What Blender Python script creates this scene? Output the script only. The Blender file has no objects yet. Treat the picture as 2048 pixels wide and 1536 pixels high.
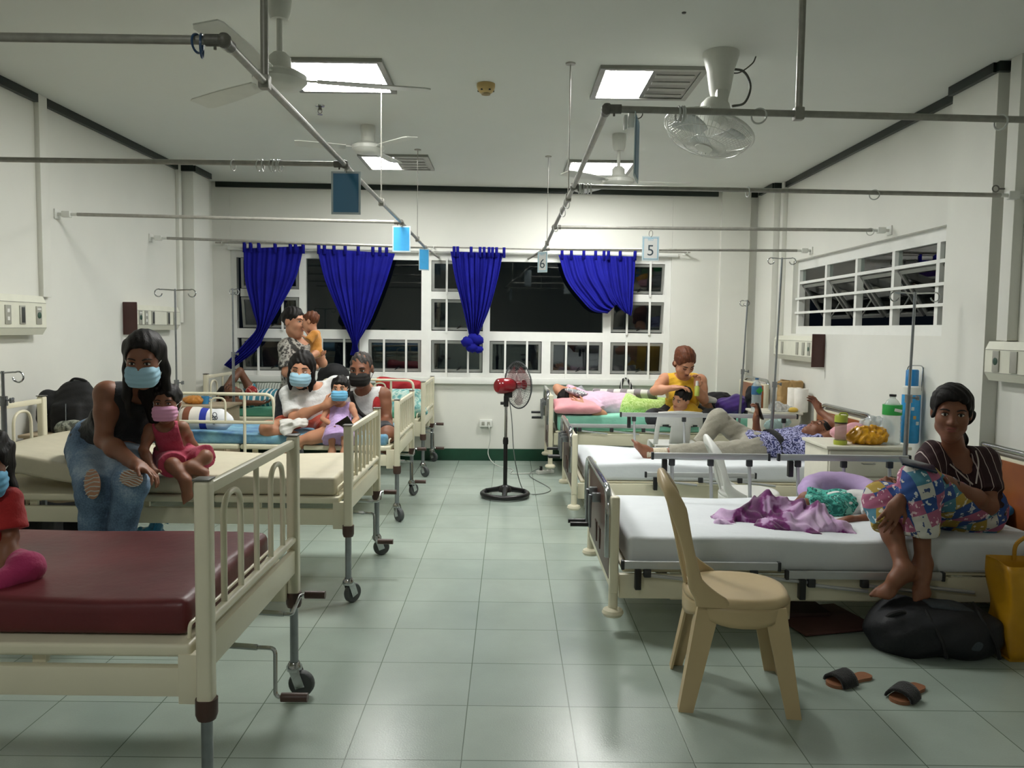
import bpy, bmesh, math, random
import numpy as np
from mathutils import Vector, Matrix
random.seed(7)
SC = bpy.context.scene
# ---------------------------------------------------------------- camera, world, exposure
FPX, CAMH = 1600.0, 1.48
_th, _ph, _yw = math.atan(110 / 1600), .013, .0042
_f = Vector((math.sin(_yw) * math.cos(_th), math.cos(_yw) * math.cos(_th), -math.sin(_th)))
_r0 = Vector((math.cos(_yw), -math.sin(_yw), 0)); _u0 = _r0.cross(_f)
_r = _r0 * math.cos(_ph) + _u0 * math.sin(_ph); _u = -_r0 * math.sin(_ph) + _u0 * math.cos(_ph)
cd = bpy.data.cameras.new('camera'); cam = bpy.data.objects.new('camera', cd); SC.collection.objects.link(cam)
cd.sensor_width = 36; cd.sensor_fit = 'HORIZONTAL'; cd.lens = FPX / 2048 * 36; cd.clip_start = .05
cam.matrix_world = Matrix(((_r.x, _u.x, -_f.x, 0), (_r.y, _u.y, -_f.y, 0), (_r.z, _u.z, -_f.z, CAMH), (0, 0, 0, 1)))
SC.camera = cam
W = bpy.data.worlds.new('night'); SC.world = W; W.use_nodes = True
W.node_tree.nodes['Background'].inputs[0].default_value = (.004, .006, .009, 1)
W.node_tree.nodes['Background'].inputs[1].default_value = .35
SC.view_settings.view_transform = 'Standard'; SC.view_settings.look = 'None'
SC.view_settings.gamma = 1; SC.view_settings.use_curve_mapping = False
SC.view_settings.exposure = 0.5
LAMP = 42.0          # strength of the lit ceiling panels

def at(px, py, Y):
    """photo point -> world point at depth Y"""
    d = _f * FPX + _r * (px - 1024) - _u * (py - 768)
    return Vector((0, 0, CAMH)) + d * (Y / d.y)
def atx(px, py, X):
    d = _f * FPX + _r * (px - 1024) - _u * (py - 768)
    return Vector((0, 0, CAMH)) + d * (X / d.x)
def atz(px, py, Z):
    d = _f * FPX + _r * (px - 1024) - _u * (py - 768)
    return Vector((0, 0, CAMH)) + d * ((Z - CAMH) / d.z)
BK, SK = 8.93, .035               # the back wall: Y = BK + SK*X
def atb(px, py, off=0.):
    d = _f * FPX + _r * (px - 1024) - _u * (py - 768)
    t = (BK - off) / (d.y - SK * d.x)
    return Vector((0, 0, CAMH)) + d * t
RB = math.atan(SK)

# ---------------------------------------------------------------- materials
def lin(c):
    if isinstance(c, str):
        c = [int(c[i:i + 2], 16) / 255 for i in (0, 2, 4)]
    return tuple(x / 12.92 if x <= .04045 else ((x + .055) / 1.055) ** 2.4 for x in c) + (1,)
MATS = {}
class NT:
    """small helper around a node tree"""
    def __init__(s, name):
        s.m = bpy.data.materials.new(name); s.m.use_nodes = True; s.t = s.m.node_tree
        s.b = s.t.nodes['Principled BSDF']; s.out = s.t.nodes['Material Output']
    def n(s, typ, ins=None, **kw):
        n = s.t.nodes.new(typ)
        for k, v in kw.items(): setattr(n, k, v)
        for k, v in (ins or {}).items():
            if isinstance(v, bpy.types.NodeSocket): s.t.links.new(v, n.inputs[k])
            else: n.inputs[k].default_value = v
        return n
    def l(s, a, b): s.t.links.new(a, b)
    def co(s): return s.n('ShaderNodeTexCoord').outputs['Object']
    def ramp(s, fac, stops, interp='LINEAR'):
        r = s.n('ShaderNodeValToRGB', {'Fac': fac}); e = r.color_ramp; e.interpolation = interp
        while len(e.elements) < len(stops): e.elements.new(.5)
        for el, (p, c) in zip(e.elements, stops): el.position = p; el.color = lin(c)
        return r.outputs['Color']
    def noise(s, scale, detail=3, rough=.55, vec=None):
        return s.n('ShaderNodeTexNoise', {'Vector': vec or s.co(), 'Scale': scale, 'Detail': detail, 'Roughness': rough}).outputs['Fac']
    def bump(s, h, st=.2, d=.01):
        s.l(s.n('ShaderNodeBump', {'Height': h, 'Strength': st, 'Distance': d}).outputs['Normal'], s.b.inputs['Normal'])
def mat(name, col, rough=.5, metal=0., var=.06, scale=14., bump=0., bscale=60., spec=None, sheen=0., coat=0.):
    if name in MATS: return MATS[name]
    t = NT(name); b = t.b
    b.inputs['Roughness'].default_value = rough; b.inputs['Metallic'].default_value = metal
    if spec is not None: b.inputs['Specular IOR Level'].default_value = spec
    if sheen: b.inputs['Sheen Weight'].default_value = sheen
    if coat: b.inputs['Coat Weight'].default_value = coat
    c = lin(col); nz = t.noise(scale)
    mr = t.n('ShaderNodeMapRange', {'Value': nz, 'From Min': .3, 'From Max': .7, 'To Min': 1 - var, 'To Max': 1 + var})
    hs = t.n('ShaderNodeHueSaturation', {'Color': c, 'Value': mr.outputs[0]})
    t.l(hs.outputs['Color'], b.inputs['Base Color'])
    if bump: t.bump(t.noise(bscale, 4), bump, .01)
    MATS[name] = t.m; return t.m
def finish(t, name): MATS[name] = t.m; return t.m

# ---------------------------------------------------------------- objects
ORG = {}
def link(o): SC.collection.objects.link(o); return o
def tag(o, label=None, cat=None, group=None, kind=None):
    if label: o['label'] = label
    if cat: o['category'] = cat
    if group: o['group'] = group
    if kind: o['kind'] = kind
    return o
def thing(name, label, cat, loc=(0, 0, 0), rz=0., group=None, kind=None):
    o = link(bpy.data.objects.new(name, None)); o.location = loc; o.rotation_euler = (0, 0, rz)
    o.empty_display_size = .05
    ORG[o.name] = Vector(loc)
    return tag(o, label, cat, group, kind)
def fastmesh(name, V, Fq):
    """mesh from numpy quads"""
    me = bpy.data.meshes.new(name); n = len(V); m = len(Fq); k = Fq.shape[1]
    me.vertices.add(n); me.vertices.foreach_set('co', np.asarray(V, np.float32).ravel())
    me.loops.add(m * k); me.loops.foreach_set('vertex_index', Fq.astype(np.int32).ravel())
    me.polygons.add(m); me.polygons.foreach_set('loop_start', np.arange(0, m * k, k, dtype=np.int32))
    me.update(calc_edges=True); me.validate(); me.shade_smooth()
    return me
def place(name, me, m, parent, label=None):
    o = link(bpy.data.objects.new(name, me))
    if m is not None:
        for q in (m if isinstance(m, (list, tuple)) else [m]): me.materials.append(q)
    if parent is not None:
        o.parent = parent; ORG[o.name] = ORG[parent.name]
    if label: o['label'] = label
    return o
def rotm(rz=0., rx=0., ry=0.):
    return Matrix.Rotation(rz, 3, 'Z') @ Matrix.Rotation(ry, 3, 'Y') @ Matrix.Rotation(rx, 3, 'X')
def frame(z, x=None):
    """3x3 whose Z column follows z"""
    z = Vector(z).normalized(); x = Vector(x) if x is not None else (Vector((1, 0, 0)) if abs(z.x) < .9 else Vector((0, 1, 0)))
    x = (x - z * x.dot(z)).normalized(); y = z.cross(x)
    return Matrix((x, y, z)).transposed()
class MB:
    def __init__(s): s.v = []; s.f = []; s.mi = []; s.cur = 0
    def add(s, vs, fs):
        o = len(s.v); s.v += [tuple(p) for p in vs]; s.f += [tuple(i + o for i in f) for f in fs]; s.mi += [s.cur] * len(fs); return s
    def mat(s, i): s.cur = i; return s
    def box(s, c, d, R=None, bev=0., seg=2):
        c = Vector(c); R = R or Matrix.Identity(3)
        if bev <= 0:
            P = [Vector((sx * d[0] / 2, sy * d[1] / 2, sz * d[2] / 2)) for sx in (-1, 1) for sy in (-1, 1) for sz in (-1, 1)]
            return s.add([R @ p + c for p in P], [(0, 1, 3, 2), (4, 6, 7, 5), (0, 4, 5, 1), (2, 3, 7, 6), (0, 2, 6, 4), (1, 5, 7, 3)])
        bm = bmesh.new(); bmesh.ops.create_cube(bm, size=1)
        for v in bm.verts: v.co = Vector((v.co.x * d[0], v.co.y * d[1], v.co.z * d[2]))
        bmesh.ops.bevel(bm, geom=bm.edges[:], offset=min(bev, min(d) * .49), segments=seg, profile=.6, affect='EDGES')
        bm.verts.ensure_lookup_table()
        s.add([R @ v.co + c for v in bm.verts], [[v.index for v in f.verts] for f in bm.faces]); bm.free(); return s
    def b2(s, lo, hi, bev=0., seg=2):
        return s.box([(a + b) / 2 for a, b in zip(lo, hi)], [abs(b - a) for a, b in zip(lo, hi)], None, bev, seg)
    def tube(s, pts, r, n=10, closed=False, caps=True):
        P = [Vector(p) for p in pts]; N = len(P); rs = r if isinstance(r, (list, tuple)) else [r] * N
        vs = []; prev = None
        for i in range(N):
            if closed: t = (P[(i + 1) % N] - P[i - 1])
            else: t = P[min(i + 1, N - 1)] - P[max(i - 1, 0)]
            t.normalize()
            if prev is None:
                a = Vector((0, 0, 1)) if abs(t.z) < .9 else Vector((1, 0, 0)); x = t.cross(a).normalized()
            else: x = (prev - t * prev.dot(t)).normalized()
            prev = x; y = t.cross(x)
            for j in range(n):
                a = 2 * math.pi * j / n; vs.append(P[i] + (x * math.cos(a) + y * math.sin(a)) * rs[i])
        fs = []
        for i in range(N if closed else N - 1):
            k = (i + 1) % N
            for j in range(n): fs.append((i * n + j, i * n + (j + 1) % n, k * n + (j + 1) % n, k * n + j))
        if caps and not closed: fs += [tuple(range(n - 1, -1, -1)), tuple(range((N - 1) * n, N * n))]
        return s.add(vs, fs)
    def cyl(s, a, b, r, r2=None, n=16): return s.tube([a, b], [r, r if r2 is None else r2], n)
    def lathe(s, prof, c=(0, 0, 0), axis=(0, 0, 1), n=24, sx=1., sy=1.):
        R = frame(axis); c = Vector(c); vs = []; fs = []
        for (r, z) in prof:
            for j in range(n):
                a = 2 * math.pi * j / n; vs.append(R @ Vector((r * math.cos(a) * sx, r * math.sin(a) * sy, z)) + c)
        for i in range(len(prof) - 1):
            for j in range(n): fs.append((i * n + j, i * n + (j + 1) % n, (i + 1) * n + (j + 1) % n, (i + 1) * n + j))
        fs += [tuple(range(n - 1, -1, -1)), tuple(range((len(prof) - 1) * n, len(prof) * n))]
        return s.add(vs, fs)
    def ball(s, c, r, n=16, R=None):
        r = r if isinstance(r, (tuple, list)) else (r, r, r); R = R or Matrix.Identity(3); c = Vector(c)
        m = n // 2; vs = []; fs = []
        for i in range(m + 1):
            ph = math.pi * i / m
            for j in range(n):
                a = 2 * math.pi * j / n
                vs.append(R @ Vector((r[0] * math.sin(ph) * math.cos(a), r[1] * math.sin(ph) * math.sin(a), r[2] * math.cos(ph))) + c)
        for i in range(m):
            for j in range(n): fs.append((i * n + j, (i + 1) * n + j, (i + 1) * n + (j + 1) % n, i * n + (j + 1) % n))
        return s.add(vs, fs)
    def ring(s, c, R_, r, axis=(0, 0, 1), n=24, m=8, sy=1.):
        F = frame(axis); c = Vector(c)
        return s.tube([F @ Vector((R_ * math.cos(2 * math.pi * i / n), sy * R_ * math.sin(2 * math.pi * i / n), 0)) + c for i in range(n)], r, m, closed=True)
    def grid(s, fn, nu, nv, wrap=False):
        vs = [fn(i / nu, j / nv) for i in range(nu + 1) for j in range(nv + 1)]
        fs = [(i * (nv + 1) + j, (i + 1) * (nv + 1) + j, (i + 1) * (nv + 1) + j + 1, i * (nv + 1) + j + 1) for i in range(nu) for j in range(nv)]
        return s.add(vs, fs)
    def prism(s, poly, thick, R=None, c=(0, 0, 0)):
        """extrude polygon (local xy) along local z"""
        R = R or Matrix.Identity(3); c = Vector(c); n = len(poly)
        vs = [R @ Vector((x, y, -thick / 2)) + c for x, y in poly] + [R @ Vector((x, y, thick / 2)) + c for x, y in poly]
        return s.add(vs, [tuple(range(n - 1, -1, -1)), tuple(range(n, 2 * n))] + [(i, (i + 1) % n, n + (i + 1) % n, n + i) for i in range(n)])
    def build(s, name, m, parent=None, label=None, world=False, smooth=True, ang=40, solid=0., off=0.):
        me = bpy.data.meshes.new(name)
        o = ORG[parent.name] if (world and parent is not None) else Vector((0, 0, 0))
        me.from_pydata([(p[0] - o[0], p[1] - o[1], p[2] - o[2]) for p in s.v], [], s.f)
        me.polygons.foreach_set('material_index', s.mi); me.update()
        if solid:
            bm = bmesh.new(); bm.from_mesh(me); bmesh.ops.remove_doubles(bm, verts=bm.verts, dist=1e-5); bm.to_mesh(me); bm.free()
        if smooth: me.shade_smooth(); me.set_sharp_from_angle(angle=math.radians(ang))
        ob = place(name, me, m, parent, label)
        if solid:
            md = ob.modifiers.new('thickness', 'SOLIDIFY'); md.thickness = solid; md.offset = off
        return ob
def solo(mb, name, m, label, cat, group=None, kind=None, origin=None, **kw):
    """a thing that is one mesh, origin at its base"""
    if origin is None:
        xs, ys, zs = zip(*[(p[0], p[1], p[2]) for p in mb.v])
        origin = ((min(xs) + max(xs)) / 2, (min(ys) + max(ys)) / 2, min(zs))
    mb.v = [(p[0] - origin[0], p[1] - origin[1], p[2] - origin[2]) for p in mb.v]
    o = mb.build(name, m, **kw); o.location = origin; ORG[o.name] = Vector(origin)
    return tag(o, label, cat, group, kind)
def dup(root, loc=None, rz=None, label=None, group=None):
    def cp(o, par):
        c = o.copy(); link(c)
        if par is not None: c.parent = par
        ORG[c.name] = ORG.get(o.name, Vector((0, 0, 0)))
        for ch in list(o.children): cp(ch, c)
        return c
    r = cp(root, None)
    if loc is not None: r.location = loc; ORG[r.name] = Vector(loc)
    if rz is not None: r.rotation_euler = (0, 0, rz)
    if label: r['label'] = label
    if group: r['group'] = group
    return r
def arc(c, r, a0, a1, n, ax, ay):
    c = Vector(c); ax = Vector(ax); ay = Vector(ay)
    return [c + (ax * math.cos(a0 + (a1 - a0) * i / n) + ay * math.sin(a0 + (a1 - a0) * i / n)) * r for i in range(n + 1)]
def rpath(pts, r, n=5):
    """polyline with rounded corners"""
    P = [Vector(p) for p in pts]; out = [P[0]]
    for i in range(1, len(P) - 1):
        a = (P[i - 1] - P[i]); b = (P[i + 1] - P[i]); d = min(r, a.length * .49, b.length * .49); a.normalize(); b.normalize()
        p0 = P[i] + a * d; p1 = P[i] + b * d
        for k in range(n + 1):
            t = k / n; out.append(p0 * (1 - t) ** 2 + P[i] * 2 * t * (1 - t) + p1 * t * t)
    out.append(P[-1]); return out
def curve(pts, n=8):
    """catmull-rom through pts"""
    P = [Vector(p) for p in pts]; P = [P[0] * 2 - P[1]] + P + [P[-1] * 2 - P[-2]]; out = []
    for i in range(1, len(P) - 2):
        for k in range(n):
            t = k / n; a, b, c, d = P[i - 1], P[i], P[i + 1], P[i + 2]
            out.append((b * 2 + (c - a) * t + (a * 2 - b * 5 + c * 4 - d) * t * t + (-a + b * 3 - c * 3 + d) * t ** 3) * .5)
    out.append(P[-2]); return out
def text(body, size, m, parent, c, R, name='lettering', ext=.0006, bold=0.):
    cu = bpy.data.curves.new(name, 'FONT'); cu.body = body; cu.size = size; cu.align_x = 'CENTER'; cu.align_y = 'CENTER'; cu.extrude = ext; cu.offset = bold
    o = bpy.data.objects.new(name, cu); link(o); dg = bpy.context.evaluated_depsgraph_get(); dg.update()
    me = bpy.data.meshes.new_from_object(o.evaluated_get(dg)); bpy.data.objects.remove(o); bpy.data.curves.remove(cu)
    org = ORG[parent.name]; me.transform(Matrix.Translation(Vector(c) - org) @ R.to_4x4())
    return place(name, me, m, parent)
# ---------------------------------------------------------------- setting materials
def m_floor():
    t = NT('floor_tiles'); co = t.co()
    mp = t.n('ShaderNodeMapping', {'Vector': co, 'Location': (-.049, -.053, 0)})
    br = t.n('ShaderNodeTexBrick', {'Vector': mp.outputs[0], 'Color1': lin('9ba89f'), 'Color2': lin('a4b0a6'), 'Mortar': lin('5f6d60'), 'Scale': 1., 'Mortar Size': .0022, 'Mortar Smooth': .2, 'Bias': -.1, 'Brick Width': .4, 'Row Height': .4})
    br.offset = 0; br.squash = 1
    nz = t.noise(3.2, 5); n2 = t.noise(160, 2)
    mr = t.n('ShaderNodeMapRange', {'Value': nz, 'From Min': .3, 'From Max': .7, 'To Min': .93, 'To Max': 1.05})
    m2 = t.n('ShaderNodeMath', {0: mr.outputs[0], 1: t.n('ShaderNodeMapRange', {'Value': n2, 'To Min': .95, 'To Max': 1.05}).outputs[0]}, operation='MULTIPLY')
    hs = t.n('ShaderNodeHueSaturation', {'Color': br.outputs['Color'], 'Value': m2.outputs[0]})
    t.l(hs.outputs[0], t.b.inputs['Base Color'])
    t.l(t.n('ShaderNodeMapRange', {'Value': nz, 'To Min': .17, 'To Max': .29}).outputs[0], t.b.inputs['Roughness'])
    h = t.n('ShaderNodeMath', {0: n2, 1: t.n('ShaderNodeMath', {0: br.outputs['Fac'], 1: -3.}, operation='MULTIPLY').outputs[0]}, operation='ADD')
    t.bump(h.outputs[0], .12, .004)
    return finish(t, 'floor_tiles')
FLOOR = m_floor()
WALL = mat('wall_paint', 'dcdcd4', .6, var=.02, scale=2.5, bump=.04, bscale=35)
CEIL = mat('ceiling_paint', 'd3d5cf', .75, var=.015, scale=1.5)
GREEN = mat('green_trim_paint', '0c1a14', .35, var=.15)
GREENB = mat('green_baseboard_paint', '12402c', .35, var=.1)
WHITE = mat('white_window_paint', 'e4e5e0', .4, var=.02)
ALU = mat('sash_aluminium', '9fa19d', .4, .6)
PIPE = mat('steel_pipe', '9c9a92', .36, .3, var=.12, scale=30)
PIPED = mat('darker_pipe_fitting', '6b6963', .45, .25, var=.2, scale=40)
CHROME = mat('chrome', 'b9bbbc', .14, 1., var=.03)
BLACK = mat('black_plastic', '0e0e10', .4)
WPLAS = mat('white_plastic', 'dedfd9', .4, var=.02)
IVORY = mat('ivory_panel', 'd9d9c9', .45, var=.03)
def m_glass():
    t = NT('window_glass'); t.t.nodes.remove(t.b)
    gl = t.n('ShaderNodeBsdfGlossy', {'Color': (1, 1, 1, 1), 'Roughness': .015}); tr = t.n('ShaderNodeBsdfTransparent', {'Color': (.75, .8, .78, 1)})
    lw = t.n('ShaderNodeFresnel', {'IOR': 1.5})
    t.l(t.n('ShaderNodeMixShader', {0: lw.outputs[0], 1: tr.outputs[0], 2: gl.outputs[0]}).outputs[0], t.out.inputs[0])
    return finish(t, 'window_glass')
GLASS = m_glass()
XL, XR, ZC, YF = -3.25, 2.86, 3.03, -2.6      # left wall, right wall, ceiling, wall behind the camera
def st(mb, name, m, label, cat, **kw): return solo(mb, name, m, label, cat, kind='structure', **kw)
def bw(x, off, z): return Vector((x, BK + SK * x - off, z))
def bbox_(mb, x0, x1, z0, z1, o0, o1, bev=0.):
    """box on the back wall: x range, z range, distance in front of the wall plane"""
    return mb.box(bw((x0 + x1) / 2, (o0 + o1) / 2, (z0 + z1) / 2), (abs(x1 - x0), abs(o1 - o0), abs(z1 - z0)), rotm(RB), bev)
st(MB().b2((XL - .4, YF - .2, -.1), (XR + .4, 9.6, 0)), 'floor', FLOOR, 'grey green square floor tiles with thin dark grout lines', 'floor')
st(MB().b2((XL - .4, YF - .2, ZC), (XR + .4, 9.6, ZC + .1)), 'ceiling', CEIL, 'flat pale grey painted ceiling of the ward', 'ceiling')
# back wall with its long window opening
WX0, WX1, WZ0, WZ1 = -3.06, 1.80, .935, 2.30
b = MB()
bbox_(b, XL - .2, WX0, 0, ZC, -.18, 0); bbox_(b, WX1, XR + .2, 0, ZC, -.18, 0); bbox_(b, WX0, WX1, 0, WZ0, -.18, 0); bbox_(b, WX0, WX1, WZ1, ZC, -.18, 0)
st(b, 'wall_back', WALL, 'white painted back wall around the long curtained window', 'wall')
st(MB().b2((XL - .15, YF, 0), (XL, 8.9, ZC)), 'wall_left', WALL, 'white painted left wall behind the cream slatted beds', 'wall')
RY0, RY1, RZ0, RZ1 = 5.0, 8.13, 1.47, 2.2
b = MB(); b.b2((XR, YF, 0), (XR + .18, RY0, ZC)); b.b2((XR, RY1, 0), (XR + .18, 9.1, ZC)); b.b2((XR, RY0, 0), (XR + .18, RY1, RZ0)); b.b2((XR, RY0, RZ1), (XR + .18, RY1, ZC))
st(b, 'wall_right', WALL, 'white painted right wall with one high barred window', 'wall')
st(MB().b2((XL - .15, YF - .15, 0), (XR + .18, YF, ZC)), 'wall_front', WALL, 'plain white wall behind the viewer', 'wall')
b = MB().b2((XL - .02, 7.95, 0), (-3.11, 8.36, ZC)); st(b, 'trim_1', WALL, 'white square pier in the far left corner', 'pier')
b = MB().b2((2.75, 8.45, 0), (XR + .02, 9.0, ZC)); st(b, 'trim_2', WALL, 'white square pier in the far right corner', 'pier')
b = MB().b2((2.77, 4.66, 0), (XR + .02, 5.13, ZC)); st(b, 'trim_3', WALL, 'white square column on the right wall beside the woman in stripes', 'column')
b = bbox_(MB(), 2.34, 2.66, 0, ZC, 0, .05); st(b, 'trim_4', WALL, 'shallow white pilaster on the back wall right of the window', 'pilaster')
# green crown trim and baseboards
def crown(name, segs, label):
    m = MB()
    for a, c in segs:
        a = Vector(a); c = Vector(c); d = c - a
        m.box((a + c) / 2, (d.length, .035, .055), rotm(math.atan2(d.y, d.x)))
    st(m, name, GREEN, label, 'ceiling trim')
zc = ZC - .028
crown('trim_5', [((XL + .016, YF, zc), (XL + .016, 5.57, zc)), ((XL + .016, 5.66, zc), (XL + .016, 7.95, zc)), ((XL, 7.935, zc), (-3.095, 7.935, zc)), ((-3.095, 7.935, zc), (-3.095, 8.36, zc))], 'dark green strip along the top of the left wall')
crown('trim_6', [(bw(-3.2, .016, zc), bw(2.3, .016, zc)), (bw(2.67, .016, zc), bw(2.74, .016, zc))], 'dark green strip along the top of the back wall')
crown('trim_7', [((XR - .016, 5.2, zc), (XR - .016, 8.38, zc)), ((XR, 8.435, zc), (2.735, 8.435, zc)), ((2.735, 8.435, zc), (2.735, 8.9, zc)), ((2.755, 4.66, zc), (2.755, 5.13, zc)), ((2.755, 4.645, zc), (XR - .03, 4.645, zc)), ((XR - .016, YF, zc), (XR - .016, 4.6, zc))], 'dark green strip along the top of the right wall')
st(bbox_(MB(), XL, XR, 0, .135, 0, .014, .004), 'baseboard_back', GREENB, 'dark green baseboard under the back window', 'baseboard')
st(MB().b2((XL, YF, 0), (XL + .014, 7.95, .135), .004), 'baseboard_left', GREENB, 'dark green baseboard along the left wall', 'baseboard')
b = MB().b2((XR - .014, YF, 0), (XR, 4.66, .135), .004); b.b2((XR - .014, 5.13, 0), (XR, 8.45, .135), .004)
st(b, 'baseboard_right', GREENB, 'dark green baseboard along the right wall', 'baseboard')
# surface conduits down to the bed-head panels
b = MB().b2((XL, 5.56, 1.66), (XL + .035, 5.66, ZC - .0), .004); st(b, 'trim_8', WALL, 'white boxed conduit on the left wall above the near panel', 'conduit')
b = MB().b2((XL, 7.86, 1.5), (XL + .035, 7.93, ZC), .004); st(b, 'trim_9', WALL, 'white boxed conduit on the left wall beside the corner pier', 'conduit')
b = MB().b2((XR - .05, 8.36, 1.3), (XR, 8.44, ZC), .004); st(b, 'trim_10', WALL, 'white boxed conduit beside the far right corner pier', 'conduit')
b = MB().b2((XR - .06, 4.5, 1.45), (XR, 4.6, ZC), .004); st(b, 'trim_11', WALL, 'white boxed conduit beside the near right column', 'conduit')

# ---------------------------------------------------------------- back window
wr = thing('window_1', 'long white framed back window with awning sashes and two big fixed panes, dark outside', 'window', bw((WX0 + WX1) / 2, 0, WZ0), kind='structure')
def fx(px): return atb(px, 600, .0).x
fr = MB(); T = .05
O0, O1 = -.10, -.02
def fbar(x0, x1, z0, z1, o0=O0, o1=O1): bbox_(fr, x0, x1, z0, z1, o0, o1)
fbar(WX0 + .002, WX1 - .002, WZ0, WZ0 + .05, O0 + .002, O1 - .002); fbar(WX0 + .002, WX1 - .002, 2.225, WZ1, O0 + .002, O1 - .002); fbar(WX0, WX0 + .06, WZ0, WZ1); fbar(WX1 - .07, WX1, WZ0, WZ1)
zt0, zt1 = 1.345, 1.45          # transom under the big panes
fbar(WX0 + .002, WX1 - .002, zt0, zt1, O0 + .004, O1 - .003)
cols = [(fx(480), fx(597)), (fx(862), fx(966)), (fx(1223), fx(1330))]
bigs = [(fx(611), fx(842)), (fx(980), fx(1207))]
for xa, xb in ((fx(597), fx(611)), (fx(842), fx(862)), (fx(966), fx(980)), (fx(1207), fx(1223))): fbar(xa, xb, WZ0, WZ1)
for xa, xb in cols: fbar(xa - .004, xb + .004, 1.80, 1.885, O0 + .003, O1 - .004)
for xa, xb in bigs: fbar((xa + xb) / 2 - .05, (xa + xb) / 2 + .05, WZ0, zt0 + .01, O0 + .005, O1 - .005)
fo = fr.build('frame', WHITE, wr, world=True)
sl = MB(); bbox_(sl, WX0 - .02, WX1 + .06, WZ0 - .07, WZ0, -.02, .05, .006); bbox_(sl, WX0 - .02, WX1 + .07, WZ1, WZ1 + .035, -.02, .03, .006)
sl.build('sill', WHITE, wr, world=True)
for xa, xb in bigs: bbox_(MB(), xa, xb, zt1, 2.225, -.065, -.059).build('fixed_pane', GLASS, wr, world=True)
def sash(xa, xb, z0, z1, tilt):
    """top-hung sash swung outwards at the bottom"""
    g = .006; w = xb - xa - 2 * g; h = z1 - z0 - 2 * g; top = bw((xa + xb) / 2, -.03, z1 - g)
    R = rotm(RB) @ Matrix.Rotation(tilt, 3, 'X'); m = MB(); t = .028
    for cx, cz, dx, dz in ((0, -t / 2, w, t), (0, -h + t / 2, w, t), (-w / 2 + t / 2, -h / 2, t, h - 2 * t), (w / 2 - t / 2, -h / 2, t, h - 2 * t)):
        m.box(top + R @ Vector((cx, 0, cz)), (dx, .03, dz), R)
    o = m.build('sash', ALU, wr, world=True)
    MB().box(top + R @ Vector((0, 0, -h / 2)), (w - 2 * t, .005, h - 2 * t), R).build('pane', GLASS, o, world=True)
    MB().cyl(top + R @ Vector((0, -.02, -h + .02)), top + R @ Vector((.05, -.05, -h + .05)), .006, n=6).build('latch', BLACK, o, world=True)
bars = []
for xa, xb in cols:
    for (z0, z1), tl in (((WZ0 + .05, zt0), .16), ((zt1, 1.80), .2), ((1.885, 2.225), .05 if xa < 1 else .2)): sash(xa, xb, z0, z1, tl)
    for k in (.3, .72):
        bars += [(xa + (xb - xa) * k, WZ0, zt0 + .02), (xa + (xb - xa) * k, zt1 - .02, 1.82)]
    bars.append((xa + (xb - xa) * (.3 if xa < 1 else .72), 1.86, 2.26))
for xa, xb in bigs:
    xm = (xa + xb) / 2
    for a, c in ((xa, xm - .05), (xm + .05, xb)):
        sash(a, c, WZ0 + .05, zt0, .14)
        for k in (.3, .72): bars.append((a + (c - a) * k, WZ0, zt0 + .02))
for x, z0, z1 in bars: bbox_(MB(), x - .011, x + .011, z0, z1, -.02, -.004).build('grille_bar', WHITE, wr, world=True)

# ---------------------------------------------------------------- right wall window
w2 = thing('window_2', 'high white barred window on the right wall with sashes swung open', 'window', (XR, 6.6, RZ0), kind='structure')
fr = MB(); xo0, xo1 = XR + .05, XR + .11
def rb(y0, y1, z0, z1, x0=xo0, x1=xo1): fr.b2((x0, y0, z0), (x1, y1, z1))
rb(RY0, RY1, RZ0, 1.545); rb(RY0, RY1, 2.105, RZ1); rb(RY1 - .05, RY1 + .004, RZ0, RZ1, xo0 + .001, xo1 - .001)
ys = [8.1, 7.42, 6.77, 6.12, 5.48, 4.95]
for y in ys[1:-1]: rb(y - .022, y + .022, 1.54, 2.11, xo0 + .002, xo1 - .002)
rb(RY0, RY1, 1.965, 1.99, xo0 + .003, xo1 - .003)
fr.build('frame', WHITE, w2, world=True)
for z in (1.82, 1.68): MB().b2((XR + .03, RY0, z - .011), (XR + .05, RY1, z + .011)).build('grille_bar', WHITE, w2, world=True)
for i in range(5):
    ya, yb = ys[i + 1] + .025, ys[i] - .025
    if i == 4: ya = RY0
    MB().b2((XR + .08, ya, 1.99), (XR + .086, yb, 2.105)).build('fixed_pane', GLASS, w2, world=True)
    h, tl = .41, .62; w = yb - ya; yc = (ya + yb) / 2; top = Vector((XR + .085, yc, 1.96)); R = Matrix.Rotation(-tl, 3, 'Y'); m = MB(); t = .03
    for cy, cz, dy, dz in ((0, -t / 2, w, t), (0, -h + t / 2, w, t), (-w / 2 + t / 2, -h / 2, t, h), (w / 2 - t / 2, -h / 2, t, h)):
        m.box(top + R @ Vector((0, cy, cz)), (.028, dy, dz), R)
    o = m.build('sash', ALU, w2, world=True)
    MB().box(top + R @ Vector((0, 0, -h / 2)), (.005, w - 2 * t, h - 2 * t), R).build('pane', GLASS, o, world=True)
    MB().cyl((XR + .1, ya + .02, 1.56), top + R @ Vector((0, -w / 2 + .02, -h * .55)), .007, n=6).build('stay_arm', ALU, o, world=True)

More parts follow.
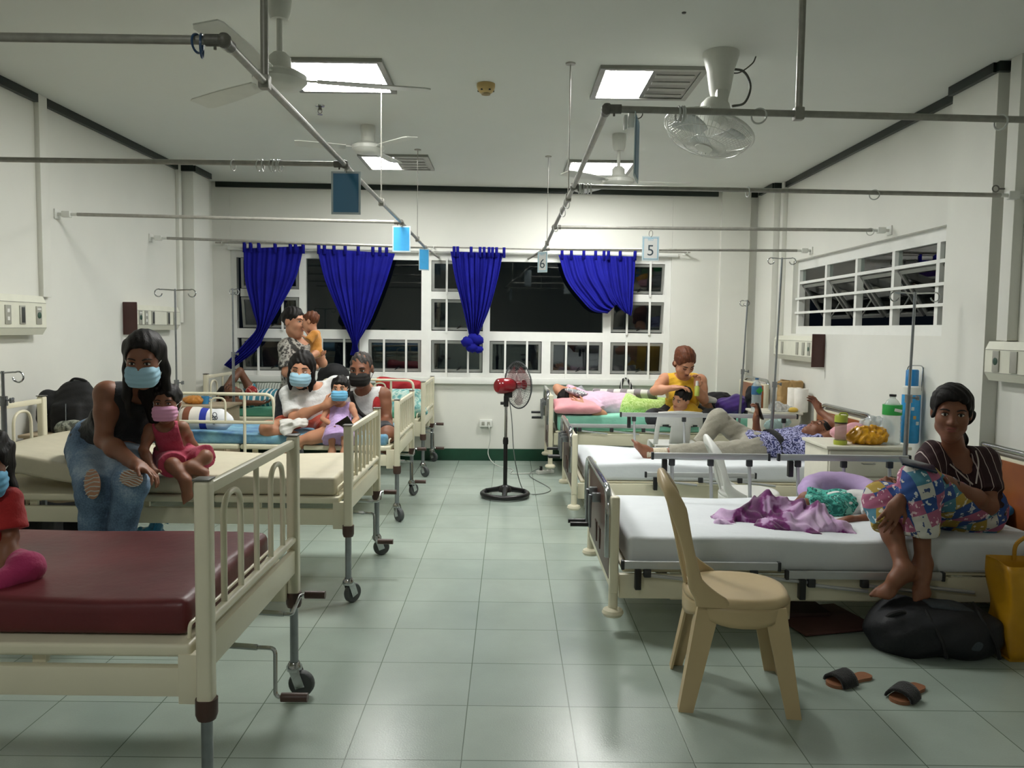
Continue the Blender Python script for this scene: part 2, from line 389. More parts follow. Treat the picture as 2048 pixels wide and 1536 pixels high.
# ---------------------------------------------------------------- curtains on the window rod
def m_curtain():
    t = NT('blue_curtain'); nz = t.noise(90, 3)
    t.l(t.ramp(t.noise(4, 3), [(.3, '10127a'), (.7, '171a8e')]), t.b.inputs['Base Color'])
    t.b.inputs['Roughness'].default_value = .8; t.b.inputs['Specular IOR Level'].default_value = .2; t.bump(nz, .12, .004)
    return finish(t, 'blue_curtain')
CURT = m_curtain()
ROFF = .11
RODZ0, RODZ1 = atb(440, 485, ROFF), atb(1375, 505, ROFF)
def rodp(px):
    k = (px - 440) / (1375 - 440); return RODZ0.lerp(RODZ1, k)
rd = thing('curtain_rod', 'thin steel curtain rod across the top of the back window', 'curtain rod', rodp(900))
MB().tube([RODZ0 + Vector((-.05, 0, 0)), RODZ1 + Vector((.03, 0, 0))], .008, 8).build('rod', PIPE, rd, world=True)
for px in (444, 862, 1374):
    p = rodp(px); q = bw(p.x, 0, p.z)
    m = MB(); m.tube([p, q], .009, 8); m.box(q + Vector((0, -.004, 0)), (.05, .012, .05), None, .003); m.ring(p, .014, .004, (1, 0, 0), 12, 6)
    m.build('bracket', WPLAS, rd, world=True)
def curtain(label, panels, tabs, amp, folds, extra=None):
    p = atb(*panels[0][0][0], ROFF)
    r = thing('curtain', label, 'curtain', p, group='blue window curtains')
    m = MB()
    for L_, R_, fo in panels:
        Lc, Rc = curve([(a, c, 0) for a, c in L_], 8), curve([(a, c, 0) for a, c in R_], 8); n = min(len(Lc), len(Rc)) - 1
        def fn(u, v):
            x = v * n; i = min(int(x), n - 1); k = x - i
            a = Lc[i].lerp(Lc[i + 1], k); c = Rc[i].lerp(Rc[i + 1], k); q = a.lerp(c, u)
            wd = max((c - a).length, 4) / 120
            ph = 2 * math.pi * fo * u + .5 * math.sin(5 * v + 3 * u)
            q = atb(q.x, q.y, ROFF - .01 + amp * (math.sin(ph) * (.45 + .55 * v) + .35 * math.sin(2.3 * ph + 1 + 2 * v)))
            return q
        m.grid(fn, 72, 40)
    if extra: extra(m)
    m.build('cloth', CURT, r, world=True, ang=80, solid=.003)
    for px in tabs:
        q = rodp(px); a = rpath([q + Vector((0, -.012, -.10)), q + Vector((0, -.014, .012)), q + Vector((0, .014, .012)), q + Vector((0, .012, -.10))], .012, 3)
        t = MB(); hw = .016
        for i in range(len(a) - 1): t.add([a[i] + Vector((-hw, 0, 0)), a[i] + Vector((hw, 0, 0)), a[i + 1] + Vector((hw, 0, 0)), a[i + 1] + Vector((-hw, 0, 0))], [(0, 1, 2, 3)])
        t.build('tab', CURT, r, world=True, solid=.003)
    return r
curtain('blue curtain at the left, swept down behind the far left bed', [([(487, 497), (490, 560), (505, 620), (513, 655), (490, 685), (448, 730)], [(608, 492), (592, 555), (560, 615), (532, 665), (512, 700), (462, 738)], 5)], [488, 500, 516, 548, 578, 588, 603], .022, 5)
curtain('blue curtain gathered to a point above the man in the black mask', [([(634, 497), (650, 560), (680, 630), (702, 680), (704, 695), (700, 710)], [(790, 507), (770, 570), (742, 640), (718, 682), (716, 697), (722, 712)], 8)], [634, 645, 664, 686, 712, 741, 755, 768], .022, 8)
def knot(m):
    for px, py, r in ((936, 684, .075), (955, 680, .07), (945, 695, .068), (957, 699, .05), (946, 676, .06)):
        c = atb(px, py, ROFF + .02)
        o = len(m.v); m.ball(c, (r, r * .8, r * .8), 18)
        for i in range(o, len(m.v)):
            v = Vector(m.v[i]); d = (v - c); m.v[i] = tuple(c + d * (1 + .09 * math.sin(d.x * 160 + d.z * 90)))
curtain('blue curtain tied in a knot at its lower end, above the pedestal fan', [([(901, 503), (910, 555), (925, 615), (937, 665), (942, 680)], [(1006, 506), (995, 560), (978, 620), (960, 662), (952, 682)], 8)], [903, 910, 937, 955, 963, 973, 980, 988, 1003], .026, 8, knot)
curtain('blue curtain looped up over itself at the right end of the window', [([(1117, 510), (1133, 560), (1163, 600), (1186, 622), (1215, 627)], [(1212, 512), (1218, 550), (1226, 575), (1232, 592), (1236, 606)], 4), ([(1202, 512), (1210, 555), (1220, 590), (1235, 612), (1250, 625)], [(1271, 513), (1269, 550), (1266, 590), (1265, 615), (1262, 632)], 3)], [1120, 1139, 1164, 1188, 1205, 1214, 1238, 1268], .026, 5)
# ---------------------------------------------------------------- ceiling: light panels, fans, sensors
def m_emit(name, col, s):
    t = NT(name); t.t.nodes.remove(t.b)
    t.l(t.n('ShaderNodeEmission', {'Color': col, 'Strength': s}).outputs[0], t.out.inputs[0]); return finish(t, name)
LIT = m_emit('lit_diffuser', (1., 1., .96, 1), LAMP)
TRAY = mat('dark_reflector', '6f6f69', .3, .7, var=.25, scale=12)
FRM = mat('light_frame', '8d8d86', .4, .4)
def troffer(x0, y0, lit, label):
    w = .635; r = thing('ceiling_light', label, 'ceiling light', (x0 + w / 2, y0 + w / 2, ZC), group='square ceiling light panels')
    f = MB(); t = .035; z0, z1 = ZC - .022, ZC + .002
    f.b2((x0, y0, z0), (x0 + w, y0 + t, z1)); f.b2((x0, y0 + w - t, z0), (x0 + w, y0 + w, z1)); f.b2((x0, y0 + t, z0), (x0 + t, y0 + w - t, z1)); f.b2((x0 + w - t, y0 + t, z0), (x0 + w, y0 + w - t, z1))
    f.build('frame', FRM, r, world=True)
    xm = x0 + w / 2
    for k, (a, c) in enumerate(((x0 + t, xm), (xm, x0 + w - t))):
        m = MB().b2((a, y0 + t, ZC - .016), (c, y0 + w - t, ZC - .006))
        if lit[k]: m.build('diffuser', LIT, r, world=True, label='lit white diffuser')
        else:
            o = m.build('louvre', TRAY, r, world=True, label='unlit grey reflector with slots')
            for j in range(4):
                y = y0 + .12 + .13 * j
                MB().b2((a + .03, y, ZC - .02), (c - .02, y + .05, ZC - .0155)).build('fin', FRM, o, world=True)
    return r
troffer(-1.392, 4.74, (1, 1), 'brightest ceiling light panel, above the near left ceiling fan')
troffer(.515, 4.8, (1, 0), 'ceiling light with its left half lit, beside the caged orbit fan')
troffer(-1.385, 7.3, (1, 0), 'ceiling light near the back with only its left half lit, behind the left aisle rail')
troffer(.515, 7.42, (1, 1), 'wide lit ceiling light panel near the back, behind the hanging right fan')
troffer(-1.39, -.75, (1, 0), 'half lit ceiling light panel behind the viewer')
FANW = mat('fan_white', 'cfd0c8', .4, var=.03)
def ceiling_fan(x, y, drop, rad, angs, label, bell=True):
    r = thing('ceiling_fan', label, 'ceiling fan', (x, y, ZC), group='three bladed ceiling fans'); zm = ZC - drop
    MB().lathe([(.0, ZC), (.055, ZC), (.058, ZC - .03), (.05, ZC - .1), (.04, ZC - .13), (.0, ZC - .13)][::-1], (x, y, 0)).build('canopy', FANW, r, world=True)
    MB().cyl((x, y, ZC - .1), (x, y, zm + .1), .014).build('downrod', FANW, r, world=True)
    MB().lathe([(0, zm - .045), (.05, zm - .045), (.1, zm - .035), (.125, zm - .01), (.125, zm + .015), (.09, zm + .035), (.055, zm + .045), (.05, zm + .1), (.03, zm + .12), (0, zm + .12)], (x, y, 0), n=32).build('motor', FANW, r, world=True)
    for a in angs:
        a = math.radians(a); R = rotm(a) @ Matrix.Rotation(.14, 3, 'X'); c = Vector((x, y, zm))
        m = MB(); m.box(c + rotm(a) @ Vector((.15, 0, .0)), (.12, .035, .006), R)
        pl = [(.17, -.045), (rad * .6, -.062), (rad - .03, -.066), (rad, -.05), (rad, .05), (rad - .03, .06), (rad * .6, .055), (.17, .04)]
        m.prism(pl, .006, R, c); m.build('blade', FANW, r, world=True)
    return r
ceiling_fan(-1.087, 3.83, .40, .70, (12, 141, 263), 'large white ceiling fan on a long rod, nearest the viewer')
ceiling_fan(-1.11, 6.3, .17, .55, (75, 195, 315), 'small white ceiling fan close under the ceiling, in front of the half lit panel')
ceiling_fan(.852, 6.46, .37, .57, (1, 120, 218), 'white ceiling fan on a rod at the back right')
# caged orbit fan
ob = thing('orbit_fan', 'white caged orbit fan tilted under the ceiling at the right', 'fan', (1.16, 4.57, ZC))
oc = Vector((1.16, 4.57, ZC))
MB().lathe([(0, ZC - .26), (.045, ZC - .26), (.06, ZC - .2), (.075, ZC - .1), (.1, ZC - .02), (.1, ZC), (0, ZC)], (1.16, 4.57, 0)).build('mount', FANW, ob, world=True)
ax = Vector((-.28, -.14, -.93)).normalized(); hub = Vector((1.13, 4.56, ZC - .33)); cc = hub + ax * .13
m = MB(); m.lathe([(0, -.06), (.07, -.06), (.085, -.03), (.085, .04), (.05, .07), (0, .07)], hub, ax); m.box(hub + Vector((.03, 0, .06)), (.07, .12, .12), None, .02); m.build('motor', FANW, ob, world=True)
CAGE = mat('cage_wire', 'c9cac4', .35, .3)
F = frame(ax); cg = MB()
for k in range(60):
    a = 2 * math.pi * k / 60; d = F @ Vector((math.cos(a), math.sin(a), 0))
    cg.tube([cc - ax * .09 + d * .06, cc - ax * .075 + d * .17, cc - ax * .02 + d * .245, cc + ax * .03 + d * .22, cc + ax * .07 + d * .13, cc + ax * .08 + d * .045], .0016, 4, caps=False)
for rr, o in ((.245, -.02), (.17, -.075), (.2, .045), (.12, .073)): cg.ring(cc + ax * o, rr, .004 if rr == .245 else .0018, ax, 40, 6)
cg.ring(cc - ax * .02, .247, .009, ax, 48, 8)
cgo = cg.build('cage', CAGE, ob, world=True)
MB().lathe([(0, 0), (.05, 0), (.048, .008), (0, .01)], cc + ax * .078, ax).build('badge', FANW, cgo, world=True)
for k in range(3):
    a = 2 * math.pi * k / 3 + .4
    def fb(u, v):
        rr = .035 + .17 * u; t = a + (v - .5) * (1.15 - .2 * u) + .25 * u
        return cc + F @ Vector((rr * math.cos(t), rr * math.sin(t), .03 * (v - .5)))
    MB().grid(fb, 8, 8).build('blade', mat('fan_blade_grey', 'aeb3b1', .4), ob, world=True, solid=.003)
MB().tube(curve([oc + Vector((.05, .02, -.08)), oc + Vector((.13, .0, -.1)), oc + Vector((.17, 0, -.18)), oc + Vector((.14, 0, -.27)), oc + Vector((.07, 0, -.29))], 6), .007, 8).build('cable', mat('grey_cable', '54554f', .5), ob, world=True)
MB().tube(curve([oc + Vector((.05, .05, -.09)), oc + Vector((.12, .05, -.09)), oc + Vector((.19, .05, -.04)), oc + Vector((.21, .05, 0))], 6), .004, 8).build('supply_wire', mat('grey_cable', '54554f', .5), ob, world=True)
# smoke detector, sprinkler, hole plug
p = atz(972, 168, ZC)
sd = thing('smoke_detector', 'yellowed round smoke detector on the ceiling', 'smoke detector', p)
YEL = mat('yellowed_plastic', 'b69c63', .5)
MB().lathe([(0, 0), (.058, 0), (.058, .02), (.05, .045), (.034, .058), (0, .058)], p, (0, 0, -1)).build('body', YEL, sd, world=True)
MB().lathe([(0, 0), (.03, 0), (.028, .012), (0, .016)], p + Vector((0, 0, -.055)), (0, 0, -1)).build('sensor_cap', mat('sensor_cap', '8b7a52', .5), sd, world=True)
for k in range(6):
    a = k * math.pi / 3; MB().box(p + Vector((.047 * math.cos(a), .047 * math.sin(a), -.045)), (.012, .012, .008), rotm(a)).build('vent', BLACK, sd, world=True)
p = atz(640, 211, ZC); sp = thing('sprinkler', 'small metal fire sprinkler hanging from the ceiling behind the near fan', 'sprinkler', p)
MB().lathe([(0, 0), (.035, 0), (.03, .008), (0, .01)], p, (0, 0, -1)).build('escutcheon', CHROME, sp, world=True)
m = MB(); m.cyl(p, p + Vector((0, 0, -.03)), .012); m.tube([p + Vector((-.012, 0, -.025)), p + Vector((-.014, 0, -.045)), p + Vector((0, 0, -.06))], .003, 6); m.tube([p + Vector((.012, 0, -.025)), p + Vector((.014, 0, -.045)), p + Vector((0, 0, -.06))], .003, 6); m.build('frame', PIPED, sp, world=True)
MB().lathe([(0, 0), (.018, 0), (.018, .002), (0, .002)], p + Vector((0, 0, -.062)), (0, 0, -1)).build('deflector', CHROME, sp, world=True)
p = atz(1368, 25, ZC); solo(MB().lathe([(0, 0), (.011, 0), (.01, .004), (0, .005)], p, (0, 0, -1)), 'ceiling_plug', BLACK, 'small dark round plug in the ceiling above the orbit fan', 'plug', origin=p)

# ---------------------------------------------------------------- ward curtain rails
ZR = 2.257
LR = [(-.79, 2.25), (-.80, 3.9), (-.81, 5.98), (-.825, 7.82), (-.79, 8.9)]
RR = [(.334, 2.875), (.34, 4.41), (.332, 6.15), (.33, 7.82), (.2, 8.93)]
def railset(side, pts, wallpts, name_label):
    r = thing('curtain_rail', name_label, 'curtain rail', (pts[0][0], pts[0][1], ZR))
    P = [Vector((x, y, ZR)) for x, y in pts]
    MB().tube(P, .0125, 12).build('aisle_rail', PIPE, r, world=True)
    for p, q in zip(P, wallpts):
        q = Vector((q[0], q[1], ZR)); MB().tube([p, q], .0125 if q.x < XL + 1 or q.x > 2 else .0125, 12).build('cross_rail', PIPE, r, world=True)
    for p in P[:-1]:
        m = MB(); m.ball(p, .021, 12); d = .05 * (-1 if side < 0 else 1)
        m.cyl(p, p + Vector((d, 0, 0)), .0165, n=12); m.cyl(p, p + Vector((0, .05, 0)), .0165, n=12); m.cyl(p + Vector((d * .5, 0, 0)), p + Vector((d * .5, 0, -.025)), .004, n=6); m.build('elbow', PIPED, r, world=True)
    for q in wallpts[(1 if side > 0 else 2):]:
        q = Vector((q[0], q[1], ZR)); s = .12 * (1 if side < 0 else -1); w = XL if side < 0 else XR
        m = MB(); m.cyl(q, Vector((w, q.y, ZR)), .011, n=10); m.box((q + Vector((w, q.y, ZR))) / 2, (.06, .04, .045), None, .006); m.box((w + (.006 if side < 0 else -.006), q.y, ZR), (.012, .07, .07), None, .003); m.build('wall_bracket', WPLAS, r, world=True)
    return r
lw_ = [(-3.6, 2.25), (-3.5, 3.9), (-3.1, 5.8), (-3.1, 7.3)]
lw_[0] = (XL, 2.25); lw_[1] = (XL, 3.9)
rl = railset(-1, LR, lw_, 'steel curtain rail frame over the left row of beds')
rw_ = [(XR, 2.98), (2.72, 4.5), (2.72, 6.08), (2.72, 7.65)]
rr_ = railset(1, RR, rw_, 'steel curtain rail frame over the right row of beds')
def hanger(root, x, y, rad, m_):
    m = MB(); m.cyl((x, y, ZR), (x, y, ZC), rad, n=10); m.lathe([(0, 0), (.03, 0), (.028, .008), (0, .01)], (x, y, ZC), (0, 0, -1), 16); m.box((x, y, ZR), (.035, .035, .045), None, .006)
    m.build('ceiling_hanger', m_, root, world=True)
hanger(rl, -.792, 2.62, .0125, PIPE); hanger(rl, -.807, 5.05, .004, PIPE); hanger(rl, -.818, 7.1, .003, PIPE)
hanger(rr_, 1.02, 2.905, .0125, PIPE); hanger(rr_, .337, 4.78, .004, PIPE); hanger(rr_, .331, 7.3, .003, PIPE)
# loose curtain rings: each is a thing of its own
CLEAR = mat('clear_plastic_ring', 'c4c6c2', .25, var=.03); BLUEP = mat('blue_plastic_ring', '27476e', .35)
def cring(p, axis, m_, label, rad=.026, group='curtain rings on the rails', drop=None):
    p = Vector(p); c = p + Vector((0, 0, -rad + .0145))
    solo(MB().ring(c, rad, .0035, axis, 20, 6), 'curtain_ring', m_, label, 'curtain ring', group=group, origin=c)
def onrail(a, b, px):
    a = Vector((a[0], a[1], ZR)); b = Vector((b[0], b[1], ZR)); best = min(range(401), key=lambda i: abs(pxof(a.lerp(b, i / 400)) - px)); return a.lerp(b, best / 400)
def pxof(p):
    q = Vector(p) - Vector((0, 0, CAMH)); return 1024 + FPX * q.dot(_r) / q.dot(_f)
q = onrail(LR[0], lw_[0], 398); 
for k, rad in ((0, .030), (1, .024)): cring(q + Vector((.006 - .012 * k, 0, 0)), (1, .25 - .5 * k, 0), BLUEP, ('larger' if k == 0 else 'smaller') + ' blue plastic ring tied on the near left rail end', rad, 'blue rings on the near left rail')
for px in (466, 517, 526, 543, 549, 555, 562): cring(onrail(LR[1], lw_[1], px), (1, random.uniform(-.25, .25), 0), CLEAR, 'clear plastic curtain ring on the second left cross rail', group='clear rings on the second left cross rail')
cring(onrail(RR[0], rw_[0], 1517), (.5, 1, 0), CLEAR, 'white plastic ring hanging on the near right rail, beside the orbit fan')
cring(onrail(RR[0], rw_[0], 2003), (1, .4, 0), CLEAR, 'white plastic ring on the near right rail by the right column')
for px in (1357, 1362, 1368): cring(onrail(RR[0], rw_[0], px), (1, .1, 0), CLEAR, 'white plastic ring bunched on the near right rail in front of the orbit fan cage', group='three bunched white rings')
for px in (1158, 1163, 1168, 1176, 1183): cring(onrail(RR[1], rw_[1], px), (1, random.uniform(-.2, .2), 0), CLEAR, 'white plastic ring bunched at the aisle end of the second right rail', group='white rings at the second right rail')
cring(onrail(RR[1], rw_[1], 1496), (1, .1, 0), CLEAR, 'white plastic ring alone on the second right rail, left of the corner pier')
cring(onrail(RR[1], rw_[1], 1748), (.6, 1, 0), CLEAR, 'white plastic ring on the second right rail above the barred window')
cring(onrail(RR[2], rw_[2], 1740), (.6, 1, 0), CLEAR, 'white plastic ring at the wall end of the third right rail')
for px, lb in ((1128, 'upper'), (1119, 'middle'), (1106, 'lower')):
    y = {1128: 4.9, 1119: 5.25, 1106: 6.05}[px]; cring((.337, y, ZR), (.9, .5, .2), CLEAR, lb + ' white plastic ring on the right aisle rail', .03, 'rings on the right aisle rail')
# small screw hook on the right wall
h = thing('wall_hook', 'small dark screw hook on the right wall above the second rail', 'hook', (XR, 4.42, 2.30))
p = atx(2030, 378, XR); h.location = p; ORG[h.name] = p
m = MB(); m.lathe([(0, 0), (.022, 0), (.018, .012), (0, .014)], p, (-1, 0, 0), 12); m.build('base', PIPED, h, world=True)
m = MB(); m.cyl(p, p + Vector((-.09, 0, 0)), .005, n=8); m.ring(p + Vector((-.11, 0, 0)), .018, .004, (0, 1, 0), 14, 6); m.build('eye_screw', PIPED, h, world=True)

# ---------------------------------------------------------------- hanging bed signs
LAM = mat('laminate_edge', 'bccbd0', .25, var=.03)
SB = mat('deep_blue_sign', '3a7ba4', .35, var=.05, scale=6); SB2 = mat('sky_blue_sign', '42a0d8', .3, var=.08, scale=9); SP = mat('sign_paper', 'cccdca', .4, var=.02); INK = mat('sign_ink', '34424a', .6)
SBL = mat('sign_blue_border', '7fb0c6', .4)
def sign(c, w, h, rz, face, label, txt=None, ringed=True, rad=.02):
    c = Vector(c); r = thing('bed_sign', label, 'sign', c + Vector((0, 0, h / 2)), group='hanging bed signs'); R = rotm(rz)
    MB().box(c, (w, .004, h), R, .001, 1).build('laminate', LAM, r, world=True)
    MB().box(c + R @ Vector((0, -.0025, 0)), (w * .86, .002, h * .9), R).build('card', face, r, world=True)
    if txt:
        RT = R @ Matrix.Rotation(math.pi / 2, 3, 'X')
        text(txt, h * .62, INK, r, c + R @ Vector((0, -.004, -h * .1)), RT, 'numeral', bold=0)
        text('BED', h * .13, SBL, r, c + R @ Vector((0, -.004, h * .36)), RT, 'lettering')
        m = MB(); t = .005
        for a in ((0, h * .45 - t, w * .86, t), (0, -h * .45 + t, w * .86, t)): m.box(c + R @ Vector((a[0], -.004, a[1])), (a[2], .001, a[3]), R)
        for sx in (-1, 1): m.box(c + R @ Vector((sx * (w * .43 - t / 2), -.004, 0)), (t, .001, h * .9), R)
        m.build('border', SBL, r, world=True)
    MB().ring(c + Vector((0, 0, h / 2 + rad - .006)), rad, .002, R @ Vector((.9, .4, 0)), 16, 5).build('hanging_ring', PIPED, r, world=True)
    return r
sign(at(692, 386, 3.92) , .142, .205, 0, SB, 'dark blue hanging sign in a pale sleeve, nearest on the left aisle rail')
sign(at(803, 478, 5.97), .135, .19, 0, SB2, 'sky blue hanging sign, second on the left aisle rail')
sign(at(848, 519, 7.8), .105, .21, .45, SB2, 'narrow sky blue hanging sign at the far end of the left aisle rail')
sign(at(1273, 297, 2.9), .16, .22, 1.33, SB, 'blue hanging sign turned edge on under the near right rail')
sign(at(1301, 497, 6.14), .13, .185, 0, SP, 'white hanging sign with numeral five above the back window', '5', rad=.025)
sign(at(1085, 524, 7.78), .105, .2, -.5, SP, 'white hanging sign with numeral six at the end of the right aisle rail', '6')
# clips holding the turned sign
pc = at(1262, 240, 2.895); solo(MB().box(pc, (.02, .03, .06), None, .004).box(pc + Vector((-.02, 0, -.01)), (.012, .03, .05), None, .003), 'plastic_clip', WPLAS, 'white plastic clip above the turned blue sign', 'clip')
# ---------------------------------------------------------------- beds
CREAM = mat('cream_bed_paint', 'ded8bf', .38, var=.03, scale=5); BROWN = mat('brown_plastic_collar', '4a332b', .45); STEEL = mat('galvanised_leg', '8f9396', .33, .85, var=.08, scale=30)
RUBBER = mat('grey_caster_rubber', '4c4f50', .6); ALUR = mat('side_rail_aluminium', 'b9bbbc', .35, .3, var=.03); DGREY = mat('dark_grip', '2b2d30', .5)
WOODP = mat('wood_laminate', '8a4c25', .35, var=.18, scale=5); WALNUT = mat('dark_laminate', '4a2a20', .4, var=.15, scale=6); BEIGE = mat('beige_vinyl_mattress', 'c4bda6', .45, var=.04, bump=.05, bscale=40)
def m_maroon():
    t = NT('maroon_vinyl'); n = t.noise(3, 4)
    t.l(t.ramp(n, [(.3, '4f161b'), (.7, '662327')]), t.b.inputs['Base Color']); t.l(t.n('ShaderNodeMapRange', {'Value': n, 'To Min': .3, 'To Max': .5}).outputs[0], t.b.inputs['Roughness'])
    t.bump(t.noise(9, 5), .25, .012); return finish(t, 'maroon_vinyl')
MAROON = m_maroon()
def local(root): return root
def caster(par, x, y, ztop, rz):
    """leg tube with collar and swivel caster, local to bed"""
    MB().cyl((x, y, ztop), (x, y, .13), .0165, n=14).build('leg_tube', STEEL, par)
    MB().lathe([(0, ztop - .06), (.026, ztop - .06), (.031, ztop - .045), (.031, ztop), (0, ztop)], (x, y, 0), n=14).build('collar', BROWN, par, label='brown plastic collar')
    R = rotm(rz); m = MB(); m.lathe([(0, .105), (.03, .105), (.032, .12), (.02, .14), (0, .14)], (x, y, 0), n=14)
    for s in (-1, 1): m.box(Vector((x, y, .075)) + R @ Vector((.018, s * .021, 0)), (.04, .004, .075), R @ Matrix.Rotation(-.35, 3, 'Y'), .001)
    m.build('caster_fork', CHROME, par)
    c = Vector((x, y, .052)) + R @ Vector((.03, 0, 0)); a = R @ Vector((0, 1, 0))
    m = MB(); m.lathe([(0, -.015), (.03, -.015), (.047, -.016), (.052, -.009), (.052, .009), (.047, .016), (.03, .015), (0, .015)], c, a, 24); m.build('caster_wheel', RUBBER, par)
    MB().lathe([(0, -.019), (.012, -.019), (.012, .019), (0, .019)], c, a, 12).build('axle', CHROME, par)
def endboard(root, name, x, Wd, ztop, spindles, hoops, zl=.64, panel=(.505, .60), aisle=-1):
    h = Wd / 2; m = MB()
    for s in (-1, 1): m.b2((x - .022, s * h - s * .0 - .024, .41), (x + .022, s * h + .024, ztop), .012, 3)
    m.b2((x - .013, -h, ztop - .045), (x + .013, h, ztop - .012), .008)
    m.tube([(x, -h, zl), (x, h, zl)], .0165, 12)
    m.b2((x - .012, -h, panel[0]), (x + .012, h, panel[1]), .006)
    o = m.build(name, CREAM, root)
    for s in (-1, 1): MB().b2((x - .024, s * h - .026, ztop), (x + .024, s * h + .026, ztop + .006), .004).build('post_cap', PIPED, o, label='dark cap on the post')
    def vt(y, z1): return MB().tube([(x, y, zl), (x, y, z1)], .0095, 10)
    for y in spindles: vt(y, ztop - .04).build('spindle', CREAM, o)
    for y, w in hoops:
        MB().tube(rpath([(x, y - w, zl), (x, y - w, ztop - .075), (x, y + w, ztop - .075), (x, y + w, zl)], w * .99, 8), .0095, 10).build('hoop', CREAM, o)
    return o
def leftbed(yc, ztop, hoopy, label, rail=(), crank_out=True, name='hospital_bed'):
    """local x: 0 at the foot end, grows towards the head end (left wall)"""
    Wd, L = .92, 2.15; h = Wd / 2
    r = thing(name, label, 'hospital bed', (-.845, yc, 0), math.pi, 'cream crank beds on the left')
    sp, hp = ([0], [(-.235, .075), (.235, .075)]) if hoopy else ([-.36 + .12 * i for i in range(7)], [])
    fo = endboard(r, 'footboard', 0, Wd, ztop, sp, hp); hd = endboard(r, 'headboard', L, Wd, ztop + .05, [0], [(-.25, .09), (.25, .09)])
    for x, b_ in ((0, fo), (L, hd)):
        for s in (-1, 1):
            lg = MB().cyl((x, s * h, .43), (x, s * h, .39), .02).build('leg', STEEL, r); caster(lg, x, s * h, .425, random.uniform(2.2, 4.2))
    for s in (-1, 1):
        m = MB(); m.b2((.03, s * (h - .03) - .016, .42), (L - .03, s * (h - .03) + .016, .505), .005)
        m.b2((.02, s * (h - .03) - .02, .40), (.085, s * (h - .03) + .02, .545), .004); m.b2((L - .085, s * (h - .03) - .02, .40), (L - .02, s * (h - .03) + .02, .545), .004)
        o = m.build('side_beam', CREAM, r)
        for x in (.5, 1.1, 1.7): MB().b2((x - .02, s * (h - .06) - .012, .5), (x + .02, s * (h - .06) + .012, .545), .003).build('support_lug', CREAM, o)
    m = MB()
    for xa, xb, z in ((.05, .72, .56), (.74, 1.2, .56), (1.22, L - .04, .56)):
        m.b2((xa, -h + .015, z - .025), (xb, h - .015, z + .012), .012, 3)
    m.build('mattress_platform', CREAM, r)
    m = MB(); m.tube(rpath([(.07, -h + .06, .575), (.07, -h + .06, .615), (.07, h - .06, .615), (.07, h - .06, .575)], .03, 4), .006, 8); m.build('mattress_stop', CREAM, r)
    for i, y in enumerate((-.0, -.32)):
        s = 0 if (crank_out and i == 0) else 1; d = -1
        m = MB(); m.tube([(.25, y, .40), (-.0, y, .385)], .011, 8)
        if i == 0: m.tube(rpath([(.0, y, .385), (-.06, y, .383), (-.065, y + .02, .22), (-.14, y + .02, .22)], .02, 4), .0075, 8)
        else: m.tube(rpath([(.0, y, .385), (-.03, y, .383), (-.03, y - .12, .42), (-.1, y - .12, .42)], .02, 4), .0075, 8)
        o = m.build('crank', CHROME, r)
        (MB().cyl((-.085, y + .02, .22), (-.175, y + .02, .22), .0155) if i == 0 else MB().cyl((-.05, y - .12, .42), (-.13, y - .12, .42), .0155)).build('crank_grip', BROWN, o, label='brown crank grip')
    for s, x0, x1, zt, zb in rail:
        y = s * (h + .0); m = MB()
        m.tube(rpath([(x0, y, zb), (x0, y, zt), (x1, y, zt), (x1, y, zb), (x0, y, zb)], .07, 5)[:-1], .013, 10, closed=True)
        for x in (x0 + .22, x1 - .22): m.tube([(x, y, zt), (x, y, .5)], .0115, 10)
        o = m.build('side_rail', CREAM, r)
        xm = (x0 + x1) / 2 - .0
        for xx in (xm - .12, xm + .25):
            MB().tube(rpath([(xx - .055, y, zb), (xx - .055, y, zt - .03), (xx + .055, y, zt - .03), (xx + .055, y, zb)], .05, 6), .008, 8).build('hoop', CREAM, o)
    return r
leftbed(2.665, 1.05, True, 'cream slatted bed with maroon mattress, nearest on the left')
leftbed(4.665, .96, False, 'cream slatted bed with bare beige mattress where the woman in jeans sits')
leftbed(6.52, .93, False, 'cream slatted bed with blue sheet holding the masked family', rail=[(1, .94, 2.02, .96, .745)])
leftbed(8.37, .945, False, 'cream slatted bed with green sheet in the far left corner', rail=[(1, .1, 1.0, .96, .76)])
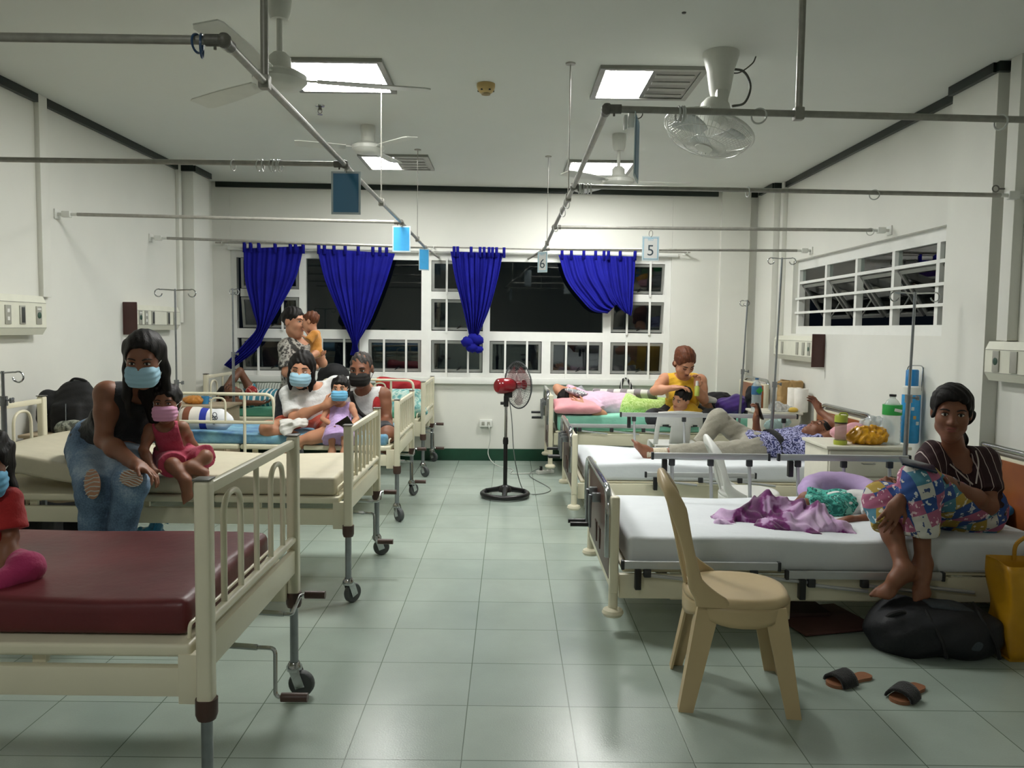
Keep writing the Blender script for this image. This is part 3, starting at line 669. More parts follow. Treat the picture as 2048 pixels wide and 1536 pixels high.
def slab(name, x0, x1, y0, y1, z0, z1, m, label, cat, bend=None, bev=.03, wob=.004, group=None, tuft=False):
    """soft slab: mattress or sheeted pad; bend(x) lifts the head section"""
    bm = bmesh.new(); bmesh.ops.create_cube(bm, size=1)
    for v in bm.verts: v.co = Vector(((x0 + x1) / 2 + v.co.x * (x1 - x0), (y0 + y1) / 2 + v.co.y * (y1 - y0), (z0 + z1) / 2 + v.co.z * (z1 - z0)))
    bmesh.ops.subdivide_edges(bm, edges=[e for e in bm.edges if abs((e.verts[0].co - e.verts[1].co).x) > .1 and abs((e.verts[0].co - e.verts[1].co).y) < .01], cuts=24, use_grid_fill=True)
    bmesh.ops.subdivide_edges(bm, edges=[e for e in bm.edges if abs((e.verts[0].co - e.verts[1].co).y) > .1 and abs((e.verts[0].co - e.verts[1].co).x) < .01], cuts=11, use_grid_fill=True)
    ed = [e for e in bm.edges if len(e.link_faces) == 2 and e.calc_face_angle(0) > .5]
    bmesh.ops.bevel(bm, geom=ed, offset=bev, segments=4, profile=.6, affect='EDGES')
    for v in bm.verts:
        c = v.co; w = wob * (math.sin(c.x * 7 + c.y * 3) + math.sin(c.y * 11 - c.x * 4))
        if c.z > (z0 + z1) / 2: c.z += w
        if bend: c.z += bend(c.x)
    b = MB(); bm.verts.ensure_lookup_table(); b.add([v.co.copy() for v in bm.verts], [[v.index for v in f.verts] for f in bm.faces]); bm.free()
    o = solo(b, name, m, label, cat, group, ang=60); return o
slab('mattress', -.92, -2.9, 2.27, 3.06, .575, .685, MAROON, 'glossy maroon vinyl mattress on the nearest left bed', 'mattress', bev=.035)
def bend2(x): return .0 if x > -2.05 else min(.13, (-2.05 - x) * .17) if x > -2.75 else .13 - (-2.75 - x) * .2
slab('mattress', -.92, -2.93, 4.24, 5.09, .575, .675, BEIGE, 'beige vinyl mattress with raised head end under the woman in jeans', 'mattress', bend=bend2, bev=.022)
# white sheets, blue sheet, green sheets
def m_cloth(name, a, c, sc=5, bumpst=.3, bs=11):
    t = NT(name); t.l(t.ramp(t.noise(sc, 4), [(.3, a), (.7, c)]), t.b.inputs['Base Color']); t.b.inputs['Roughness'].default_value = .85
    t.b.inputs['Sheen Weight'].default_value = .15; t.bump(t.noise(bs, 5, .5), bumpst, .02); return finish(t, name)
WSHEET = m_cloth('white_sheet', 'd5dade', 'dfe4e8', 3, .35, 6); GSHEET = m_cloth('mint_sheet', '86cdb4', '97d8c1', 5); GSHEET2 = m_cloth('green_sheet', '4f9c80', '66ab90', 5)
BSHEET = m_cloth('blue_patterned_sheet', '3f70a8', '86bccb', 7, .8)
slab('bed_sheet', -.93, -2.93, 6.10, 6.93, .572, .655, BSHEET, 'blue patterned sheet over the bed of the masked family', 'bed sheet', bev=.03, wob=.009)
slab('bed_sheet', -.93, -2.93, 7.97, 8.76, .572, .66, GSHEET2, 'green sheet over the far left corner bed', 'bed sheet', bev=.03, wob=.006)
# right hand beds, local x: 0 at foot end -> head end
def rightbed(loc, rz, Wd, L, dz, label, cranks=3, rails=(), name='hospital_bed'):
    r = thing(name, label, 'hospital bed', loc, rz, 'cream beds with steel hoops on the right'); h = Wd / 2
    for nm, x, zt, sgn in (('footboard', 0, .675 + dz, -1), ('headboard', L, .81 + dz, 1)):
        m = MB()
        for s in (-1, 1): m.b2((x - .022, s * h - .024, .2), (x + .022, s * h + .024, zt), .012, 3)
        m.b2((x - .012, -h, zt - .06), (x + .012, h, zt - .005), .006); m.b2((x - .012, -h, .2), (x + .012, h, .27), .006)
        o = m.build(nm, CREAM, r)
        xo = x + sgn * .03
        MB().b2((x - .008 - .012, -h + .05, .25), (x + .008 + sgn * .012, h - .05, zt - .02), .003).build('wood_panel', WOODP if sgn > 0 else WALNUT, o, label='wood laminate panel')
        MB().tube(rpath([(xo, -h, zt - .3), (xo, -h, zt + .03), (xo, h, zt + .03), (xo, h, zt - .3)], .13, 7), .017, 12).build('hoop', CHROME, o, label='chrome hoop')
        if sgn < 0:
            for yy in (-.08, .08): MB().b2((x - .026, yy - .04, .3), (x - .019, yy + .04, .41), .003).build('crank_slot', BROWN, o)
        for s in (-1, 1):
            lg = MB().cyl((x, s * h, .22), (x, s * h, .12), .023).build('leg', CREAM, r)
            MB().lathe([(0, .085), (.045, .085), (.054, .1), (.048, .115), (.025, .125), (0, .125)], (x, s * h, 0), n=20).build('foot_disc', CREAM, lg)
    for i in range(cranks):
        y = (-.16, .0, .16)[i] + .08; zz = .575 + dz * .9; dn = (.15, .17, .13)[i]
        m = MB(); m.cyl((.02, y, zz), (-.075, y, zz), .012, n=10); m.box((-.075, y, zz - dn / 2), (.016, .03, dn + .03), None, .004); m.box((-.04, y, zz), (.05, .04, .05), None, .006); o = m.build('crank', STEEL, r)
        MB().cyl((-.07, y, zz - dn), (-.18, y, zz - dn), .0125).build('crank_grip', BLACK, o, label='black crank grip')
    for s in (-1, 1):
        m = MB(); m.b2((.03, s * (h - .03) - .018, .165 + dz), (L - .03, s * (h - .03) + .018, .285 + dz), .005); m.build('side_beam', CREAM, r)
    MB().b2((.05, -h + .05, .285 + dz), (L - .05, h - .05, .305 + dz), .008, 3).build('mattress_platform', CREAM, r)
    m = MB()
    for s in (-1, 1): m.b2((.3, s * (h - .12) - .02, .13), (L - .3, s * (h - .12) + .02, .16 if dz < .1 else .18), .005)
    for x in (.42, L - .42): m.b2((x - .025, -h + .1, .12), (x + .025, h - .1, .2 + dz), .005)
    m.build('under_frame', CREAM, r)
    for x in (.42, L - .42):
        for s in (-1, 1):
            w = MB().lathe([(0, -.014), (.04, -.014), (.05, -.008), (.05, .008), (.04, .014), (0, .014)], (x, s * (h - .12), .05), (0, 1, 0), 20).build('caster_wheel', RUBBER, r)
            MB().box((x - .01, s * (h - .12), .095), (.035, .045, .07), None, .006).build('caster_fork', ALUR, w)
    def rail(y, x0, x1, zr, up):
        o = MB().b2((x0, y - .011, zr), (x1, y + .011, zr + .04), .008).build('side_rail', ALUR, r)
        for xx in (x0, x1): MB().b2((xx - .008, y - .014, zr - .003), (xx + .008, y + .014, zr + .043), .004).build('end_cap', DGREY, o)
        n = 4 if x1 - x0 > 1 else 3
        for i in range(n):
            x = x0 + .12 + (x1 - x0 - .24) * i / (n - 1)
            MB().b2((x - .018, y - .016, zr - .04), (x + .018, y + .016, zr + .002), .006).build('clamp', DGREY, o, label='dark plastic clamp')
            if up: MB().cyl((x, y, zr - .02), (x + .02, y, .3 + dz), .011, n=10).build('upright', ALUR, o)
            else: MB().tube([(x, y, zr - .03), (min(x + .28, L - .05), y + .005, zr - .06)], .009, 8).build('folded_upright', ALUR, o)
        MB().b2((x0 + .06, y - .02, zr - .1), (x0 + .09, y + .02, zr + .0), .004).build('latch', BLACK, o, label='black latch handle')
    for s, x0, x1, zr, up in rails: rail(s * (h + (.025 if not up else -.0)), x0, x1, zr, up)
    return r
R1 = rightbed((.525, 4.37, 0), 0, 1.06, 2.24, .0, 'low cream bed with white sheet, nearest on the right', 2, [(-1, .04, .80, .325, 0), (-1, .84, 1.6, .285, 0), (1, .37, 1.09, .69, 1), (1, 1.15, 1.96, .69, 1)])
R2 = rightbed((.52, 6.68, 0), 0, 1.06, 2.28, .0, 'low cream bed under the man reading a phone, second on the right', 3, [(-1, .55, 1.4, .35, 0), (1, .5, 2.1, .70, 1)])
R3 = rightbed((.43, 8.43, 0), 0, .84, 2.16, .15, 'raised cream bed with mint sheet against the back wall on the right', 3, [(-1, .17, 1.05, .5, 0)])
q = at(1612, 1245, 4.0); MB().tube(curve([q, q + Vector((0, 0, -.03)), q + Vector((.02, -.02, -.06)), q + Vector((-.0, -.04, -.085)), q + Vector((-.04, -.05, -.1))], 5), .016, 10).build('brake_pedal', WPLAS, R1, world=True, label='white bent brake pedal')
slab('mattress', .60, 2.70, 3.86, 4.86, .307, .47, WSHEET, 'thick mattress in a white sheet on the nearest right bed', 'mattress', bev=.03, wob=.005)
slab('mattress', .60, 2.72, 6.19, 7.17, .307, .44, WSHEET, 'mattress in a white sheet under the man reading a phone', 'mattress', bev=.03, wob=.006)
slab('mattress', .50, 2.52, 8.04, 8.82, .457, .625, GSHEET, 'mattress in a mint green sheet on the bed against the back wall', 'mattress', bev=.035, wob=.006)

# ---------------------------------------------------------------- monobloc chairs
CHB = mat('beige_chair_plastic', 'c3ad85', .38, var=.04, scale=6); CHW = mat('white_chair_plastic', 'd6d7d3', .38, var=.02)
def chair(loc, rz, m_, label, sh=.445, top=.90, group='moulded plastic chairs'):
    """faces local +x"""
    r = thing('plastic_chair', label, 'chair', loc, rz, group)
    def seat(u, v):
        a = 2 * math.pi * u; k = v
        rx, ry = .205, .205; x = rx * math.copysign(abs(math.cos(a)) ** .8, math.cos(a)); y = ry * math.copysign(abs(math.sin(a)) ** .8, math.sin(a))
        z = sh - .012 * (1 - k * k) + (0 if k < .93 else -.03 * (k - .93) / .07)
        return Vector((x * k * (1.02 if k > .93 else 1), y * k * (1.02 if k > .93 else 1), z))
    MB().grid(seat, 40, 16).build('seat', m_, r, solid=.006, ang=60)
    def apron(u, v):
        a = 2 * math.pi * u; x = .207 * math.copysign(abs(math.cos(a)) ** .8, math.cos(a)); y = .207 * math.copysign(abs(math.sin(a)) ** .8, math.sin(a))
        dip = .045 + .035 * abs(math.cos(2 * a))
        return Vector((x, y, sh - .028 - v * dip))
    MB().grid(apron, 40, 4).build('seat_apron', m_, r, solid=.006)
    for sx, sy in ((1, 1), (1, -1), (-1, 1), (-1, -1)):
        t = Vector((sx * .155, sy * .165, sh - .03)); b_ = Vector((sx * (.215 if sx > 0 else .225), sy * .215, 0)); m = MB()
        w0, w1 = (.075, .044)
        pts = []
        for k in range(9):
            q = t.lerp(b_, k / 8); w = w0 + (w1 - w0) * k / 8 + (.03 if k == 0 else 0)
            pts.append((q, w))
        for (q0, a0), (q1, a1) in zip(pts[:-1], pts[1:]):
            ring = lambda q, w: [q + Vector((sx * .012, sy * .012, 0)), q + Vector((-sx * w, sy * .012, 0)), q + Vector((-sx * w, sy * .002, 0)), q + Vector((sx * .002, sy * .002, 0)), q + Vector((sx * .002, -sy * w, 0)), q + Vector((sx * .012, -sy * w, 0))]
            A, B_ = ring(q0, a0), ring(q1, a1)
            m.add(A + B_, [(i, (i + 1) % 6, 6 + (i + 1) % 6, 6 + i) for i in range(6)] + [(5, 4, 3, 0), (0, 3, 2, 1), (6, 9, 10, 11), (6, 7, 8, 9)])
        m.build('leg', m_, r, ang=50)
    # back: two broad side stiles joined by an arched crest, thin rear rib
    def bx(z): k = (z - sh) / (top - sh); return -.17 - .09 * k - .03 * k * k
    path = []; N = 56
    for i in range(N + 1):
        q = i / N; sg = 1 if q < .5 else -1; h = 1 - abs(2 * q - 1)           # 0 at the seat, 1 at the crest
        if h < .72: k = h / .72; y = sg * (.195 + .006 * math.sin(math.pi * k) - .02 * k); z = sh - .03 + (top - .13 - sh + .03) * k; ca = 0
        else: ca = (h - .72) / .28 * math.pi / 2; y = sg * .175 * math.cos(ca); z = top - .13 + .13 * math.sin(ca)
        g = math.sin(ca) ** 2; kk = max(0, (z - sh) / (top - sh))
        a_ = (.036 - .013 * math.sin(math.pi * min(1, kk * 1.3)) + .03 * max(0, 1 - kk * 6)) * (1 - g) + .016 * g; b_ = .013 * (1 - g) + .036 * g
        path.append((Vector((bx(z) + .05 * max(0, 1 - kk * 5) ** 2 - .02 * g, y, z - .02 * g)), a_, b_, Vector((0, sg * math.cos(ca), math.sin(ca)))))
    bm_ = MB(); vs = []; M_ = 14
    for c_, a_, b_, nr in path:
        for j in range(M_):
            w_ = 2 * math.pi * j / M_; cx, sy = math.cos(w_), math.sin(w_)
            vs.append(c_ + Vector((a_ * math.copysign(abs(cx) ** .6, cx), 0, 0)) + nr * b_ * math.copysign(abs(sy) ** .6, sy))
    bm_.add(vs, [(i * M_ + j, i * M_ + (j + 1) % M_, (i + 1) * M_ + (j + 1) % M_, (i + 1) * M_ + j) for i in range(N) for j in range(M_)] + [tuple(range(M_ - 1, -1, -1)), tuple(range(N * M_, (N + 1) * M_))])
    bm_.build('back_frame', m_, r, ang=60)
    MB().tube([(bx(top - .06) - .025, 0, top - .05), (bx(top - .25) - .03, 0, top - .25), (-.2, 0, sh)], [.008, .007, .009], 8).build('back_rib', m_, r)
    return r
chair((.94, 3.215, 0), -.12, CHB, 'beige plastic chair standing in front of the nearest right bed')
chair((1.72, 5.62, 0), -.1, CHW, 'pale plastic chair between the two low right beds', sh=.36, top=.735)
# armchair seen from behind between the second and third right bed
ac = thing('plastic_armchair', 'white plastic armchair with solid back, tucked under the rail of the far right bed', 'chair', (1.62, 7.72, 0), math.pi / 2, 'moulded plastic chairs')
def aback(u, v):
    y = (u - .5) * .46; z = .40 + .32 * v + .02 * math.sin(math.pi * u); w = 1 - .1 * v * v
    return Vector((-.23 - .1 * v + .10 * (2 * u - 1) ** 2, y * w, z))
bk = MB()
NU, NV = 24, 20
vs = [aback(i / NU, j / NV) for i in range(NU + 1) for j in range(NV + 1)]; fs = []
for i in range(NU):
    for j in range(NV):
        u, v = (i + .5) / NU, (j + .5) / NV
        hole = v > .02 and ((min(abs(u - .19), abs(u - .81)) / .1) ** 2 + (max(0, v - .46) / .14) ** 2) < 1
        if not hole: fs.append((i * (NV + 1) + j, (i + 1) * (NV + 1) + j, (i + 1) * (NV + 1) + j + 1, i * (NV + 1) + j + 1))
bk.add(vs, fs).build('backrest', CHW, ac, solid=.006, ang=60)
MB().b2((-.22, -.22, .385), (.22, .22, .40), .006).build('seat', CHW, ac)
for sx, sy in ((1, 1), (1, -1), (-1, 1), (-1, -1)): MB().tube([(sx * .19, sy * .2, .39), (sx * .23, sy * .23, 0)], [.03, .02], 8).build('leg', CHW, ac)
# ---------------------------------------------------------------- smooth implicit shapes -> one continuous mesh
def A3(v): return np.array([v[0], v[1], v[2]], np.float32)
def RC(a, b, ra, rb, k=.03, fa=False, fb=False): return ('rc', A3(a), A3(b), ra, rb, k, fa, fb)
def EL(c, r, R=None, k=.03):
    R = np.eye(3, dtype=np.float32) if R is None else np.array(R, np.float32)
    return ('el', A3(c), np.array(r, np.float32), R, k)
def BX(c, h, R=None, rd=.01, k=.01):
    R = np.eye(3, dtype=np.float32) if R is None else np.array(R, np.float32)
    return ('bx', A3(c), np.array(h, np.float32), R, rd, k)
def SUB(c, r, k=.01): return ('sub', A3(c), r, k)
def sdf_eval(prims, vox, clips=(), disp=None, grow=0.):
    lo = np.full(3, 1e9); hi = -lo
    def bb(p):
        if p[0] == 'rc':
            m = max(p[3], p[4]); return np.minimum(p[1], p[2]) - m, np.maximum(p[1], p[2]) + m
        if p[0] == 'el': e = np.sqrt(((p[3] * p[2][None, :]) ** 2).sum(1)); return p[1] - e, p[1] + e
        if p[0] == 'bx': e = (np.abs(p[3]) * p[2][None, :]).sum(1) + .0; return p[1] - e, p[1] + e
        return p[1] - p[2], p[1] + p[2]
    for p in prims:
        if p[0] != 'sub':
            a, b = bb(p); lo = np.minimum(lo, a); hi = np.maximum(hi, b)
    pad = 3 * vox + grow + .012; lo -= pad; hi += pad
    n = np.ceil((hi - lo) / vox).astype(int) + 1
    ax = [(lo[i] + vox * np.arange(n[i])).astype(np.float32) for i in range(3)]
    G = np.full(n, .2, np.float32)
    for p in prims:
        k = p[5] if p[0] in ('rc', 'bx') else (p[4] if p[0] == 'el' else p[3])
        a, b = bb(p); m = k + grow + 2 * vox + .01
        i0 = np.maximum(np.floor((a - m - lo) / vox).astype(int), 0); i1 = np.minimum(np.ceil((b + m - lo) / vox).astype(int) + 1, n)
        if (i1 <= i0).any(): continue
        sl = tuple(slice(x, y) for x, y in zip(i0, i1))
        X, Y, Z = np.meshgrid(ax[0][sl[0]], ax[1][sl[1]], ax[2][sl[2]], indexing='ij', sparse=True)
        if p[0] == 'rc':
            _, A, B, ra, rb, k, fa, fb = p; d = B - A; L2 = float(d @ d) + 1e-9
            px, py, pz = X - A[0], Y - A[1], Z - A[2]; q = px * d[0] + py * d[1] + pz * d[2]
            t = np.clip(q / L2, 0, 1)
            D = np.sqrt((px - t * d[0]) ** 2 + (py - t * d[1]) ** 2 + (pz - t * d[2]) ** 2) - (ra + (rb - ra) * t)
            L = math.sqrt(L2)
            if fb: D = np.maximum(D, q / L - L)
            if fa: D = np.maximum(D, -q / L)
        elif p[0] == 'el':
            _, c, r, R, k = p; x, y, z = X - c[0], Y - c[1], Z - c[2]
            u = [x * R[0, i] + y * R[1, i] + z * R[2, i] for i in range(3)]
            k0 = np.sqrt(sum((u[i] / r[i]) ** 2 for i in range(3))); k1 = np.sqrt(sum((u[i] / r[i] ** 2) ** 2 for i in range(3))) + 1e-6
            D = k0 * (k0 - 1) / k1
        elif p[0] == 'bx':
            _, c, h, R, rd, k = p; x, y, z = X - c[0], Y - c[1], Z - c[2]
            u = [np.abs(x * R[0, i] + y * R[1, i] + z * R[2, i]) - (h[i] - rd) for i in range(3)]
            D = np.sqrt(sum(np.maximum(w, 0) ** 2 for w in u)) + np.minimum(np.maximum(np.maximum(u[0], u[1]), u[2]), 0) - rd
        else:
            _, c, r, k = p; D = -(np.sqrt((X - c[0]) ** 2 + (Y - c[1]) ** 2 + (Z - c[2]) ** 2) - r)
            g = G[sl]; h = np.maximum(k - np.abs(g - D), 0) / k; G[sl] = np.maximum(g, D) + h * h * k * .25; continue
        g = G[sl]; h = np.maximum(k - np.abs(g - D), 0) / k; G[sl] = np.minimum(g, D) - h * h * k * .25
    if grow: G -= grow
    if disp or clips:
        X, Y, Z = np.meshgrid(*ax, indexing='ij', sparse=True)
        if disp: G = G + disp(X, Y, Z).astype(np.float32)
        for c in clips:
            if callable(c): G = np.maximum(G, c(X, Y, Z).astype(np.float32))
            else:
                q, nr = A3(c[0]), A3(Vector(c[1]).normalized()); G = np.maximum(G, (X - q[0]) * nr[0] + (Y - q[1]) * nr[1] + (Z - q[2]) * nr[2])
    return G, lo, n
def surface(G, lo, vox):
    S = G < 0; n = np.array(G.shape)
    S[0] = S[-1] = False; S[:, 0] = S[:, -1] = False; S[:, :, 0] = S[:, :, -1] = False
    G = np.where(S, np.minimum(G, -1e-5), np.maximum(G, 1e-5))
    C = np.zeros(n - 1, np.uint8)
    for a in (0, 1):
        for b in (0, 1):
            for c in (0, 1): C += S[a:n[0] - 1 + a, b:n[1] - 1 + b, c:n[2] - 1 + c]
    idx = np.argwhere((C > 0) & (C < 8)); N = len(idx)
    if N == 0: return np.zeros((0, 3)), np.zeros((0, 4), int)
    cor = [(a, b, c) for a in (0, 1) for b in (0, 1) for c in (0, 1)]
    val = np.stack([G[idx[:, 0] + a, idx[:, 1] + b, idx[:, 2] + c] for a, b, c in cor], 1)
    acc = np.zeros((N, 3)); cnt = np.zeros(N)
    for i in range(8):
        for j in range(i + 1, 8):
            d = np.array(cor[j]) - np.array(cor[i])
            if np.abs(d).sum() != 1: continue
            m = (val[:, i] < 0) != (val[:, j] < 0)
            t = val[m, i] / (val[m, i] - val[m, j])
            acc[m] += np.array(cor[i]) + t[:, None] * d; cnt[m] += 1
    V = lo + (idx + acc / cnt[:, None]) * vox
    M = np.full(n - 1, -1, np.int32); M[idx[:, 0], idx[:, 1], idx[:, 2]] = np.arange(N)
    F = []
    for axn in range(3):
        b, c = [(1, 2), (2, 0), (0, 1)][axn]
        sA = [slice(None)] * 3; sB = [slice(None)] * 3; sA[axn] = slice(0, -1); sB[axn] = slice(1, None)
        sa, sb = S[tuple(sA)], S[tuple(sB)]; e = np.argwhere(sa != sb)
        e = e[(e[:, b] > 0) & (e[:, c] > 0)]
        ins = sa[e[:, 0], e[:, 1], e[:, 2]]
        def cell(db, dc):
            q = e.copy(); q[:, b] -= db; q[:, c] -= dc; return M[q[:, 0], q[:, 1], q[:, 2]]
        q = np.stack([cell(1, 1), cell(0, 1), cell(0, 0), cell(1, 0)], 1)
        q[~ins] = q[~ins][:, ::-1]; F.append(q)
    F = np.concatenate(F); F = F[(F >= 0).all(1)]
    # light relaxation
    for _ in range(2):
        s = np.zeros_like(V); w = np.zeros(N)
        for a in range(4):
            i, j = F[:, a], F[:, (a + 1) % 4]
            for d in range(3): s[:, d] += np.bincount(i, V[j, d], N) + np.bincount(j, V[i, d], N)
            w += np.bincount(i, minlength=N) + np.bincount(j, minlength=N)
        V = V * .5 + .5 * s / np.maximum(w, 1)[:, None]
    return V, F
def soft(name, prims, vox, m, parent=None, clips=(), disp=None, grow=0., label=None):
    G, lo, n = sdf_eval(prims, vox, clips, disp, grow); V, Fq = surface(G, lo, vox)
    o = ORG[parent.name] if parent is not None else Vector((0, 0, 0))
    V = V - np.array([o.x, o.y, o.z])
    return place(name, fastmesh(name, V, Fq), m, parent, label)
def softthing(name, prims, vox, m, label, cat, group=None, **kw):
    o = soft(name, prims, vox, m, None, **kw)
    co = np.zeros(len(o.data.vertices) * 3, np.float32); o.data.vertices.foreach_get('co', co); co = co.reshape(-1, 3)
    c = Vector(((co[:, 0].min() + co[:, 0].max()) / 2, (co[:, 1].min() + co[:, 1].max()) / 2, co[:, 2].min()))
    o.data.transform(Matrix.Translation(-c)); o.location = c; ORG[o.name] = c
    return tag(o, label, cat, group)
def wrinkle(a, f, sd=0.):
    """cloth folds as a displacement of the implicit surface"""
    def fn(X, Y, Z):
        return a * (np.sin(f * (X * .9 + Z * .5) + 2 * np.sin(f * .4 * Y + sd)) * .5 + np.sin(f * 1.7 * (Y * .8 - Z * .6 + .3 * X) + sd * 2 + 1.5 * np.sin(f * .5 * X)) * .35 + np.sin(f * 2.9 * (Z + .5 * Y - .4 * X) + sd) * .2)
    return fn

# ---------------------------------------------------------------- wall panels, sockets, stands
PLATE = mat('outlet_plate', 'a9a99e', .4, .3); SOCK = mat('socket_dark', '3a3d3b', .4); GGAS = mat('gas_port_green', '2d4a3d', .4)
OXB = mat('panel_end_brown', '43231e', .4)
def headpanel(side, y0, y1, z0, z1, label, brown, ports):
    w = XL if side < 0 else XR; s = 1 if side < 0 else -1; r = thing('bedhead_panel', label, 'wall panel', (w, (y0 + y1) / 2, z0), group='ivory bed-head panels')
    d = .10; R = rotm(math.pi / 2) @ Matrix.Rotation(math.pi / 2, 3, 'X')
    prof = [(0, z0 + .01), (d * .72, z0), (d, z0 + .045), (d, z1 - .045), (d * .8, z1), (0, z1)]
    ya, yb = y0, y1
    m = MB(); n = len(prof); vs = [(w + s * p[0], y, p[1]) for y in (ya, yb) for p in prof]
    m.add(vs, [tuple(range(n)), tuple(range(2 * n - 1, n - 1, -1))] + [(i, (i + 1) % n, n + (i + 1) % n, n + i) for i in range(n)])
    m.build('housing', IVORY, r, world=True, smooth=False)
    m = MB()
    for z in (z0 + .047, z1 - .047): m.b2((w + s * d, ya, z - .002), (w + s * (d + .0015), yb, z + .002))
    m.build('seam', PLATE, r, world=True)
    if brown is not None:
        yy = brown; MB().b2((w + s * .002, yy - .016, z0 - .04), (w + s * (d + .018), yy, z1 + .02), .004).build('end_board', OXB, r, world=True, label='dark brown end board')
    zc_ = (z0 + z1) / 2
    for y, kind in ports:
        x = w + s * (d + .003)
        o = MB().b2((x - .004, y - .03, zc_ - .06), (x + .003, y + .03, zc_ + .06), .002).build('outlet', PLATE, r, world=True)
        if kind == 'gas':
            MB().lathe([(0, 0), (.021, 0), (.021, .006), (.012, .009), (0, .009)], (x, y, zc_), (s, 0, 0), 16).build('gas_port', GGAS, o, world=True)
            MB().b2((x - .001, y - .02, zc_ + .035), (x + .005, y + .02, zc_ + .047)).build('port_label', WPLAS, o, world=True)
        elif kind == 'dark': MB().b2((x - .001, y - .012, zc_ - .05), (x + .006, y + .02, zc_ + .05), .002).build('switch', SOCK, o, world=True)
        else:
            for dz in (-.025, .025): MB().b2((x - .001, y - .012, zc_ + dz - .012), (x + .005, y + .012, zc_ + dz + .012), .002).build('socket', WPLAS, o, world=True)
    return r
headpanel(-1, 4.2, 5.47, 1.40, 1.66, 'ivory wall panel with gas port at the left edge of the view', None, [(5.05, 'sock'), (5.2, 'dark'), (5.38, 'gas'), (4.6, 'gas')])
headpanel(-1, 6.77, 7.68, 1.43, 1.645, 'ivory wall panel with brown end board on the left wall behind the woman in jeans', 6.77, [(6.86, 'gas'), (6.97, 'sock'), (7.1, 'dark'), (7.42, 'dark'), (7.56, 'gas')])
headpanel(1, 7.25, 8.34, 1.21, 1.45, 'ivory wall panel with brown end board under the barred window', 7.25, [(7.36, 'gas'), (7.5, 'sock'), (7.66, 'dark'), (8.08, 'dark'), (8.24, 'gas')])
headpanel(1, 3.3, 4.63, 1.22, 1.445, 'ivory wall panel on the right wall at the right edge of the view', None, [(4.52, 'gas'), (4.36, 'sock'), (4.2, 'dark'), (3.8, 'gas')])
# socket on the back wall, extension lead, fan cords
p = atb(972, 846, 0); ow = thing('wall_socket', 'white double socket box low on the back wall', 'socket', p)
m = MB(); bbox_(m, p.x - .07, p.x + .07, p.z - .04, p.z + .04, 0, .045, .006); m.build('box', WPLAS, ow, world=True)
for dx in (-.03, .03): bbox_(MB(), p.x + dx - .016, p.x + dx + .016, p.z - .02, p.z + .02, .044, .049, .003).build('socket', PLATE, ow, world=True)
q = atz(1090, 943, .02); ex = thing('extension_strip', 'white extension strip with black plug on the floor by the back wall', 'power strip', (q.x, q.y, 0))
MB().box((q.x, q.y, .018), (.19, .06, .035), rotm(.5), .008).build('housing', WPLAS, ex, world=True)
for k in (-.05, 0, .05): MB().box(Vector((q.x, q.y, .037)) + rotm(.5) @ Vector((k, 0, 0)), (.03, .03, .004), rotm(.5)).build('socket', PLATE, ex, world=True)
pl = Vector((q.x, q.y, .04)) + rotm(.5) @ Vector((-.05, 0, 0))
WC = mat('white_cord', 'c3c5bf', .5); GC = mat('grey_cord', '6e736f', .5)
c = [bw(p.x + .03, .05, p.z - .01), bw(p.x + .04, .08, p.z - .06), bw(p.x + .05, .045, .25), bw(p.x + .03, .05, .08), Vector((p.x + .12, 8.6, .008)), Vector((p.x + .3, 8.35, .006)), Vector((q.x - .35, 8.1, .006)), Vector((q.x - .1, q.y - .05, .012))]
solo(MB().tube(curve(c, 10), .0045, 8), 'power_cord', WC, 'white cord hanging from the wall socket to the extension strip', 'cord', origin=c[0])
# pedestal fan
FX, FY = -.02, 6.98
REDP = mat('red_gloss_plastic', '8c1420', .22, coat=.4); BLKP = mat('fan_black', '141416', .35); CLB = NT('clear_red_blade')
CLB.b.inputs['Base Color'].default_value = lin('9c3040'); CLB.b.inputs['Alpha'].default_value = .33; CLB.b.inputs['Roughness'].default_value = .2; finish(CLB, 'clear_red_blade')
pf = thing('pedestal_fan', 'black pedestal fan with red motor head standing in the aisle by the back wall', 'fan', (FX, FY, 0))
m = MB(); m.ring((FX, FY, .03), .2, .022, (0, 0, 1), 40, 10)
for k in range(3):
    a = k * 2 * math.pi / 3 + .5; m.tube([(FX + .2 * math.cos(a), FY + .2 * math.sin(a), .035), (FX + .08 * math.cos(a), FY + .08 * math.sin(a), .06), (FX, FY, .085)], [.02, .024, .03], 10)
m.lathe([(0, .05), (.06, .05), (.05, .085), (.03, .105), (0, .11)], (FX, FY, 0), n=24); m.build('base', BLKP, pf, world=True)
MB().cyl((FX, FY, .08), (FX, FY, .50), .018).build('lower_pole', BLKP, pf, world=True)
MB().lathe([(0, .47), (.023, .47), (.025, .5), (.02, .53), (0, .53)], (FX, FY, 0)).build('collar', BLKP, pf, world=True)
MB().cyl((FX, FY, .5), (FX, FY, .84), .0125).build('upper_pole', CHROME, pf, world=True)
m = MB(); m.b2((FX - .022, FY - .025, .80), (FX + .022, FY + .025, .90), .01); m.cyl((FX - .05, FY, .83), (FX + .02, FY, .83), .014, n=10); m.b2((FX - .02, FY - .02, .88), (FX + .055, FY + .02, .94), .01); m.build('tilt_joint', BLKP, pf, world=True)
fax = Vector((.83, .55, .02)).normalized(); hc = Vector((FX + .01, FY, .985)); R = frame(fax)
MB().lathe([(0, -.115), (.05, -.112), (.066, -.095), (.07, -.05), (.068, .02), (.055, .055), (.035, .07), (0, .07)], hc, fax, 32).build('motor_housing', REDP, pf, world=True)
gc = hc + fax * .11; g = MB()
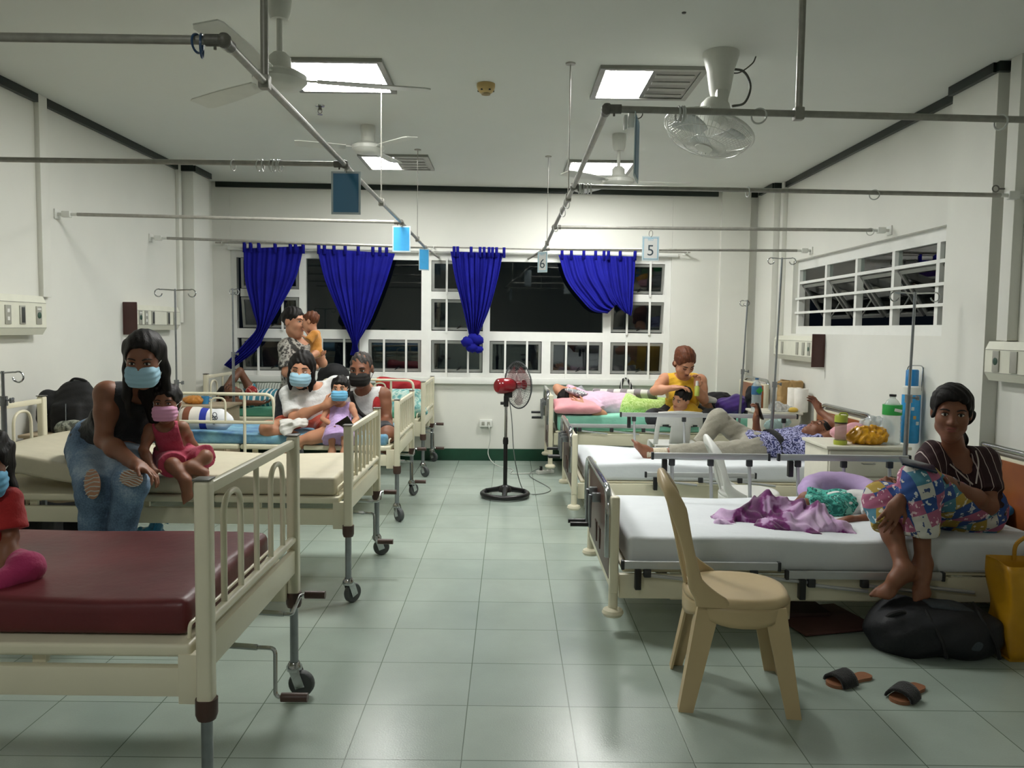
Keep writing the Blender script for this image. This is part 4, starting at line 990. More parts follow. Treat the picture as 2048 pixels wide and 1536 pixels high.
for k in range(54):
    a = 2 * math.pi * k / 54; d = R @ Vector((math.cos(a), math.sin(a), 0))
    g.tube([gc - fax * .055 + d * .05, gc - fax * .05 + d * .13, gc - fax * .02 + d * .198, gc + fax * .005 + d * .205], .0011, 4, caps=False)
    g.tube([gc + fax * .01 + d * .205, gc + fax * .04 + d * .16, gc + fax * .06 + d * .05], .0011, 4, caps=False)
g.ring(gc, .206, .006, fax, 48, 8)
for rr, o_ in ((.13, -.05), (.17, -.037), (.12, .05), (.165, .04)): g.ring(gc + fax * o_, rr, .0013, fax, 36, 5)
go = g.build('cage', mat('dark_cage_wire', '55585a', .35, .5), pf, world=True)
MB().lathe([(0, 0), (.042, 0), (.045, .008), (.03, .014), (0, .015)], gc + fax * .058, fax, 24).build('cage_badge', REDP, go, world=True)
MB().lathe([(0, -.03), (.035, -.03), (.035, .03), (0, .035)], gc, fax, 20).build('blade_hub', REDP, pf, world=True)
for k in range(3):
    def fb2(u, v):
        rr = .03 + .15 * u; t = k * 2 * math.pi / 3 + 1.2 + (v - .5) * (1.5 - .3 * u) + .3 * u
        return gc + R @ Vector((rr * math.cos(t), rr * math.sin(t), .045 * (v - .5)))
    MB().grid(fb2, 8, 8).build('blade', CLB.m, pf, world=True, solid=.002)
c = [Vector((FX + .02, FY + .02, .90)), Vector((FX + .05, FY + .03, .7)), Vector((FX + .08, FY + .05, .35)), Vector((FX + .16, FY + .2, .03)), Vector((FX + .28, FY + .1, .006)), Vector((FX + .42, FY + .35, .006)), pl + Vector((-.12, -.15, -.03)), pl + Vector((0, 0, .03))]
o = MB().tube(curve(c, 10), .004, 8).build('fan_cord', GC, pf, world=True)
MB().box(pl + Vector((0, 0, .015)), (.025, .025, .05), rotm(.5), .006).build('plug', BLACK, o, world=True)
# drip stands fixed to the beds
def drip(x, y, zt, zmid, zb, label, hooks=(.17, 0), lean=0., thick=.014):
    r = thing('drip_stand', label, 'IV pole', (x, y, zb), group='steel drip stands beside the beds')
    T = Vector((x + lean, y, zt)); M_ = Vector((x + lean * .5, y, zmid)); B = Vector((x, y, zb))
    MB().tube([B, M_], thick, 12).build('outer_tube', STEEL, r, world=True)
    MB().tube([M_ - Vector((0, 0, .05)), T], thick * .6, 10).build('inner_rod', STEEL, r, world=True)
    m = MB(); m.lathe([(0, -.03), (thick * 1.5, -.03), (thick * 1.5, .02), (0, .02)], M_, (0, 0, 1), 12); m.cyl(M_, M_ + Vector((.045, -.01, 0)), .005, n=8); m.box(M_ + Vector((.05, -.01, 0)), (.012, .035, .012), Matrix.Rotation(.6, 3, 'X'), .003); m.box(M_ + Vector((.05, -.01, 0)), (.012, .035, .012), Matrix.Rotation(-.6, 3, 'X'), .003); m.build('clamp_knob', STEEL, r, world=True)
    w = hooks[0]
    for s in (-1, 1):
        h = [T + Vector((0, 0, -.01)), T + Vector((s * w * .7, hooks[1], -.005))] + arc(T + Vector((s * w, hooks[1], -.03)), .028, math.pi / 2 + (.5 if s > 0 else -.5), math.pi / 2 - s * 4.6, 12, (1, 0, 0), (0, 0, 1))
        MB().tube(h, .0048, 8).build('hook', CHROME, r, world=True)
    return r
q = at(5, 742, 4.17); drip(q.x, 4.17, q.z, at(5, 800, 4.17).z, .46, 'drip stand at the left edge beside the beige mattress', (.08, 0))
q = at(350, 578, 6.02); drip(q.x, 6.02, q.z, at(350, 765, 6.02).z, .45, 'drip stand behind the woman in jeans and the girl in pink', (.125, 0), thick=.012)
q = at(465, 577, 7.86); drip(q.x, 7.86, q.z, 1.2, .45, 'thin drip stand beside the far left bed', (.02, .05), thick=.014)
q = at(1476, 830, 8.0); drip(q.x, 7.97, at(1484, 600, 8.0).z, at(1476, 742, 8.0).z, .45, 'leaning drip stand left of the purple clothes', (.02, .1), .05, .013)
q = at(1541, 870, 7.1); drip(q.x, 7.11, at(1555, 515, 7.1).z, at(1546, 768, 7.1).z, .33, 'tallest drip stand, in front of the far right corner', (.095, 0), .05, .0145)
q = at(1806, 900, 4.95); drip(q.x, 4.93, at(1811, 584, 4.95).z, at(1807, 795, 4.95).z, .34, 'drip stand in front of the blue thermos', (.125, 0), .02, .0145)
# ---------------------------------------------------------------- bedside cabinets and what stands on them
CABW = mat('cabinet_white', 'd8d5c6', .4, var=.03); CABB = mat('cabinet_beige', 'b6a488', .45, var=.05)
def cabinet(x0, x1, y0, y1, zt, label, m_, front=-1):
    r = thing('bedside_cabinet', label, 'cabinet', ((x0 + x1) / 2, (y0 + y1) / 2, 0), group='bedside cabinets')
    MB().b2((x0 + .01, y0 + .02, .09), (x1 - .01, y1 - .01, zt - .02), .004).build('carcass', m_, r, world=True)
    MB().b2((x0 - .01, y0 - .01, zt - .022), (x1 + .01, y1 + .01, zt), .006).build('top', m_, r, world=True)
    for x in (x0 + .04, x1 - .04):
        for y in (y0 + .05, y1 - .05): MB().cyl((x, y, .1), (x, y, 0), .018, .014, 10).build('leg', STEEL, r, world=True)
    d = MB().b2((x0 + .02, y0 + .004, zt - .2), (x1 - .02, y0 + .022, zt - .035), .003).build('drawer', m_, r, world=True)
    MB().tube([((x0 + x1) / 2 - .04, y0 + .004, zt - .115), ((x0 + x1) / 2 - .04, y0 - .018, zt - .115), ((x0 + x1) / 2 + .04, y0 - .018, zt - .115), ((x0 + x1) / 2 + .04, y0 + .004, zt - .115)], .005, 8).build('handle', CHROME, d, world=True)
    d = MB().b2((x0 + .02, y0 + .004, .11), (x1 - .02, y0 + .022, zt - .215), .003).build('door', m_, r, world=True)
    MB().ball((x0 + .06, y0 - .006, zt - .3), .012, 10).build('knob', CHROME, d, world=True)
    return r
ZA, ZB, ZL2, ZL3 = .73, .735, .745, .76
cabinet(2.13, 2.68, 5.28, 5.72, ZA, 'white bedside cabinet under the thermos and the yellow plastic bag', CABW)
cabinet(2.34, 2.74, 7.42, 7.82, ZB, 'white bedside cabinet under the paper towel rolls', CABW)
cabinet(-3.2, -2.72, 5.22, 5.64, ZL2, 'beige bedside cabinet under the black backpack', CABB)
cabinet(-3.2, -2.52, 7.12, 7.52, ZL3, 'beige bedside cabinet behind the girl in pink, with an orange bag on it', CABB)
def on(px, Y, z): q = at(px, 700, Y); return Vector((q.x, Y, z))
# vacuum flask
c = on(1827, 5.5, ZA); THB = mat('thermos_blue', '2a93cf', .35, var=.1, scale=18); THD = mat('thermos_cap_blue', '1e78b4', .35)
t = thing('thermos_flask', 'tall blue vacuum flask with wire handle on the white cabinet', 'thermos', c)
MB().lathe([(0, 0), (.055, 0), (.06, .01), (.06, .33), (.056, .34), (0, .34)], c, n=32).build('body', THB, t, world=True)
MB().lathe([(0, .33), (.06, .335), (.061, .385), (.05, .395), (0, .395)], c, n=32).build('shoulder', WPLAS, t, world=True, label='white shoulder band')
MB().lathe([(0, .39), (.042, .39), (.041, .5), (.035, .507), (0, .507)], c, n=28).build('cup_lid', THD, t, world=True)
MB().tube(rpath([c + Vector((-.035, 0, .4)), c + Vector((-.035, 0, .535)), c + Vector((.075, 0, .535)), c + Vector((.068, 0, .36))], .03, 4), .004, 8).build('handle', CHROME, t, world=True)
for dx, dz, cl in ((0, .18, 'c8a05a'), (.02, .14, 'd0d8d8'), (-.015, .24, 'c8d4d6')): MB().box(c + Vector((dx, -.0585, dz)), (.02, .004, .024), None, .002).build('motif', mat('flask_motif_' + cl, cl, .5), t, world=True)
# big water bottle with green label
def m_clear(name, col, al, rough=.15):
    t = NT(name); t.b.inputs['Base Color'].default_value = lin(col); t.b.inputs['Alpha'].default_value = al; t.b.inputs['Roughness'].default_value = rough
    return finish(t, name)
CLW = m_clear('clear_bottle', 'c9d6d6', .38, .08); CLG = m_clear('clear_plastic_bag', 'ccd3d6', .5, .25); WATER = m_clear('water', 'b8c8c8', .35, .05)
GLAB = mat('green_label', '2a9a44', .45, var=.1); BLAB = mat('blue_label', '2f5f86', .45, var=.2)
def bottle(c, r, h, label, lab, z0, z1, cap, group='plastic drink bottles'):
    t = thing('water_bottle', label, 'bottle', c, group=group)
    pr = [(0, 0), (r * .9, 0), (r, .01)]
    for k in range(7): pr += [(r, .02 + h * .6 * k / 7), (r * .95, .02 + h * .6 * (k + .5) / 7)]
    pr += [(r, h * .66), (r * .95, h * .76), (r * .6, h * .87), (r * .32, h * .92), (r * .32, h * .97), (0, h * .97)]
    MB().lathe(pr, c, n=28).build('body', CLW, t, world=True)
    MB().lathe([(r * 1.005, z0), (r * 1.015, z0 + .002), (r * 1.015, z1 - .002), (r * 1.005, z1)], c, n=28).build('label_band', lab, t, world=True)
    MB().lathe([(0, h * .955), (r * .36, h * .955), (r * .36, h), (0, h)], c, n=16).build('cap', cap, t, world=True)
    return t
c = on(1790, 5.42, ZA); b = bottle(c, .062, .34, 'big clear water bottle with green label beside the blue flask', GLAB, .20, .27, BLACK)
MB().box(c + Vector((.01, -.0645, .235)), (.05, .003, .02), Matrix.Rotation(.0, 3, 'Y') @ Matrix.Rotation(.2, 3, 'Y'), .001).build('label_mark', WPLAS, b, world=True)
c = on(1516, 7.5, ZB); b = bottle(c, .047, .315, 'clear water bottle with blue and green label behind the raised phone', BLAB, .16, .24, BLAB)
MB().box(c + Vector((.012, -.048, .2)), (.045, .003, .05), Matrix.Rotation(.78, 3, 'Y'), .001).build('label_mark', GLAB, b, world=True)
# green tumbler
c = on(1688, 5.36, ZA); LIME = mat('lime_plastic', 'a2ab3a', .4); t = thing('drink_tumbler', 'clear tumbler with lime green lid and base on the cabinet corner', 'tumbler', c)
MB().lathe([(0, 0), (.042, 0), (.044, .012), (.043, .03), (0, .03)], c, n=28).build('base', LIME, t, world=True)
MB().lathe([(.038, .03), (.038, .15), (.036, .152), (0, .152)], c, n=28).build('cup', m_clear('smoky_cup', '9b8a76', .45, .1), t, world=True)
MB().lathe([(0, .145), (.041, .145), (.041, .155), (0, .155)], c, n=28).build('seal_ring', BLACK, t, world=True)
MB().lathe([(0, .153), (.042, .153), (.042, .19), (.038, .2), (0, .202)], c, n=28).build('lid', LIME, t, world=True)
MB().tube(rpath([c + Vector((-.02, -.02, .2)), c + Vector((-.018, -.02, .215)), c + Vector((.03, -.02, .215)), c + Vector((.035, -.02, .195))], .01, 3), .006, 8).build('carry_loop', LIME, t, world=True)
# crinkled plastic bags
def crinkle(a, f, sd):
    def fn(X, Y, Z):
        u = np.abs(np.sin(f * X + 1.7 * np.sin(f * .6 * Z + sd)) + .0) + np.abs(np.sin(f * .8 * (Z + Y) + 2 * np.sin(f * .5 * X + sd * 2))) + .6 * np.abs(np.sin(1.9 * f * (X - .6 * Z + .4 * Y) + sd))
        return a * (1.4 - u)
    return fn
YB = NT('yellow_plastic_bag'); YB.l(YB.ramp(YB.noise(22, 3), [(.3, 'c98a10'), (.7, 'e8ad1e')]), YB.b.inputs['Base Color']); YB.b.inputs['Roughness'].default_value = .25; YB.b.inputs['Transmission Weight'].default_value = .15; finish(YB, 'yellow_plastic_bag')
c = on(1742, 5.4, ZA)
softthing('plastic_bag', [EL(c + Vector((0, 0, .045)), (.13, .09, .05), None, .03), EL(c + Vector((-.05, 0, .08)), (.06, .05, .04), None, .03), RC(c + Vector((-.03, -.02, .1)), c + Vector((.03, -.03, .125)), .02, .01, .02), EL(c + Vector((.07, 0, .07)), (.06, .06, .05), None, .03), RC(c + Vector((-.12, 0, .04)), c + Vector((-.15, -.03, .07)), .02, .006, .02)], .005, YB.m, 'crumpled yellow plastic bag on the white cabinet', 'plastic bag', clips=[(c, (0, 0, -1))], disp=crinkle(.008, 70, 1))
c = on(1763, 5.6, ZA)
softthing('plastic_bag', [EL(c + Vector((0, 0, .08)), (.11, .07, .085), None, .03), EL(c + Vector((-.05, 0, .12)), (.05, .05, .05), None, .03), RC(c + Vector((-.1, 0, .1)), c + Vector((-.16, 0, .07)), .04, .02, .03)], .006, CLG, 'pale grey plastic bag behind the yellow one', 'plastic bag', clips=[(c, (0, 0, -1))], disp=crinkle(.008, 60, 3))
c = on(1705, 5.6, ZA); PINKC = m_cloth('pink_cloth', 'c48a96', 'd7a3ac', 9)
softthing('folded_cloth', [EL(c + Vector((0, 0, .05)), (.13, .1, .055), None, .03), EL(c + Vector((.05, 0, .09)), (.05, .06, .03), None, .03)], .007, PINKC, 'pink cloth behind the lime tumbler', 'cloth', clips=[(c, (0, 0, -1))], disp=wrinkle(.008, 50, 1))
# cabinet by the far right beds
for px, y, lb in ((1606, 7.5, 'white paper towel roll, nearer of the two on the far cabinet'), (1592, 7.62, 'white paper towel roll behind the nearer one on the far cabinet')):
    c = on(px, y, ZB); t = thing('paper_roll', lb, 'paper towel', c, group='paper towel rolls')
    MB().lathe([(.02, 0), (.062, 0), (.064, .004), (.064, .216), (.062, .22), (.02, .22), (.018, .2), (.018, .01)], c, n=32).build('paper', mat('tissue_paper', 'e6e2da', .9, bump=.15, bscale=90), t, world=True)
    MB().lathe([(.017, .002), (.02, .002), (.02, .221), (.017, .221)], c, n=20).build('core', mat('roll_core', 'a98c66', .8), t, world=True)
c = on(1583, 7.72, ZB); KR = mat('kraft_paper', 'a98a5c', .75, var=.1, scale=9, bump=.3, bscale=18)
t = thing('paper_bag', 'crumpled brown paper bag behind the paper towel rolls', 'paper bag', c)
soft('bag', [BX(c + Vector((0, 0, .14)), (.115, .045, .14), rotm(.1), .015, .01)], .006, KR, t, disp=crinkle(.005, 40, 2)); MB().box(c + Vector((-.05, 0, .283)), (.08, .05, .012), Matrix.Rotation(.1, 3, 'Y'), .003).build('folded_rim', mat('kraft_rim', '8c7148', .8), t, world=True)
c = on(1562, 7.5, ZB)
softthing('plastic_bag', [EL(c + Vector((0, 0, .035)), (.1, .06, .04), None, .03), EL(c + Vector((-.03, 0, .06)), (.05, .04, .04), None, .03), EL(c + Vector((.09, 0, .025)), (.05, .05, .025), None, .02)], .006, CLG, 'clear crinkled plastic bag beside the far water bottle', 'plastic bag', clips=[(c, (0, 0, -1))], disp=crinkle(.008, 80, 5))
c = on(1590, 7.46, ZB); softthing('bread_bun', [EL(c + Vector((0, 0, .022)), (.05, .035, .025))], .006, mat('yellow_bun', 'd9b64f', .5), 'small yellow packet in front of the paper rolls', 'packet', clips=[(c, (0, 0, -1))])
c = on(1555, 7.38, .62); softthing('plastic_bag', [EL(c + Vector((0, 0, .0)), (.1, .03, .06), None, .02), EL(c + Vector((.09, 0, .03)), (.06, .03, .04), None, .02)], .006, m_clear('pale_teal_bag', 'a9c6c4', .6, .3), 'pale teal plastic bag hanging on the front of the far cabinet', 'plastic bag', disp=crinkle(.006, 70, 4))
# left cabinets
BKF = mat('black_fabric', '121214', .8, var=.2, bump=.2, bscale=80); CAMO = NT('camo_fabric')
CAMO.l(CAMO.ramp(CAMO.noise(26, 3), [(.38, '4c4f47'), (.48, '7c8074'), (.56, '9a9c90'), (.66, '5c6058')], 'CONSTANT'), CAMO.b.inputs['Base Color']); CAMO.b.inputs['Roughness'].default_value = .85; finish(CAMO, 'camo_fabric')
c = Vector((-3.0, 5.45, ZL2)); q = at(142, 800, 5.45); c.x = q.x
t = thing('backpack', 'black backpack standing on the beige cabinet at the left', 'backpack', c)
soft('body', [EL(c + Vector((.03, 0, .15)), (.15, .11, .19), None, .04), EL(c + Vector((-.14, -.02, .13)), (.08, .08, .16), None, .04), BX(c + Vector((.02, -.09, .1)), (.1, .04, .1), None, .03, .03), EL(c + Vector((.05, 0, .28)), (.09, .07, .07), None, .04)], .007, BKF, t, clips=[(c, (0, 0, -1))], disp=wrinkle(.006, 40))
MB().tube(curve([c + Vector((.0, -.02, .33)), c + Vector((.04, -.03, .36)), c + Vector((.09, -.02, .355)), c + Vector((.11, 0, .34))], 5), .008, 8).build('top_handle', BKF, t, world=True)
MB().tube([c + Vector((-.14, -.1, .25)), c + Vector((-.13, -.11, .18))], .004, 6).build('tassel_cord', WPLAS, t, world=True); MB().lathe([(0, 0), (.03, .0), (.02, .03), (.006, .06), (0, .065)], c + Vector((-.13, -.115, .12)), n=10).build('tassel', mat('grey_tassel', '6f7f80', .6), t, world=True)
MB().tube([c + Vector((.04, -.135, .2)), c + Vector((.04, -.138, .08))], .004, 6).build('zip_pull', CHROME, t, world=True)
c = Vector((at(138, 840, 5.26).x, 5.29, ZL2)); softthing('pouch', [EL(c + Vector((0, 0, .045)), (.105, .05, .05), None, .02), BX(c + Vector((0, 0, .03)), (.1, .045, .03), None, .02, .02)], .006, CAMO.m, 'grey camouflage pouch lying in front of the black backpack', 'pouch', clips=[(c, (0, 0, -1))], disp=wrinkle(.004, 60))
c = on(386, 7.3, ZL3); softthing('snack_bag', [EL(c + Vector((0, 0, .035)), (.1, .06, .04), None, .03), EL(c + Vector((.06, 0, .03)), (.05, .05, .03), None, .02)], .006, mat('orange_packet', 'cf8a3c', .35), 'orange snack bag on the left cabinet near the wall', 'bag', clips=[(c, (0, 0, -1))], disp=crinkle(.006, 70, 2))
c = on(409, 7.3, ZL3); t = thing('drinking_cup', 'small blue plastic cup on the left cabinet', 'cup', c); MB().lathe([(0, 0), (.03, 0), (.036, .07), (.033, .07), (.028, .006), (0, .006)], c, n=20).build('cup', mat('cup_blue', '3f8fc4', .4), t, world=True); MB().ring(c + Vector((.045, 0, .04)), .018, .005, (0, 1, 0), 14, 6).build('handle', mat('cup_blue', '3f8fc4', .4), t, world=True)

# ---------------------------------------------------------------- bedding and loose things on the right
def m_stripe(name, cols, axis, per, ang=0., rough=.85):
    t = NT(name); co = t.co(); s = t.n('ShaderNodeSeparateXYZ', {0: t.n('ShaderNodeMapping', {'Vector': co, 'Rotation': (0, 0, ang)}).outputs[0]})
    m1 = t.n('ShaderNodeMath', {0: s.outputs[axis], 1: 1 / per}, operation='MULTIPLY'); fr_ = t.n('ShaderNodeMath', {0: m1.outputs[0]}, operation='FRACT')
    t.l(t.ramp(fr_.outputs[0], cols, 'CONSTANT'), t.b.inputs['Base Color']); t.b.inputs['Roughness'].default_value = rough
    t.bump(t.noise(120, 2), .15, .003); return finish(t, name)
def pillow(c, w, d, h, rz, tilt, m_, label, name='pillow', vox=.008, cat='pillow', group=None, disp=.006):
    R = rotm(rz) @ Matrix.Rotation(tilt, 3, 'X'); c = Vector(c); pr = [EL(c, (w * .9, d * .9, h), R, .03)]
    for sx in (-1, 1):
        for sy in (-1, 1): pr.append(RC(c + R @ Vector((sx * w * .55, sy * d * .5, 0)), c + R @ Vector((sx * w * .93, sy * d * .93, 0)), h * .55, h * .22, .05))
    pr.append(BX(c, (w * .93, d * .93, h * .45), R, h * .4, .05))
    return softthing(name, pr, vox, m_, label, cat, group, disp=wrinkle(disp, 28, w))
PINKP = m_cloth('pink_pillowcase', 'd98f97', 'e3a3a8', 5)
pillow(at(1150, 812, 8.15) + Vector((0, 0, .0)), .24, .17, .075, .12, .15, PINKP, 'pink pillow under the head of the person in pink')
GST = m_stripe('grey_striped_ticking', [(0, '8c8488'), (.5, 'd9d7d2')], 'X', .13, .5)
pillow(at(1250, 795, 8.58), .36, .16, .05, -.08, -.55, GST, 'grey and white striped pillow lying across the person in pink', disp=.003)
BLUEP2 = m_cloth('bright_blue_pillow', '2b79bd', '3a8cd0', 5)
pillow((2.56, 4.5, .53), .16, .26, .06, .1, 0, BLUEP2, 'bright blue pillow at the head of the nearest right bed')
GRP = m_cloth('green_pillow_edge', '6fa36a', '8bbd80', 6); pillow((2.66, 4.62, .61), .1, .24, .045, .1, .1, GRP, 'green pillow behind the bright blue one')
LIL = m_cloth('lilac_cloth', 'b59acb', 'c6aedb', 5)
pc = at(1692, 985, 4.62); cu = arc((pc.x, 4.68, .525), .19, math.pi * 1.0, math.pi * .0, 10, (1, 0, 0), (0, .75, .28))
softthing('bolster', [RC(cu[i], cu[i + 1], .055, .055, .03) for i in range(len(cu) - 1)], .008, LIL, 'curved lilac bolster behind the sleeping child', 'pillow', disp=wrinkle(.003, 60))
# purple blanket heap
def m_blanket():
    t = NT('purple_blanket'); n = t.noise(7.5, 3, .5)
    t.l(t.ramp(n, [(.40, '4f0f4a'), (.47, '74206c'), (.51, 'bf98c4'), (.62, 'cfb0d4'), (.72, 'dcc6de')]), t.b.inputs['Base Color']); t.b.inputs['Roughness'].default_value = .95; t.b.inputs['Sheen Weight'].default_value = .4
    t.bump(t.noise(200, 2), .3, .003); return finish(t, 'purple_blanket')
ZM = .468
def blanket():
    b = MB(); NU, NV = 130, 74; x0, x1 = 1.02, 1.78; y0, y1 = 3.98, 4.42
    def fn(u, v):
        x = x0 + (x1 - x0) * u; y = y0 + (y1 - y0) * v
        e = 0.
        for cx, cy, rx, ry, h in ((1.10, 4.14, .12, .05, .03), (1.22, 4.26, .12, .08, .075), (1.36, 4.28, .14, .12, .135), (1.5, 4.24, .15, .13, .15), (1.62, 4.14, .14, .11, .11), (1.7, 4.08, .1, .07, .05), (1.42, 4.08, .16, .08, .06)):
            d = ((x - cx) / rx) ** 2 + ((y - cy) / ry) ** 2; e = max(e, h * max(0, 1 - d) ** .5 if d < 1 else 0) if False else e + h * math.exp(-1.6 * d) * .8
        wx = x + .035 * math.sin(17 * y + 9 * x); wy = y + .03 * math.sin(21 * x - 7 * y)
        r1 = (.5 + .5 * math.sin(38 * wx + 25 * wy)) ** 1.4; r2 = (.5 + .5 * math.sin(27 * wy - 45 * wx + 1.3)) ** 1.4; r3 = (.5 + .5 * math.sin(80 * wx + 62 * wy + 2 + 3 * math.sin(23 * x))) ** 1.6
        z = e * (.5 + .38 * r1 + .3 * r2) + .016 * r3 * min(1, e / .04) - .004
        # ragged outline: sink the grid under the sheet where the heap ends
        k = .018 + .01 * math.sin(31 * x) + .008 * math.sin(47 * y + 20 * x)
        return Vector((x + .018 * (r2 - .5) * min(1, e * 12), y + .02 * (r1 - .5) * min(1, e * 12), ZM + (z if e > k else -.012 + .0 * z)))
    vs = [fn(i / NU, j / NV) for i in range(NU + 1) for j in range(NV + 1)]; fs = []
    for i in range(NU):
        for j in range(NV):
            q = (i * (NV + 1) + j, (i + 1) * (NV + 1) + j, (i + 1) * (NV + 1) + j + 1, i * (NV + 1) + j + 1)
            if max(vs[a].z for a in q) > ZM - .01: fs.append(q)
    used = sorted({a for q in fs for a in q}); mp = {a: i for i, a in enumerate(used)}
    b.add([vs[a] for a in used], [tuple(mp[a] for a in q) for q in fs])
    return solo(b, 'blanket', m_blanket(), 'crumpled purple and lilac fleece blanket on the nearest right bed', 'blanket', ang=180, solid=.005)
blanket()
# clothes and bags at the head of the far right bed
PURC = m_cloth('purple_cloth', '33185e', '4a2a80', 7)
c = Vector((at(1465, 800, 8.3).x, 8.3, .62))
softthing('clothes_pile', [EL(c + Vector((-.02, 0, .08)), (.16, .14, .1), None, .04), EL(c + Vector((.06, 0, .13)), (.1, .12, .08), None, .04)], .008, PURC, 'purple clothes piled at the head of the far right bed', 'clothes', clips=[(c, (0, 0, -1))], disp=wrinkle(.014, 36, 2))
c = Vector((at(1505, 790, 8.35).x, 8.2, .52))
t = thing('backpack', 'black bag with straps hanging by the far right headboard', 'bag', c)
soft('body', [EL(c + Vector((0, 0, .05)), (.13, .12, .2), None, .04), EL(c + Vector((-.05, .05, .28)), (.06, .08, .12), None, .04), RC(c + Vector((-.08, 0, .3)), c + Vector((-.03, 0, .42)), .03, .025, .03)], .008, BKF, t, disp=wrinkle(.008, 36, 1))
MB().tube(curve([c + Vector((-.06, -.05, .42)), c + Vector((-.02, -.1, .3)), c + Vector((.0, -.12, .1)), c + Vector((.02, -.12, -.1))], 5), .012, 8).build('strap', BKF, t, world=True)
c = Vector((at(1410, 800, 8.5).x, 8.55, .62))
softthing('jacket', [EL(c + Vector((.05, 0, .1)), (.2, .1, .1), None, .04), EL(c + Vector((.17, 0, .14)), (.12, .1, .08), None, .04)], .009, BKF, 'dark jacket heaped behind the woman in yellow', 'clothes', clips=[(c, (0, 0, -1))], disp=wrinkle(.015, 36, 3))
WTOW = m_cloth('white_towel', 'd6d4cf', 'e4e2dd', 9)
c = Vector((at(1416, 800, 8.2).x, 8.25, .7)); softthing('towel', [RC(c + Vector((-.12, 0, .02)), c + Vector((.0, 0, .08)), .02, .03, .03), RC(c + Vector((0, 0, .08)), c + Vector((.08, 0, .07)), .035, .03, .03)], .007, WTOW, 'rolled white towel right of the child in yellow', 'towel', disp=wrinkle(.004, 60))
# black and white webbing straps by the window
c = atb(1251, 782, .06); t = thing('webbing_strap', 'black and white webbing strap propped on the bed under the window', 'strap', c)
WEB = m_stripe('webbing', [(0, '17171a'), (.32, 'd0d0cc'), (.68, '17171a')], 'X', .032)
for a_ in ([(-.07, -.1), (-.055, .02), (-.035, .12), (.0, .15)], [(.09, -.1), (.075, .0), (.04, .1), (.0, .15)]):
    pts = curve([c + Vector((x, 0, z)) for x, z in a_], 5); m = MB()
    for i in range(len(pts) - 1):
        e = Vector((.016, 0, 0)); m.add([pts[i] - e, pts[i] + e, pts[i + 1] + e, pts[i + 1] - e], [(0, 1, 2, 3)])
    m.build('band', WEB, t, world=True, solid=.004)
# ---------------------------------------------------------------- things on the left beds
def m_bolster():
    t = NT('striped_bolster'); co = t.co(); s = t.n('ShaderNodeSeparateXYZ', {0: co}); mr = t.n('ShaderNodeMapRange', {'Value': s.outputs['X'], 'From Min': -.19, 'From Max': .19})
    t.l(t.ramp(mr.outputs[0], [(0, 'd9cfc4'), (.12, '7c4a34'), (.26, 'dcd6cc'), (.46, '2a3aa0'), (.60, 'dfe0e2')], 'CONSTANT'), t.b.inputs['Base Color']); t.b.inputs['Roughness'].default_value = .85; return finish(t, 'striped_bolster')
c = at(410, 838, 6.3)
t = thing('bolster_pillow', 'white bolster pillow with brown and blue stripes, behind the girl in pink', 'pillow', c)
soft('cushion', [RC(c + Vector((-.12, 0, .0)), c + Vector((.12, 0, -.01)), .1, .085, .03), RC(c + Vector((.12, 0, 0)), c + Vector((.19, 0, -.01)), .07, .035, .03), RC(c + Vector((-.12, 0, 0)), c + Vector((-.19, 0, -.01)), .07, .035, .03)], .007, m_bolster(), t, disp=wrinkle(.004, 40))
m = MB(); 
for k, (dx, dz) in enumerate(((.085, .03), (.1, -.01), (.12, .02), (.11, .045))): m.ring(c + Vector((dx, -.088, dz)), .012 + .006 * (k % 2), .003, (.3, 1, 0), 12, 5)
m.build('motif', mat('dark_print', '3c4048', .8), t, world=True)
FLOR = NT('teal_floral'); FLOR.l(FLOR.ramp(FLOR.noise(16, 3), [(.36, '4e8f92'), (.47, '8dbab2'), (.55, 'c7d6cc'), (.64, '6fa79f')]), FLOR.b.inputs['Base Color']); FLOR.b.inputs['Roughness'].default_value = .9; finish(FLOR, 'teal_floral')
pillow(at(812, 805, 8.2) + Vector((.0, 0, .0)), .2, .2, .12, .2, .5, FLOR.m, 'teal floral pillow at the foot of the far left bed')
REDB = mat('red_fabric', 'a81722', .6, bump=.2, bscale=50)
c = at(798, 770, 8.5); t = thing('red_bag', 'long red bag lying across the foot of the far left bed', 'bag', c)
soft('body', [BX(c, (.24, .09, .07), Matrix.Rotation(.07, 3, 'Y'), .05, .02)], .008, REDB, t, disp=wrinkle(.008, 30)); MB().box(c + Vector((-.2, -.09, .05)), (.06, .012, .05), Matrix.Rotation(.4, 3, 'Y'), .004).build('patch', mat('orange_patch', 'd8671e', .6), t, world=True)
c = at(668, 750, 8.1); softthing('shoulder_bag', [EL(c, (.16, .1, .12), None, .03), EL(c + Vector((-.05, 0, -.1)), (.14, .1, .1), None, .03)], .008, BKF, 'black shoulder bag behind the woman in the white shirt', 'bag', disp=wrinkle(.006, 30, 2))
